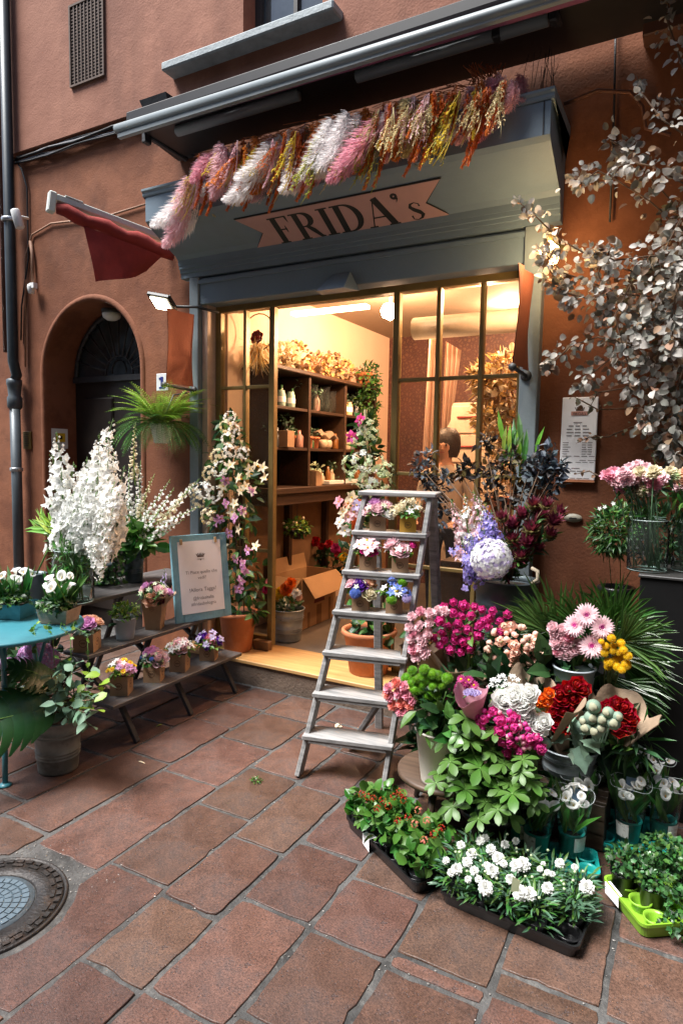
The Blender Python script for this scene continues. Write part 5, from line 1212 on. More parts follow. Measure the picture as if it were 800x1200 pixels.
def calla_plant(t, c, n=7, h=.16, r=.07, s=.03):
    c = Vector(c)
    for k in range(n):
        a = k*2.4; p = c+Vector((cos(a)*r*random.uniform(.3, 1.1), sin(a)*r*random.uniform(.3, 1.1), h*random.uniform(.75, 1.15))); put('calla', flower('calla', C_white, C_yel), t, p, dirq(Vector((cos(a)*.5, sin(a)*.5-.45, .8))), s*1.25*random.uniform(.85, 1.2))
    n2 = 26 if r > .055 else 13; D = np.array([(random.uniform(-.6, .6), random.uniform(-.6, .6), 1) for _ in range(n2)]); scatter('leaf_blades', np.array([c]*n2)+rng.normal(size=(n2, 3))*np.array([r*.4, r*.4, .005]), D, rng.normal(size=(n2, 3))*np.array([1, 1, .1]), rng.uniform(.12, .24, n2), 'blade', [L_mid, L_bright], t)
def table():
    C = Vector((-3.02, 2.0, .70)); rr = .37
    t = thing('garden_table', 'round turquoise metal table at the left edge', 'table', (C.x, C.y, 0))
    mb = MB(); mb.lathe([(0, .0), (rr-.01, 0), (rr, .004), (rr, .016), (rr-.006, .022), (0, .02)], 56, c=tuple(C)); mb.build('table_top', [M_turq], t)
    for k in range(3):
        a = R(-38)+2*pi*k/3; d = Vector((cos(a), sin(a), 0))
        mb = MB(); b = Vector((C.x, C.y, 0)); mb.tube([b+d*.1+Vector((0, 0, .69)), b+d*.14+Vector((0, 0, .6)), b+d*.17+Vector((0, 0, .4)), b+d*.23+Vector((0, 0, .15)), b+d*.26+Vector((0, 0, .012))], .013, 8)
        mb.tube([b+d*.16+Vector((0, 0, .45)), b+d*.2+Vector((0, 0, .58)), b+d*.3+Vector((0, 0, .69))], .009, 8); mb.lathe([(.03, 0), (.03, .006), (.018, .012), (0, .02)], 12, c=tuple(b+d*.26)); mb.build('leg', [M_turq], t)
    def planter(px, py, lab, m, w, d_, h, rz=0):
        c = P(px, py, Z=.724); t = thing('calla_planter', lab, 'planter', tuple(c), rz=rz)
        mb = MB(); V = []
        for z, s in ((0, .85), (h, 1)):
            V += [(-w*s, -d_*s, z), (w*s, -d_*s, z), (w*s, d_*s, z), (-w*s, d_*s, z)]
        mb.add(V, [(3, 2, 1, 0), (0, 1, 5, 4), (1, 2, 6, 5), (2, 3, 7, 6), (3, 0, 4, 7)]); mb.add([(-w*.98, -d_*.98, h-.012), (w*.98, -d_*.98, h-.012), (w*.98, d_*.98, h-.012), (-w*.98, d_*.98, h-.012)], [(0, 1, 2, 3)], 1)
        mb.build('tub', [m, M_soil], t, world=False); cc = wl_(t)
        calla_plant(t, cc+Vector((0, 0, h-.01)), 9, .15, w*.9, .026); cloud(t, cc+Vector((0, -.02, h+.02)), (w*1.25, d_*1.4, .05), 260, .028, 'ivy', [L_mid, L_dark], low=-.8, up=-.2)
        return t, cc
    pt, cc = planter(14, 722, 'turquoise tub of white callas at left edge of the table', M_turq, .11, .08, .08, R(20))
    t2, c2 = planter(70, 728, 'weathered grey tub of white callas on the right side of the turquoise table', grain('driftwood', (.25, .17, .12), (.45, .34, .26), 'X', 9), .085, .07, .075, R(20))
    # trailing ivy over the table edge
    for k in range(4):
        s0 = P(40+14*k, 728, Z=.74); pts = [s0, s0+Vector((.05, -.1, -.005)), s0+Vector((.1+.02*k, -.16, -.02)), s0+Vector((.13+.02*k, -.2, -.12-.03*k))]
        mb = MB(); mb.tube(pts, .0015, 4); mb.build('ivy_stem', [M_stem], t2)
        pos = np.array([tuple(pts[i].lerp(pts[i+1], f)) for i in range(3) for f in (.1, .4, .7)]); scatter('ivy_leaves', pos, rng.normal(size=(9, 3))+np.array([.3, -.5, -.3]), rng.normal(size=(9, 3))+np.array([0, -.3, 1]), rng.uniform(.02, .035, 9), 'ivy', [L_mid, L_lime], t2)
    # wicker basket of hydrangeas below
    c = Vector((-3.32, 2.36, 0)); t = thing('wicker_basket', 'dark wicker basket of mauve hydrangeas under the turquoise table', 'basket', tuple(c))
    wk = mat('wicker', (.06, .035, .018), .75, .4, 40, .3, 60); mb = MB()
    for j in range(13):
        z = .02+j*.022; r_ = .17+.03*j/13; pts = [(c.x+r_*(1+.02*(-1)**(k+j))*cos(2*pi*k/24), c.y+r_*(1+.02*(-1)**(k+j))*sin(2*pi*k/24), z) for k in range(25)]; mb.tube(pts, .0085, 4, cap=False)
    for k in range(24):
        a = 2*pi*k/24; mb.tube([(c.x+.168*cos(a), c.y+.168*sin(a), 0), (c.x+.203*cos(a), c.y+.203*sin(a), .31)], .006, 4)
    mb.build('weave', [wk], t)
    cloud(t, c+Vector((0, 0, .33)), (.27, .27, .13), 150, .09, 'ovate', [L_dark, L_dark]); 
    for q in ((10, 775), (33, 768), (50, 765), (3, 762), (58, 772), (42, 758)): put('hydrangea', flower('hydrangea', C_lilp, C_lav), t, P(*q, Y=2.3), dirq((.3, -.7, .5)), .06)
table()
def monstera_mesh(key):
    """one split monstera blade, unit length"""
    rd = random.Random(key); mb = MB(); n = 9
    z = lambda x, y: -.25*y*y+.12*abs(x)-.5*x*x
    for sg in (-1, 1):
        for i in range(n):
            t0, t1 = i/n, (i+.995)/n; L0 = .58*sin(pi*(.14+.82*(t0+.02)))**.7; L1 = .58*sin(pi*min(.97, .14+.82*(t1+.02)))**.7
            y0, y1 = t0*.92, t1*.92; V = []; m = 5
            for j in range(m+1):
                s = j/m; lx = s*(L0+L1)/2; sw = .16*s*s-.05*s; nar = 1-(.0 if s < .3 else 0)
                a = y0+sw*.9; b = y1+sw*.9
                if s > .65: g = (b-a)*.2*(s-.6)/.4; a += g; b -= g*.6
                if j == m: mid_ = (a+b)/2+.015; a = mid_-.012; b = mid_+.012
                V += [(sg*lx, a, z(lx, a)), (sg*lx, (a+b)/2, z(lx, (a+b)/2)+.004), (sg*lx, b, z(lx, b))]
            F = []
            for j in range(m):
                for q in (0, 1): F.append((3*j+q, 3*j+q+1, 3*j+4+q, 3*j+3+q))
            mb.add(V, F, 0, True)
    mb.tube([(0, -.6, -.1), (0, -.05, .0), (0, .5, z(0, .5)+.008), (0, .95, z(0, .95)+.004)], [.014, .012, .008, .003], 6, mi=1)
    return mb.mesh('monstera_leaf', [L_gloss, mat('midrib_green', (.2, .36, .08), .4)])
def bucket_left():
    c = Vector((-2.75, 2.085, 0)); t = thing('eucalyptus_bucket', 'worn dark zinc bucket of eucalyptus with a huge monstera leaf on the paving', 'bucket of foliage', tuple(c))
    bucket_mb(.118, .27, .8, True).build('bucket', [mat('worn_zinc', (.2, .215, .2), .5, .3, 8, .15, 40, metal=.4, wear=(.04, .04, .035), wearamt=.7, wscale=6), M_soil], t, world=False)
    b = c+Vector((0, 0, .25))
    # round-leaved eucalyptus, each leaf its own piece
    T, F = LF['ovate']; T = T*np.array([1.35, 1, 1]); lm = fastmesh('leaf', T, F, [L_blue], True); lm2 = fastmesh('leaf', T, F, [leafm('leaf_pale_blue', (.2, .33, .24), .3, .5)], True); lm3 = fastmesh('leaf', T, F, [L_lime], True)
    tops = []
    for i, (px, py) in enumerate([(60, 790), (72, 785), (90, 778), (118, 790), (126, 812), (122, 835), (105, 850), (80, 845), (65, 825), (50, 815), (95, 815), (110, 820), (85, 800), (70, 808), (100, 835), (128, 800)]):
        tp = P(px, py, Y=2.02+.1*random.random()-.05*(i % 3)); tops.append(tp); d = (tp-b)
        for j in range(8):
            f = .35+.65*j/7; p = b.lerp(tp, f)+Vector((0, 0, .04*sin(pi*f))); sd_ = Vector((random.gauss(0, 1), random.gauss(0, 1)-.5, random.gauss(0, .7)-.15)).normalized()
            q = sd_.to_track_quat('Y', 'Z') @ Euler((0, random.uniform(-.9, .9), 0)).to_quaternion(); put('leaf', (lm3 if (px > 112 and j % 2) else (lm if (i+j) % 3 else lm2)), t, p, q, random.uniform(.045, .075))
    stems(t, b, tops, .0035, M_bark); 
    m1 = monstera_mesh(1)
    base = P(62, 828, Y=2.0); tip = P(-30, 846, Y=1.66); y = (tip-base).normalized(); nrm = Vector((.35, -.75, .55)); x = y.cross(nrm).normalized(); z = x.cross(y)
    o = put('monstera_leaf', m1, t, base, Matrix((x, y, z)).transposed().to_quaternion(), (.3, .46, .4))
    o = put('monstera_leaf', m1, t, P(66, 800, Y=2.1), Matrix((x, y, z)).transposed().to_quaternion() @ Euler((.3, .4, -.5)).to_quaternion(), .26)
bucket_left()
def tower():
    c = Vector((-2.88, 3.72, .171)); t = thing('flower_tower', 'tall climbing plant tower of white and pink blooms in a terracotta pot on the doorstep', 'potted plant', tuple(c))
    pot_mb(.135, .29, .74).build('pot', [M_pot, M_soil], t, world=False)
    # cane frame
    mb = MB()
    for a in range(3): mb.tube([c+Vector((.06*cos(a*2.1), .06*sin(a*2.1), .25)), P(270, 492, Y=3.72)+Vector((.02*cos(a*2.1), .02*sin(a*2.1), 0))], .004, 5)
    mb.build('cane_frame', [M_bark], t)
    prof = [(268, 500, 14), (272, 520, 18), (268, 540, 26), (272, 560, 32), (274, 585, 36), (274, 610, 38), (276, 640, 34), (283, 665, 30), (286, 690, 26), (286, 712, 24)]
    for i, (px, py, r_) in enumerate(prof):
        rr = r_/155; cloud(t, P(px, py, Y=3.72), (rr, rr*.8, .1), 42, .085, 'ovate', [L_dark, L_mid], low=-.9, up=-.3)
    cl = flower('cluster', C_cream, C_yel); cw = flower('cluster', C_white, C_gw)
    for (px, py, s) in [(270, 490, .05), (266, 500, .055), (275, 505, .05), (268, 515, .055), (255, 535, .06), (270, 530, .06), (285, 532, .055), (258, 550, .065), (246, 555, .06), (240, 575, .07), (252, 580, .065), (233, 590, .06), (245, 605, .065), (228, 575, .06)]:
        put('flower_cluster', random.choice((cl, cw)), t, P(px, py, Y=3.5+random.uniform(-.05, .05)), dirq((.1, -1, .4)), s)
    st = flower('star', C_cream, C_yel); tr = flower('trumpet', C_lilp, C_yel); tw = flower('orchid', C_lilp, C_cream)
    for (px, py) in [(280, 560), (300, 545), (308, 548), (292, 555), (282, 575), (288, 570), (275, 590), (296, 575), (270, 545), (262, 570), (285, 600), (300, 640), (262, 640), (310, 560), (272, 600), (293, 550), (280, 620)]:
        put('star_bloom', st, t, P(px, py, Y=3.56), dirq((random.uniform(-.5, .5), -1, random.uniform(-.2, .6))), .045)
    for (px, py) in [(264, 563), (295, 575), (265, 590), (275, 607), (284, 598), (252, 612), (258, 608), (285, 660), (287, 668), (276, 655), (283, 680), (290, 645), (268, 625), (280, 690)]:
        put('pink_bloom', tw if px % 2 else tr, t, P(px, py, Y=3.55), dirq((random.uniform(-.5, .5), -1, random.uniform(-.5, .3))), .042)
tower()

# ================================================================== LADDER
def ladder():
    A, B = Vector((-1.66, 2.644, 0)), Vector((-1.239, 2.756, 0)); T, T2 = Vector((-1.525, 3.079, 1.41)), Vector((-1.182, 3.013, 1.41))
    T2 = Vector((-1.19, 3.15, 1.41)); 
    t = thing('stepladder', 'weathered grey wooden stepladder holding small flower boxes in the doorway', 'ladder', (-1.45, 2.8, 0))
    fw = (T-A).cross(B-A).normalized()
    if fw.y > 0: fw = -fw              # out towards the street
    for a, b in ((A, T), (B, T2)):
        x = (b-a); z = x.normalized(); s_ = fw.cross(z).normalized(); M = Matrix(((z.x, fw.x, s_.x, a.x), (z.y, fw.y, s_.y, a.y), (z.z, fw.z, s_.z, a.z), (0, 0, 0, 1)))
        mb = MB(); mb.bbox(0, x.length-.01, -.04, .04, -.012, .012, .003, M=M); mb.build('rail', [M_ladder], t)
    ux = (B-A).normalized(); back = Vector((-ux.y, ux.x, 0)); info = []
    for k in range(1, 7):
        f = k/7; a = A.lerp(T, f); b = B.lerp(T2, f); w = (b-a).length; x = (b-a).normalized(); y = Vector((-x.y, x.x, 0)).normalized()
        M = Matrix(((x.x, y.x, 0, a.x), (x.y, y.y, 0, a.y), (0, 0, 1, a.z), (0, 0, 0, 1)))
        mb = MB(); mb.bbox(-.018, w+.018, -.068, .075, -.012, .012, .004, M=M); mb.build('step', [M_ladder], t)
        mb = MB(); mb.bbox(.014, w-.014, -.0635, -.05, -.028, -.0125, .002, M=M); mb.build('step_lip', [M_ladder], t)
        info.append((M, w))
    a, b = T, T2; w = (b-a).length; x = (b-a).normalized(); y = Vector((-x.y, x.x, 0)).normalized(); M = Matrix(((x.x, y.x, 0, a.x), (x.y, y.y, 0, a.y), (0, 0, 1, a.z), (0, 0, 0, 1)))
    mb = MB(); mb.bbox(-.035, w+.035, -.06, .14, -.01, .014, .005, M=M); mb.build('top_plate', [M_ladder], t)
    # rear frame
    mb = None
    for a, b in ((T+y*.1+Vector((.03, 0, -.02)), T+y*.3+Vector((.03, 0, -1.41))), (T2+y*.1+Vector((-.01, 0, -.02)), T2+y*.3+Vector((.06, 0, -1.41)))):
        d = b-a; q = d.to_track_quat('X', 'Z').to_matrix().to_4x4(); mb = MB(); mb.bbox(0, d.length, -.022, .022, -.02, .02, .003, M=Matrix.Translation(a) @ q); mb.build('rear_leg', [M_ladder], t)
    a, b = P(410, 875, Z=.02), P(461, 798, Y=3.0); d = b-a; q = d.to_track_quat('X', 'Z').to_matrix().to_4x4(); mb = MB(); mb.bbox(0, d.length, -.028, .028, -.012, .012, .003, M=Matrix.Translation(a) @ q); mb.build('brace', [M_ladder], t)
    return info
LI = ladder()
def ladder_boxes():
    G = 'kraft boxes of flowers on the ladder steps'
    def at(k, f, dy=0.0): M, w = LI[k-1]; return M @ Vector((w*f, dy, .0125))
    s = .084; h = .075
    data = [(6, .3, 'kraft box of lilac and white peonies on the highest ladder step, left', [('peony', flower('peony', C_pale, C_lav), .032, (.0, -.03, .03)), ('peony', flower('peony', C_lilp), .028, (-.02, .01, .06)), ('peony', flower('peony', C_pale, C_white), .03, (.04, -.01, .045)), ('peony', flower('peony', C_white), .028, (.045, -.03, .01)), ('peony', flower('peony', C_pale, C_lav), .026, (-.045, -.02, .02))], [('filler_flower', flower('star', C_gw), .018, 7)], M_kraft),
            (6, .75, 'yellow box of cream white blossom on the highest ladder step, right', [('rose', flower('peony', C_cream), .024, (-.04, -.02, .03))], [('cream_blossom', flower('cluster', C_cream, C_yel), .026, 7), ('filler_flower', flower('star', C_white), .018, 6)], mat('mustard_card', (.5, .26, .03), .7)),
            (5, .28, 'kraft box with a hot pink bloom among pale pink lilies, second ladder step from top', [('peony', flower('peony', C_hot), .036, (.01, -.03, .03))], [('lily', flower('orchid', C_pale, C_yel), .034, 7), ('filler_flower', flower('star', C_gw), .015, 6)], M_kraft),
            (5, .74, 'kraft box of pale pink peonies with magenta buds, second ladder step from top', [('peony', flower('peony', C_pale), .036, (.0, -.03, .03)), ('rose', flower('rose', C_hot), .02, (.055, -.01, .05)), ('peony', flower('peony', C_pale, C_white), .03, (-.045, .0, .06))], [('filler_flower', flower('star', C_white), .018, 6)], M_kraft),
            (4, .3, 'kraft box with violet, peach and cream blooms beside a blue thistle on a ladder step', [('anemone', flower('peony', C_purple), .032, (-.005, -.02, .045)), ('rose', flower('peony', C_peach), .034, (.035, .01, .055)), ('rose', flower('peony', C_cream), .03, (.04, -.03, .01)), ('rose', flower('peony', C_pale), .026, (-.045, 0, .05)), ('thistle', flower('pom', C_blue), .022, (-.02, -.05, .01))], [('filler_flower', flower('star', C_gw), .014, 5)], M_kraft),
            (4, .76, 'kraft box with a white daisy, green pompons and blue delphinium on a ladder step', [('daisy', flower('daisy', C_white, C_yel), .03, (.01, -.04, .03)), ('pompon', flower('pom', C_gpom), .02, (.035, -.01, .065)), ('pompon', flower('pom', C_gpom), .02, (-.01, -.06, -.005)), ('blue_floret', flower('cluster', C_blue), .024, (-.01, 0, .07)), ('blue_floret', flower('cluster', C_blue), .024, (.05, -.04, .02)), ('thistle', flower('pom', C_lav), .018, (.055, -.05, -.0))], [('filler_flower', flower('star', C_white), .02, 6), ('blue_floret', flower('star', C_blue), .018, 5)], M_kraft)]
    for k, f, lab, big, small, bm in data:
        t = arrangement('ladder_flower_box', lab, at(k, f, .005), R(22), s, h, big+posy(small, .06), (L_mid, L_lime), group=G, lr=.06, n=60)
        if bm is not M_kraft: [c for c in t.children if c.name.startswith('box')][0].data.materials[0] = bm
ladder_boxes()

# ================================================================== RIGHT: tiered flower display
def bunch(name, lab, c, cat='bunch of flowers'): return thing(name, lab, cat, tuple(c))
def lathe_at(mb, c): mb.v = [(v[0]+c[0], v[1]+c[1], v[2]+c[2]) for v in mb.v]; return mb
def display():
    # wooden crates that carry the upper rows
    cw = grain('dark_crate_wood', (.03, .018, .01), (.08, .05, .03), 'X', 8)
    for (x0, x1, y0, y1, h, lab) in ((-1.02, -.3, 3.0, 3.5, .46, 'dark slatted wooden crate carrying the tall zinc bucket under the window'), (-.86, -.24, 2.72, 2.98, .2, 'low dark slatted crate under the galvanised bucket of roses')):
        t = thing('wooden_crate', lab, 'crate', ((x0+x1)/2, (y0+y1)/2, 0))
        n = int(h/.09)+1
        for k in range(n):
            z = .01+k*(h-.02)/n
            for (a, b, c_, d) in ((x0, x1, y0, y0+.014), (x0, x1, y1-.014, y1), (x0, x0+.014, y0+.015, y1-.015), (x1-.014, x1, y0+.015, y1-.015)):
                mb = MB(); mb.bbox(a, b, c_, d, z, z+.07, .002); mb.build('slat', [cw], t)
        for k in range(5):
            mb = MB(); yy = y0+(y1-y0)*k/5; mb.bbox(x0-.004, x1+.004, yy+.004, yy+(y1-y0)/5-.004, h, h+.014, .002); mb.build('top_slat', [cw], t)
    # round wooden stool top by the ladder
    c = Vector((-.9, 2.66, 0)); t = thing('round_stool', 'low round brown wooden stool under the white pot beside the ladder', 'stool', tuple(c))
    mb = MB(); mb.lathe([(.0, .195), (.2, .195), (.212, .2), (.212, .215), (.203, .222), (0, .222)], 44, c=tuple(c)); mb.build('seat', [grain('stool_wood', (.04, .024, .014), (.11, .065, .04), 'X', 7)], t)
    for k in range(3):
        a = R(30)+2*pi*k/3; mb = MB(); mb.tube([c+Vector((.15*cos(a), .15*sin(a), .197)), c+Vector((.2*cos(a), .2*sin(a), 0))], [.018, .013], 8); mb.build('leg', [MC.get('dark_crate_wood') or cw], t)
    # ---- tall zinc bucket with proteas, hydrangea, delphiniums, smoky foliage
    c = P(591, 745, Y=3.3); c.z = .475; t = bunch('zinc_bucket_display', 'tall dark zinc bucket of burgundy proteas, blue delphiniums and smoky foliage under the window', c, 'bucket of flowers')
    H_ = P(591, 678, Y=3.3).z-c.z
    lathe_at(bucket_mb(.16, H_, .82, True), c).build('bucket', [M_zincd, M_soil], t)
    top = c+Vector((0, 0, H_))
    mb = MB(); hp = P(622, 680, Y=3.2); mb.tube([hp+Vector((0, 0, -.02)), hp+Vector((.035, -.01, .01)), hp+Vector((.03, -.01, .05)), hp+Vector((0, 0, .06))], .01, 8); mb.build('rope_handle', [mat('rope', (.4, .33, .24), .9, .2, 80, .4, 200)], t)
    tops = []
    for (px, py, s, dx) in [(600, 612, .085, -.3), (612, 600, .08, -.1), (622, 618, .09, .1), (634, 600, .085, .3), (650, 608, .08, .5), (640, 590, .075, .3), (618, 632, .09, .1), (600, 630, .075, -.1), (645, 625, .075, .5), (625, 590, .08, .1), (570, 622, .08, -.4), (610, 650, .07, 0), (656, 598, .07, .6), (632, 640, .06, .3), (588, 605, .075, -.2)]:
        p = P(px, py, Y=3.22+random.uniform(-.06, .08)); put('protea', flower('protea', C_wine, C_wg) if py % 4 else flower('protea', mat('bract_rose', (.22, .03, .07), .4, .1, 9, island=.25, trans=.2), C_wine), t, p, dirq((dx, -.3, 1)), s*.95); tops.append(p)
    # feathery stems with small narrow leaves down to the bucket
    for p in tops:
        n = 26; f = rng.uniform(0, .95, n); base = np.array(top); pos = base+(np.array(p)-base)*f[:, None]; D = (np.array(p)-base)+rng.normal(size=(n, 3))*.22; scatter('protea_leaves', pos, D, rng.normal(size=(n, 3)), rng.uniform(.05, .08, n), 'lance', [L_dark, L_mid, C_wine], t)
    stems(t, top, tops, .004, M_bark)
    o = put('hydrangea', flower('hydrangea', C_white, C_lav), t, P(575, 655, Y=3.05), dirq((.1, -.8, .5)), .102)
    for i, (px, py, L_, m) in enumerate([(528, 585, .26, C_pale), (541, 580, .28, C_white), (552, 575, .28, C_pale), (560, 582, .24, C_white), (535, 600, .25, C_pale)]):
        tp = P(px, py, Y=3.18); d = Vector((-.25, -.05, 1)).normalized(); put('flower_spike', spike(m, 'delph', .3, 46, .021, key=i % 3), t, tp-d*.3, dirq(d), 1)
    for i, (px, py) in enumerate([(568, 590), (560, 605), (549, 622), (541, 635), (575, 598), (555, 628), (566, 620)]):
        tp = P(px, py, Y=3.1); d = Vector((-.15, -.15, 1)).normalized(); put('flower_spike', spike(C_lilac, 'delph', .28, 46, .022, key=i % 3), t, tp-d*.26, dirq(d), .95)
    for (px, py) in [(528, 645), (532, 648), (536, 642), (545, 655), (550, 660)]: put('floret', flower('star', C_lilac), t, P(px, py, Y=3.05), dirq((-.4, -1, .2)), .02)
    # smoky foliage
    def smoky(name, lab, pts, mats, seed, base, sz=.045, w=.06, n=34):
        for (px, py, r_) in pts:
            rr = r_/228; cloud(t, P(px, py, Y=3.42), (rr, rr*.7, rr), n, sz, 'ovate', mats, shell=.1)
        stems(t, base, [P(px, py, Y=3.42) for (px, py, _) in pts], .003, M_bark, spread=.05)
    smoky('a', '', [(490, 545, 14), (500, 535, 12), (503, 560, 16), (512, 575, 16), (495, 562, 12), (520, 595, 16), (516, 612, 14), (506, 590, 14), (524, 560, 10)], [L_plum, L_smoke, L_plum], 1, top, .04)
    smoky('b', '', [(568, 520, 12), (578, 540, 18), (585, 560, 22), (565, 558, 16), (592, 585, 20), (605, 555, 18), (600, 535, 12), (572, 580, 16), (612, 580, 16), (548, 548, 10), (540, 556, 9)], [L_plum, mat('leaf_bronze', (.1, .06, .02), .5, .2, 30, island=.5, trans=.2), L_plum], 2, top, .045)
    smoky('c', '', [(640, 530, 12), (637, 545, 14), (628, 558, 16), (645, 552, 14), (650, 568, 12), (634, 580, 16), (622, 545, 12), (655, 545, 9)], [L_smoke, L_plum, L_smoke], 3, top, .045)
    n = 24; b = P(600, 540, Y=3.5); scatter('leaf', np.array([b]*n)+rng.normal(size=(n, 3))*.04, np.array([(random.uniform(-.35, .35), random.uniform(-.2, .2), 1) for _ in range(n)]), np.array([(random.uniform(-.4, .4), -1, .1) for _ in range(n)]), rng.uniform(.14, .2, n), 'blade', [L_mid, L_lime], t)
    # ---- pale pink carnations / hot pink roses in kraft paper
    def kraftbunch(name, lab, px, py, Y, wrap, tilt, mesh, bl, spec, leaf=L_dark, lc=60):
        c = P(px, py, Y=Y); t = bunch(name, lab, c)
        return t
    c = P(545, 800, Y=3.0); c.z = .475; t = bunch('hot_pink_roses', 'large bunch of hot pink spray roses in kraft paper on the upper tier', c)
    for (px, py) in [(520, 712), (532, 718), (545, 710), (552, 722), (566, 715), (578, 716), (585, 728), (594, 720), (597, 732), (516, 728), (526, 735), (538, 732), (548, 738), (560, 733), (572, 735), (516, 742), (522, 750), (532, 750), (543, 752), (552, 750), (535, 742), (562, 745), (514, 756), (526, 762), (540, 764), (550, 760), (572, 725), (586, 740), (541, 722), (555, 712), (530, 706), (566, 728), (508, 748)]:
        put('rose', flower('globe', C_hot), t, P(px+random.uniform(-2, 2), py, Y=2.92+.0016*(760-py)+random.uniform(-.02, .02)), dirq((random.uniform(-.5, .4), -.8, .6)), random.uniform(.024, .032))
    cloud(t, P(550, 750, Y=3.02), (.16, .08, .13), 90, .06, 'ovate', [L_dark, L_mid]); paper_cone(t, P(542, 815, Y=3.03), .045, .17, .25, (R(16), R(2), 0), key=2, a0=2.6, a1=7.2); stems(t, c, [P(550, 760, Y=3.0)]*8, .004)
    paper_cone(t, P(520, 812, Y=2.98), .04, .15, .2, (R(34), R(-16), 0), key=6, a0=3.3, a1=6.2)
    c = P(505, 800, Y=3.05); c.z = .475; t = bunch('pale_pink_carnations', 'bunch of pale pink carnations in kraft paper beside the ladder rail', c)
    for (px, py) in [(485, 722), (495, 716), (506, 718), (482, 735), (493, 733), (505, 730), (484, 748), (494, 746), (503, 742), (486, 760), (496, 758), (490, 770), (500, 765), (515, 715), (523, 716), (486, 742), (497, 751)]:
        put('carnation', flower('carnation', C_pale if px % 3 else C_pink), t, P(px-3, py, Y=2.9), dirq((random.uniform(-.7, .1), -.8, .5)), random.uniform(.03, .042))
    cloud(t, P(500, 750, Y=3.08), (.08, .06, .12), 50, .06, 'ovate', [L_dark, L_mid]); paper_cone(t, P(508, 810, Y=3.06), .03, .12, .25, (R(10), R(-12), 0), key=3, a0=2.8, a1=6.8); stems(t, c, [P(500, 760, Y=3.05)]*6, .004)
    # ---- blush rose buds
    c = P(605, 815, Y=3.02); c.z = .475; t = bunch('blush_rosebuds', 'round bunch of blush pink rosebuds between the hot pink roses and the palm leaves', c)
    lathe_at(bucket_mb(.08, .16, .8, False, 24), c).build('bucket', [M_zincd, M_soil], t)
    for k in range(64):
        a = random.uniform(0, 6.28); r_ = math.sqrt(random.uniform(0, 1)); px = 601+34*r_*cos(a); py = 760+27*r_*sin(a); big = random.random() < .28
        put('rose' if big else 'rosebud', flower('globe', mat('bud_blush', (.82, .52, .4), .6, .1, 9, orand=.2, trans=.2)) if big else flower('bud', mat('bud_blush', (.82, .52, .4), .6, .1, 9, orand=.2, trans=.2), L_mid), t, P(px, py, Y=2.95-.06*(1-r_)), dirq(((px-601)/40, -.8, .5-(py-760)/50)), .03 if big else random.uniform(.016, .022))
    cloud(t, P(603, 762, Y=3.02), (.15, .08, .12), 80, .06, 'ovate', [L_dark, L_mid]); stems(t, c+Vector((0, 0, .1)), [P(601+8*k, 765, Y=3.0) for k in (-2, -1, 0, 1, 2)], .004)
    # ---- gerberas in small zinc bucket
    c = P(671, 812, Y=2.98); t = bunch('gerbera_bucket', 'small grey bucket of pink gerberas and pale roses in front of the palm leaves', c, 'bucket of flowers'); 
    hz = P(671, 780, Y=2.98).z-c.z; lathe_at(bucket_mb(.09, hz, .86, False, 28), c).build('bucket', [mat('pale_zinc', (.36, .41, .45), .4), M_soil], t)
    gp = [(687, 721, .058), (673, 733, .055), (705, 735, .056), (693, 757, .06)]; ps = [P(x, y, Y=2.92) for x, y, _ in gp]
    for (px, py, s), p in zip(gp, ps): put('gerbera', flower('gerbera', C_pale, C_mag), t, p, dirq((.1+(px-690)/60, -1, .35)), s*.98)
    for (px, py) in [(648, 742), (656, 738), (664, 736), (650, 752), (662, 754), (656, 764), (651, 762), (664, 765), (678, 757), (672, 760), (658, 748), (665, 743), (646, 735), (700, 748)]:
        p = P(px, py, Y=2.94); ps.append(p); put('rose', flower('peony', C_pink if px % 2 else C_pale), t, p, dirq(((px-665)/30, -.9, .4)), random.uniform(.022, .032))
    stems(t, c+Vector((0, 0, .1)), ps, .0035); cloud(t, P(672, 765, Y=3.02), (.11, .06, .08), 50, .07, 'ovate', [L_dark, L_mid])
    # ---- craspedia
    c = P(712, 820, Y=3.05); t = bunch('yellow_craspedia', 'bunch of round yellow craspedia balls right of the gerberas', c); ps = []
    for (px, py, s) in [(716, 748, .02), (709, 757, .018), (727, 754, .021), (708, 765, .02), (718, 763, .018), (730, 762, .02), (713, 776, .024), (722, 772, .02), (726, 770, .019), (735, 769, .021), (712, 781, .02), (722, 781, .021), (733, 779, .024), (718, 757, .016), (728, 785, .018), (704, 752, .014), (724, 765, .016)]:
        p = P(px, py, Y=2.9+random.uniform(-.015, .03)); ps.append(p); put('craspedia', flower('pom', C_yel), t, p, dirq((random.uniform(-1, 1), -1, .3)), s*.92)
    stems(t, c, ps, .0025, m=mat('pale_stem', (.25, .32, .12), .6))
    c2 = c; cw_ = mat('dark_bucket_grey', (.04, .05, .055), .4)
    lathe_at(bucket_mb(.08, .12, .8, False, 20), c+Vector((0, 0, -.06))).build('bucket', [cw_, M_soil], t)
    # ---- palm fans
    c = P(700, 850, Y=3.12); c.z = .475; t = bunch('palm_leaves', 'spray of spiky green fan palm leaves behind the gerberas and craspedia', c, 'palm leaves')
    fans = [(655, 752, -28, .40), (690, 745, -6, .34), (718, 735, 22, .30), (728, 752, 62, .26), (728, 778, 98, .27), (720, 800, 128, .27), (640, 740, -52, .25), (700, 790, 150, .24), (675, 765, -20, .32), (712, 765, 42, .30)]
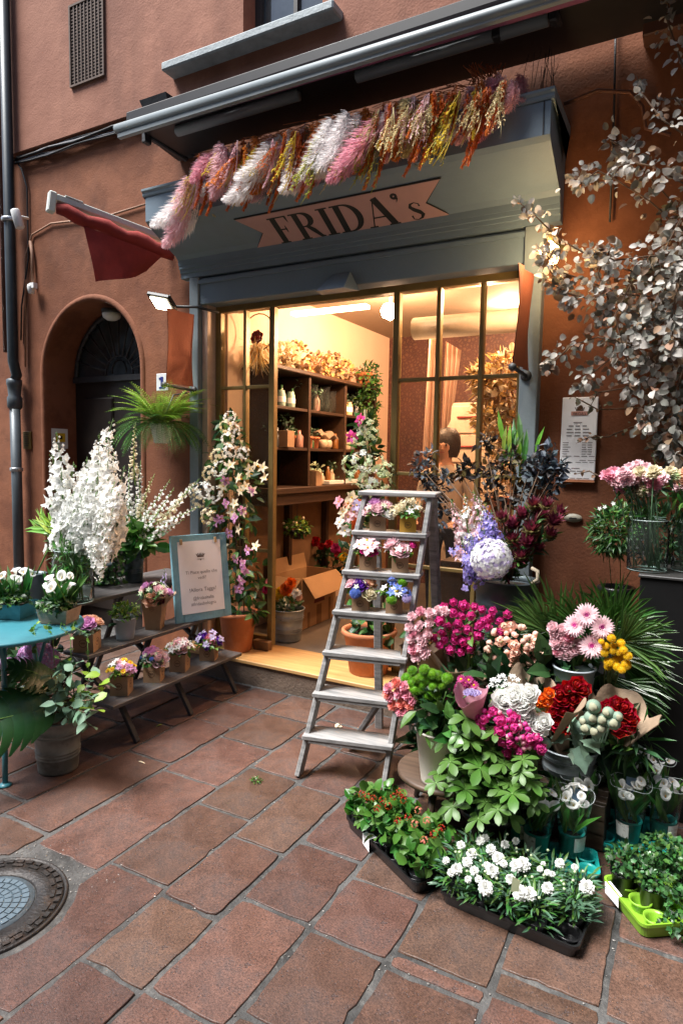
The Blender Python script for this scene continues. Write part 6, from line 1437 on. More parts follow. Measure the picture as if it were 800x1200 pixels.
    for i, (px, py, ang, L_) in enumerate(fans):
        hub = P(px, py, Y=3.1-.03*(i % 4)); main = R(90-ang); mb = MB(); nb = 24
        vx, vz = Vector((cos(R(22)), sin(R(22))*.0, 0)), Vector((0, -.25, 1)).normalized()
        for k in range(nb):
            a = main+R(-62+124*k/(nb-1)); d = (vx*cos(a)+vz*sin(a)+Vector((0, random.uniform(-.35, .05), 0))).normalized(); LL = L_*random.uniform(.85, 1.05)*(1-.25*abs(k/(nb-1)-.5)); s_ = d.cross(Vector((0, -1, .2))).normalized()
            p0, p1, p2, p3 = hub, hub+d*LL*.35, hub+d*LL*.75+Vector((0, 0, -.01)), hub+d*LL+Vector((0, -.01, -.035*random.random()-.01))
            w = .0065; fo = Vector((0, .004, 0))
            mb.add([p0-s_*.002, p0+s_*.002, p1-s_*w, p1+fo, p1+s_*w, p2-s_*w*.8, p2+fo, p2+s_*w*.8, p3], [(0, 3, 2), (0, 1, 3), (1, 4, 3), (2, 3, 6, 5), (3, 4, 7, 6), (5, 6, 8), (6, 7, 8)], 0)
        mb.tube([c+Vector((0, 0, .02)), hub], .004, 5, mi=1); mb.build('palm_leaf', [leafm('palm_green', (.045, .13, .022), .3, .28, .15) if i % 3 else leafm('palm_pale', (.09, .19, .045), .3, .28, .15), M_stem], t)
    # ---- white pot: coral carnations, green pompons, magenta daisies
    c = P(514, 915, Z=.223); t = bunch('white_pot_flowers', 'white enamel pot of coral carnations and lime green pompon chrysanthemums on the round stool', c, 'pot of flowers')
    hz = P(514, 852, Y=c.y).z-c.z; lathe_at(bucket_mb(.105, hz, .72, False, 30), c).build('pot', [mat('white_enamel', (.6, .56, .48), .45, .08, 6, wear=(.1, .06, .04), wearamt=.8, wscale=7), M_soil], t)
    top = c+Vector((0, 0, hz)); Yc = c.y-.02
    for (px, py) in [(454, 806), (463, 800), (472, 804), (456, 816), (466, 812), (476, 814), (459, 826), (469, 824), (479, 826), (468, 833), (482, 820), (474, 834), (453, 813)]:
        put('carnation', flower('carnation', C_coral if px % 2 else C_pink), t, P(px, py, Y=Yc-.05), dirq((-.5, -.8, .5)), .032)
    for (px, py) in [(483, 786), (476, 795), (488, 795), (497, 792), (483, 800), (495, 801), (506, 790), (513, 792), (524, 795), (517, 803), (507, 804), (491, 809), (502, 815), (512, 815), (486, 808), (497, 785), (500, 797), (509, 826), (511, 798)]:
        put('pompon', flower('pom', C_gpom), t, P(px, py, Y=Yc-.04+.03*random.random()), dirq((random.uniform(-.5, .5), -.7, .7)), random.uniform(.019, .026))
    for (px, py) in [(530, 806), (538, 802), (546, 800), (525, 816), (534, 815), (543, 812), (527, 824), (537, 822), (551, 806), (540, 796), (549, 797), (555, 803), (533, 826)]:
        put('daisy', flower('daisy', C_mag, C_yel), t, P(px, py, Y=Yc), dirq((random.uniform(-.3, .4), -.8, .5)), .022)
    cloud(t, top+Vector((0, 0, .05)), (.17, .13, .12), 170, .08, 'ovate', [L_dark, L_mid], low=-.6); stems(t, top+Vector((0, 0, -.05)), [top+Vector((random.uniform(-.13, .13), -.05, .18)) for _ in range(14)], .0035)
    # ---- pink wrapped posy
    c = P(556, 850, Y=2.5); t = bunch('pink_wrapped_posy', 'small lilac posy in mauve pink tissue above the white pot', c); t0 = P(554, 842, Y=2.48)
    paper_cone(t, t0, .03, .068, .12, (R(12), R(-4), 0), mat('mauve_tissue', (.55, .27, .33), .6, .1, 20, .3, 30, trans=.3), key=8)
    for k in range(9): a = k*2.4; put('rose', flower('rose', C_lav), t, t0+Vector((.028*cos(a)*math.sqrt(k/9)-.005, .025*sin(a)*math.sqrt(k/9)-.02, .115)), dirq((cos(a)*.3, sin(a)*.3-.3, 1)), .017)
    # ---- spray of hot pink rosebuds
    c = P(600, 905, Y=2.6); t = bunch('hot_pink_rosebuds', 'loose bunch of hot pink rosebuds below the white ranunculus', c)
    for k in range(62):
        a = random.uniform(0, 6.28); r_ = math.sqrt(random.uniform(0, 1)); px = 594+40*r_*cos(a)+8*r_*sin(a); py = 858+29*r_*sin(a)+14*r_*cos(a); big = random.random() < .35
        put('rose' if big else 'rosebud', flower('globe', C_hot) if big else flower('bud', C_hot if k % 3 else C_pink, L_mid), t, P(px, py, Y=2.46-.05*(1-r_)), dirq(((px-594)/40, -.8, .5-(py-858)/50)), random.uniform(.024, .031) if big else random.uniform(.012, .018))
    cloud(t, P(598, 862, Y=2.55), (.15, .08, .1), 90, .05, 'ovate', [L_dark, L_mid]); stems(t, c, [P(590+8*k, 860, Y=2.52) for k in range(5)], .0035)
    # ---- white ranunculus with small filler
    c = P(605, 895, Y=2.7); t = bunch('white_ranunculus', 'bunch of large white lisianthus with frothy white filler flowers', c)
    for (px, py, s) in [(590, 820, .043), (602, 815, .045), (612, 822, .046), (597, 832, .044), (610, 835, .046), (620, 812, .036), (617, 838, .04), (582, 828, .034), (630, 850, .042), (618, 852, .036), (637, 845, .03), (605, 845, .035)]:
        put('lisianthus', flower('peony', C_white), t, P(px, py, Y=2.5), dirq((random.uniform(-.4, .4), -.8, .5)), s)
    for k in range(46):
        a = random.uniform(0, 6.28); r_ = math.sqrt(random.random()); put('filler_flower', flower('star', C_white), t, P(590+22*r_*cos(a), 805+15*r_*sin(a), Y=2.55), dirq((random.uniform(-.6, .6), -.7, .8)), .0115)
    cloud(t, P(605, 835, Y=2.6), (.12, .07, .1), 50, .06, 'ovate', [L_mid, L_dark]); stems(t, c, [P(590+8*k, 830, Y=2.58) for k in range(5)], .0035)
    # ---- orange roses in a big kraft sleeve
    c = P(632, 880, Y=2.72); t = bunch('orange_roses', 'few orange roses in a tall open kraft paper sleeve', c)
    for (px, py) in [(625, 822), (634, 818), (641, 822), (628, 832), (636, 830), (643, 812), (631, 840)]: put('rose', flower('rose', C_orange), t, P(px, py, Y=2.6), dirq((.1, -.8, .5)), .026)
    paper_cone(t, P(630, 872, Y=2.76), .03, .13, .26, (R(-4), R(-4), 0), key=12, a0=R(40), a1=R(195), frill=.1); paper_cone(t, P(640, 868, Y=2.68), .03, .085, .19, (R(4), R(14), 0), key=13, a0=R(-60), a1=R(20), frill=.1)
    stems(t, c, [P(630+4*k, 830, Y=2.63) for k in range(4)], .0035)
    # ---- galvanised bucket with red roses, pods
    c = P(664, 912, Z=.216); t = bunch('red_rose_bucket', 'ribbed galvanised bucket with dark red roses in kraft paper', c, 'bucket of flowers')
    hz = P(664, 872, Y=c.y).z-c.z; lathe_at(bucket_mb(.122, hz, .76, True), c).build('bucket', [M_zinc, M_soil], t); top = c+Vector((0, 0, hz)); Yr = c.y-.08
    ps = []
    for (px, py) in [(655, 812), (665, 806), (676, 802), (684, 808), (650, 822), (661, 820), (672, 818), (648, 833), (659, 832), (670, 830), (651, 845), (662, 844), (672, 842), (656, 854), (667, 853), (680, 818)]:
        p = P(px, py, Y=Yr); ps.append(p); put('rose', flower('rose', C_red), t, p, dirq((random.uniform(-.3, .3), -.8, .5)), random.uniform(.034, .042))
    cloud(t, P(664, 838, Y=Yr+.07), (.08, .06, .11), 50, .055, 'ovate', [L_dark]); paper_cone(t, top+Vector((-.01, .03, -.06)), .05, .115, .25, (R(4), R(3), 0), key=20, a0=R(-70), a1=R(60)); paper_cone(t, top+Vector((-.01, .03, -.06)), .05, .1, .17, (R(8), R(-4), 0), key=21, a0=R(150), a1=R(290)); stems(t, top+Vector((0, 0, -.08)), ps, .003)
    c = P(700, 880, Y=2.82); t = bunch('poppy_pods', 'bunch of sage green poppy seed heads between the two bunches of red roses', c); ps = []
    for (px, py, s) in [(695, 828, .03), (692, 841, .029), (705, 843, .028), (687, 853, .029), (718, 847, .029), (698, 857, .028), (712, 835, .024), (703, 853, .026), (723, 840, .022), (638, 871, .027), (684, 845, .022)]:
        p = P(px, py, Y=2.62); ps.append(p) if px > 650 else 0; put('poppy_pod', flower('pod', C_pod, mat('pod_crown', (.3, .3, .2), .7)), t, p, dirq((random.uniform(-.3, .4), -.9, .25)), s)
    ps.append(P(638, 873, Y=2.62)); stems(t, c, ps, .0035, C_pod)
    o = cloud(t, P(672, 868, Y=2.68), (.05, .03, .05), 12, .09, 'ivy', [L_sage])
    c = P(728, 890, Y=2.9); t = bunch('far_red_roses', 'second bunch of red roses in a wide kraft collar at right by the black plinth', c); ps = []
    for (px, py) in [(712, 828), (722, 824), (731, 828), (716, 838), (727, 838), (736, 836), (720, 848), (731, 848), (740, 843), (708, 836), (726, 856), (737, 853)]:
        p = P(px, py, Y=2.76); ps.append(p); put('rose', flower('rose', C_red), t, p, dirq((random.uniform(-.3, .3), -.8, .5)), .036)
    cloud(t, P(725, 845, Y=2.82), (.07, .05, .07), 30, .05, 'ovate', [L_dark]); paper_cone(t, P(724, 878, Y=2.84), .03, .125, .2, (R(10), R(8), 0), key=30, a0=R(-30), a1=R(190), frill=.09); stems(t, c, ps, .003)
    cloud(t, P(742, 872, Y=2.85), (.09, .05, .06), 60, .11, 'blade', [L_dark, L_mid])
    # large dark leaves filling between bunches
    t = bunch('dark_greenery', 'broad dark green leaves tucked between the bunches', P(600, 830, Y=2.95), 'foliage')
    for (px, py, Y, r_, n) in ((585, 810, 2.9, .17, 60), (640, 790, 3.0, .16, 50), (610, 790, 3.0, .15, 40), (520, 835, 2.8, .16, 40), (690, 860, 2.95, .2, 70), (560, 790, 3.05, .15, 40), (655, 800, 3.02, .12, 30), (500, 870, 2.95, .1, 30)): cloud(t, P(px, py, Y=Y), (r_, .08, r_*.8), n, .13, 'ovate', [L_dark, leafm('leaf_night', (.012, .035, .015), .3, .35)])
    # ---- whorled leafy plant, leaves as pieces
    c = P(572, 985, Z=0); c.z = 0; t = bunch('whorled_leaf_plant', 'bright green plant with whorls of glossy leaves behind the white dianthus tray', c, 'potted plant')
    lathe_at(pot_mb(.11, .15, .75), c).build('pot', [M_blackpl, M_soil], t)
    T, F = LF['obov']; lm = [fastmesh('leaf', T, F, [m_], True) for m_ in (L_bright, L_mid, leafm('leaf_fresh', (.06, .185, .03), .3, .35, .35))]
    b = c+Vector((0, 0, .14)); tops = []
    wh = [(545, 842, .1), (525, 865, .09), (560, 865, .1), (580, 858, .08), (535, 890, .1), (562, 900, .1), (590, 895, .09), (610, 880, .09), (545, 925, .1), (570, 940, .09), (600, 930, .1), (620, 915, .09), (520, 905, .08), (585, 925, .08), (552, 880, .09), (610, 905, .08), (530, 945, .08), (596, 955, .08), (560, 960, .08), (625, 940, .07), (538, 860, .08), (575, 880, .09)]; wh += [(x+random.uniform(-16, 16), y+random.uniform(-14, 14), s*.9) for x, y, s in wh[1:17]]
    for i, (px, py, s) in enumerate(wh):
        p = P(px, py, Y=2.36+.0011*(950-py)+.04*((i*7) % 5-2)*.6); tops.append(p); ph = random.uniform(0, 6); nl = 7; ax = Vector((random.uniform(-.4, .4), random.uniform(-.7, 0), 1)).normalized(); qq = ax.to_track_quat('Z', 'Y')
        dark = py > 935 or i % 5 == 4 or i > 21
        for k in range(nl):
            a = ph+2*pi*k/nl+random.uniform(-.2, .2); d = qq @ Vector((cos(a), sin(a), .15)); x = d.cross(ax).normalized(); z = x.cross(d); q = Matrix((x, d, z)).transposed().to_quaternion()
            put('leaf', lm[1] if dark else lm[(i+k+(k > 3)) % 3 if i % 3 else 1], t, p, q, s*.82*random.uniform(.6, 1.1))
    stems(t, b, tops, .004, mat('stem_light', (.14, .25, .06), .5)); cloud(t, c+Vector((0, 0, .3)), (.22, .16, .22), 200, .08, 'obov', [L_dark], low=-.6)
display()

def right_back():
    # black plinth
    t = thing('plinth', 'matt black square plinth at the right edge carrying glass vases', 'plinth', (.15, 3.4, 0))
    mb = MB(); mb.bbox(-.185, .55, 3.14, 3.72, 0, 1.085, .004); mb.build('body', [mat('plinth_black', (.006, .006, .0065), .5, .2, 4, .05, 60, spec=.25)], t)
    mb = MB(); mb.bbox(-.192, .556, 3.132, 3.726, 1.0865, 1.1, .003); mb.build('top', [mat('plinth_top', (.03, .029, .028), .4, .2, 6)], t)
    c = Vector((P(757, 664, Y=3.26).x, 3.27, 1.101)); t = thing('carnation_vase', 'clear glass vase of pale pink and lemon carnations on the black plinth', 'vase of flowers', tuple(c)); glass_vase(t, tuple(c), .088, .235)
    ps = []
    for (px, py, m) in [(712, 556, C_pink), (722, 563, C_pale), (730, 553, C_pale), (740, 560, C_pale), (737, 548, C_pale), (750, 552, C_cream), (748, 565, C_pale), (758, 556, C_pale), (756, 570, C_cream), (766, 566, C_pink), (772, 560, C_pale), (728, 570, C_pink), (740, 573, C_pale), (762, 574, C_pale), (746, 545, C_pale), (757, 548, C_pale), (749, 574, C_cream), (719, 554, C_pink), (733, 562, C_pale), (765, 552, C_cream)]:
        p = P(px, py, Y=3.2+random.uniform(-.05, .05)); ps.append(p); put('carnation', flower('carnation', m), t, p, dirq((random.uniform(-.4, .4), -.6, .8)), random.uniform(.04, .052))
    stems(t, c+Vector((0, 0, .02)), ps, .0032, mat('stem_bluegreen', (.1, .2, .1), .5), spread=.055)
    n = 60; pos = np.array([tuple((c+Vector((0, 0, .15))).lerp(random.choice(ps), random.uniform(.3, .95))) for _ in range(n)]); scatter('leaf_blades', pos, rng.normal(size=(n, 3))+np.array([0, 0, .3]), rng.normal(size=(n, 3))+np.array([0, 0, 1]), .07, 'lance', [L_blue, L_mid], t)
    c = Vector((P(800, 664, Y=3.3).x+.03, 3.36, 1.101)); t = thing('second_carnation_vase', 'glass vase of lemon and peach carnations cut by the right edge of the view', 'vase of flowers', tuple(c)); glass_vase(t, tuple(c), .085, .23); ps = []
    for (px, py, m) in [(785, 552, C_cream), (792, 556, C_gw), (798, 562, C_peach), (802, 553, C_peach), (795, 568, C_pale), (808, 566, C_peach), (812, 556, C_cream)]:
        p = P(px, py, Y=3.3); ps.append(p); put('carnation', flower('carnation', m), t, p, dirq((random.uniform(-.4, .4), -.6, .8)), .042)
    stems(t, c+Vector((0, 0, .02)), ps, .0032, MC['stem_bluegreen'], spread=.05)
    n = 120; pos = np.array([tuple((c+Vector((0, 0, .1))).lerp(random.choice(ps), random.uniform(.1, .95))) for _ in range(n)])+rng.normal(size=(n, 3))*.04; scatter('leaf_blades', pos, rng.normal(size=(n, 3))+np.array([0, 0, .3]), rng.normal(size=(n, 3))+np.array([0, 0, 1]), .08, 'lance', [L_dark, L_mid], t)
    c = Vector((P(722, 668, Y=3.5).x, 3.55, .62)); t = thing('bushy_fern_pot', 'dark bushy fine leaved plant against the wall behind the plinth vases', 'potted plant', (c.x, c.y, 0)); 
    mb = MB(); mb.cbox((c.x, c.y, .4), (.16, .2, .8)); mb.build('stand', [M_black], t)
    lathe_at(pot_mb(.08, .16), (c.x, c.y, .801)).build('pot', [M_blackpl, M_soil], t)
    cloud(t, P(722, 622, Y=3.5), (.15, .12, .14), 1100, .05, 'lance', [L_mid, L_dark, L_mid]); cloud(t, P(772, 630, Y=3.6), (.14, .1, .18), 600, .06, 'lance', [L_dark])
    for (px, py) in [(702, 596), (708, 594), (718, 590), (789, 655)]: put('small_bloom', flower('star', C_white), t, P(px, py, Y=3.4), dirq((0, -1, .3)), .012)
    stems(t, (c.x, c.y, .9), [P(706, 596, Y=3.42), P(725, 610, Y=3.5), P(772, 630, Y=3.6)], .002)
right_back()

# ================================================================== TRAYS ON THE GROUND
def quadM(p0, p1, p2, p3):
    """frame from corner p0 along p0->p1 (x) and p0->p3 (y); returns matrix, width, depth"""
    x = (p1-p0); x.z = 0; w = x.length; x.normalize(); y = Vector((-x.y, x.x, 0)); d = ((p3-p0).dot(y)+(p2-p1).dot(y))/2
    if d < 0: y = -y; d = -d
    return Matrix(((x.x, y.x, 0, p0.x), (x.y, y.y, 0, p0.y), (0, 0, 1, 0), (0, 0, 0, 1))), w, d
def tray(t, M, w, d, m, h=.05, nx=4, ny=2, holes=True):
    mb = MB(); r = .025
    def rr(i, z): 
        o = []
        for (cx, cy, a0) in ((w-r-i, r+i, -90), (w-r-i, d-r-i, 0), (r+i, d-r-i, 90), (r+i, r+i, 180)):
            for k in range(5): a = R(a0+90*k/4); o.append((cx+r*cos(a), cy+r*sin(a), z))
        return o
    loops = [rr(.012, .002), rr(.004, h-.012), rr(0, h-.011), rr(0, h), rr(.006, h), rr(.012, h-.01), rr(.016, .012)]
    n = 20; V = sum(loops, []); F = [(i*n+k, i*n+(k+1) % n, (i+1)*n+(k+1) % n, (i+1)*n+k) for i in range(len(loops)-1) for k in range(n)]
    F.append(tuple((len(loops)-1)*n+k for k in range(n))); mb.add(V, F, 0, False, M)
    mb.build('tray', [m], t)
    if holes:
        for i in range(nx):
            for j in range(ny):
                c = M @ Vector(((i+.5)*w/nx, (j+.5)*d/ny, 0)); rad = min(w/nx, d/ny)*.42; cb = MB(); cb.lathe([(rad*.7, .006), (rad*.8, h-.015), (rad, h-.006), (rad*1.08, h-.006), (rad*1.08, h-.012)], 18, c=(c.x, c.y, 0), cap1=False, cap0=False); cb.build('cup', [m], t)
def trays():
    g = lambda px, py, z=.04: P(px, py, Z=z)
    # begonias
    M, w, d = quadM(g(403, 957), g(487, 1040), g(527, 1012), g(440, 925))
    t = thing('begonia_tray', 'black plastic tray of red begonias in front of the ladder', 'plant tray', tuple(M @ Vector((w/2, d/2, 0)))); tray(t, M, w, d, M_blackpl)
    mb = MB(); mb.add([(.16, -.004, .052), (.21, -.004, .05), (.215, -.006, .0), (.165, -.006, .012), (.165, .03, .056), (.215, .03, .054)], [(0, 3, 2, 1), (0, 1, 5, 4)], M=M); mb.build('paper_label', [M_paper], t)
    T, F = LF['round']; lm = [fastmesh('leaf', T, F, [m_], True) for m_ in (L_bright, L_mid)]
    for i in range(5):
        for j in range(2):
            c = M @ Vector(((i+.5)*w/5, (j+.5)*d/2, .06)); pm = MB(); pm.lathe([(.03, 0), (.042, .05), (.04, .05), (0, .045)], 14, c=(c.x, c.y, .008)); pm.build('nursery_pot', [M_blackpl], t)
            cloud(t, c+Vector((0, 0, .03)), (.07, .07, .06), 34, .045, 'round', [L_bright, L_mid], low=-.3)
            for k in range(12):
                a = k*2.4; el = random.uniform(.1, 1.2); dd = Vector((cos(a)*cos(el), sin(a)*cos(el), sin(el))); p = c+Vector((dd.x*.065, dd.y*.065, .03+dd.z*.065)); y = (dd+Vector((random.uniform(-1, 1), random.uniform(-1, 1), 0))).normalized(); x = y.cross(dd).normalized(); z = x.cross(y)
                put('leaf', random.choice(lm), t, p, Matrix((x, y, z)).transposed().to_quaternion(), random.uniform(.038, .058))
    for (px, py) in [(424, 931), (437, 936), (468, 928), (473, 938), (431, 934), (471, 931), (490, 950), (517, 971), (461, 934), (486, 966), (455, 945), (448, 938), (442, 948), (478, 958), (500, 962), (508, 978), (497, 985), (466, 962)]: put('begonia_bloom', flower('cluster', C_red if px < 480 or px > 500 else C_coral, C_yel), t, P(px, py, Y=P(px, py+18, Z=.1).y-.04), dirq((0, -.6, 1)), .017)
    # dianthus
    M, w, d = quadM(g(513, 1046), g(677, 1116), g(699, 1070), g(545, 985))
    t = thing('dianthus_tray', 'long black tray of white dianthus at the front of the display', 'plant tray', tuple(M @ Vector((w/2, d/2, 0)))); tray(t, M, w, d, M_blackpl, nx=5)
    for i in range(5):
        for j in range(3):
            if i == 4 and j == 0: continue
            c = M @ Vector(((i+.45)*w/5, (j+.5)*d/3, .05)); pm = MB(); pm.lathe([(.028, 0), (.038, .05), (.036, .05), (0, .045)], 12, c=(c.x, c.y, .008)); pm.build('nursery_pot', [M_blackpl], t)
            n = 150; f = rng.uniform(0, 1, n); th = rng.uniform(0, 6.28, n); rad = .055*np.sqrt(rng.uniform(0, 1, n)); pos = np.array(c)+np.stack([np.cos(th)*rad, np.sin(th)*rad, f*.085], 1); D = np.stack([np.cos(th)*.9, np.sin(th)*.9, rng.uniform(.0, 1.1, n)], 1)
            scatter('foliage', pos, D, rng.normal(size=(n, 3))*.3+np.array([0, 0, 1]), rng.uniform(.03, .055, n), 'lance', [mat('dianthus_leaf', (.06, .14, .075), .45, .1, 20, island=.4, trans=.2), L_mid], t)
    for (px, py, s) in [(540, 990, .016), (552, 1000, .02), (547, 1010, .018), (575, 995, .019), (583, 1005, .022), (591, 989, .016), (612, 1012, .026), (604, 1014, .022), (577, 1020, .022), (535, 1018, .02), (528, 1022, .014), (569, 1040, .025), (609, 1046, .026), (620, 1047, .023), (641, 1040, .02), (598, 1030, .017), (687, 1039, .025), (655, 1011, .017), (562, 985, .017), (570, 1014, .014), (568, 982, .016), (555, 1020, .016), (632, 1018, .011), (641, 1022, .011), (636, 1012, .009), (647, 1024, .01), (560, 1030, .013), (604, 985, .014), (522, 1008, .013), (590, 1012, .013), (548, 1030, .012), (673, 1016, .012)]:
        q = P(px, py+14, Z=.09); put('dianthus', flower('carnation', C_white), t, P(px, py, Y=q.y-.03), dirq((random.uniform(-.3, .3), -.6, .9)), s*1.25)
    for k in range(45):
        p = M @ Vector((random.uniform(.03, w-.03), random.uniform(.02, d), random.uniform(.12, .17))); put('dianthus_bud', flower('bud', C_gw, L_mid), t, p, dirq((random.uniform(-.3, .3), -.2, 1)), .0065)
    put('label', fastmesh('label', [(0, 0, 0), (.025, 0, .01), (.03, 0, .05), (.004, 0, .055)], [(0, 1, 2, 3)], [mat('faded_leaf', (.3, .33, .2), .6)]), t, P(598, 1045, Y=2.05))
    # lime tray with ivy
    M, w, d = quadM(g(704, 1030), g(752, 1090), g(832, 1062), g(772, 1008))
    t = thing('ivy_tray', 'lime green tray of dark ivy pots at the lower right edge', 'plant tray', tuple(M @ Vector((w/2, d/2, 0)))); tray(t, M, w, d, M_lime, .055, 3, 2)
    mb = MB(); mb.add([(.03, -.003, .05), (.12, -.003, .052), (.13, -.006, .02), (.04, -.006, .015), (.04, .012, .058), (.12, .012, .058)], [(0, 3, 2, 1), (0, 1, 5, 4)], M=M); mb.build('paper_label', [M_paper], t)
    for (px, py) in [(729, 1045), (762, 1062), (800, 1052), (770, 1030), (815, 1035)]:
        c = P(px, py, Z=.012); mb = pot_mb(.045, .085, .78, .003, soil=True, rimh=.012); lathe_at(mb, c); mb.build('nursery_pot', [M_blackpl, M_soil], t)
        cloud(t, c+Vector((0.01, .01, .12)), (.085, .085, .06), 230, .022, 'ivy', [L_mid, L_dark, mat('ivy_green', (.04, .13, .035), .35, island=.35, trans=.15)], low=-.7, up=-.1)
    for (px, py) in [(745, 1015), (775, 1002), (795, 1015), (798, 1060), (790, 1085)]: cloud(t, P(px, py, Y=2.5 if py < 1050 else 2.35), (.06, .05, .045), 90, .022, 'ivy', [L_mid, L_dark, MC['ivy_green']], low=-.7)
    # teal trays with callas
    for (q, lab) in ([((618, 1012), (704, 1028), (710, 1000), (640, 985)), 'teal tray holding callas in sleeves behind the white dianthus'], [((688, 985), (792, 1010), (800, 965), (712, 950)), 'second teal tray of sleeved callas further right by the black plinth']):
        M, w, d = quadM(*[g(*a) for a in q]); t = thing('calla_tray', lab, 'plant tray', tuple(M @ Vector((w/2, d/2, 0)))); tray(t, M, w, d, M_teal, .045, 3, 2)
    G = 'white callas in teal pots and clear sleeves'
    labs = {(628, 1000): 'sleeved teal pot of callas nearest the whorled green plant', (668, 1000): 'sleeved teal pot of callas at the front of its tray with three open blooms', (676, 975): 'sleeved calla pot directly behind the front one', (606, 985): 'sleeved calla pot half hidden by the whorled green plant',
            (735, 985): 'sleeved calla pot with dark cap and picture label, front of the right tray', (775, 985): 'sleeved calla pot at the right end of the right tray', (698, 960): 'sleeved calla pot at the left end of the right tray', (730, 945): 'sleeved calla pot in the middle of the rear row', (765, 950): 'sleeved calla pot at the right of the rear row', (712, 930): 'sleeved calla pot at the very back below the far red roses', (748, 925): 'sleeved calla pot behind the rear row by the plinth', (785, 940): 'sleeved calla pot against the black plinth at the right edge'}
    for i, ((px, py), lab) in enumerate(labs.items()):
        c = P(px, py, Z=.03); t = thing('calla_pot', lab, 'potted plant', tuple(c), G); r = .05
        mb = pot_mb(r, .1, .8, .002, rimh=.012); lathe_at(mb, c); mb.build('pot', [M_teal, M_soil], t)
        mb = MB(); mb.lathe([(r*.86, .0), (r*1.1, .1), (r*1.55, .235), (r*1.6, .25)], 22, cap0=False, cap1=False, c=tuple(c), wob=.03); mb.build('sleeve', [M_sleeve], t); mb = MB(); mb.tube([(c.x+r*1.6*cos(2*pi*k/24), c.y+r*1.6*sin(2*pi*k/24), c.z+.25+.008*sin(3*2*pi*k/24)) for k in range(25)], .0008, 4, cap=False); mb.build('sleeve_rim', [mat('rim_film', (.6, .68, .68), .3)], t)
        # printed band with picture
        V = []; F = []; n = 7; a0 = -1.2 if i % 2 else -2.6
        for j, z in enumerate((.035, .095)):
            for k in range(n+1): a = a0+1.1*k/n; rr = r*(.93+.17*z/.1)+.0015; V.append((c.x+rr*cos(a), c.y+rr*sin(a), c.z+z))
        F = [(k, k+1, n+2+k, n+1+k) for k in range(n)]; put('picture_label', fastmesh('picture_label', V, F, [mat('label_print', (.6, .6, .57), .4, .1, 8, wear=(.12, .1, .07), wearamt=1, wscale=40)]), t)
        V = [(c.x-.02, c.y+.035, c.z+.19), (c.x+.02, c.y+.035, c.z+.19), (c.x+.022, c.y+.05, c.z+.25), (c.x-.022, c.y+.05, c.z+.25)]; put('care_card', fastmesh('care_card', V, [(0, 1, 2, 3)], [mat('card_blue', (.12, .2, .3), .4)]), t)
        calla_plant(t, c+Vector((0, 0, .09)), 9, .155, .05, .021)
trays()

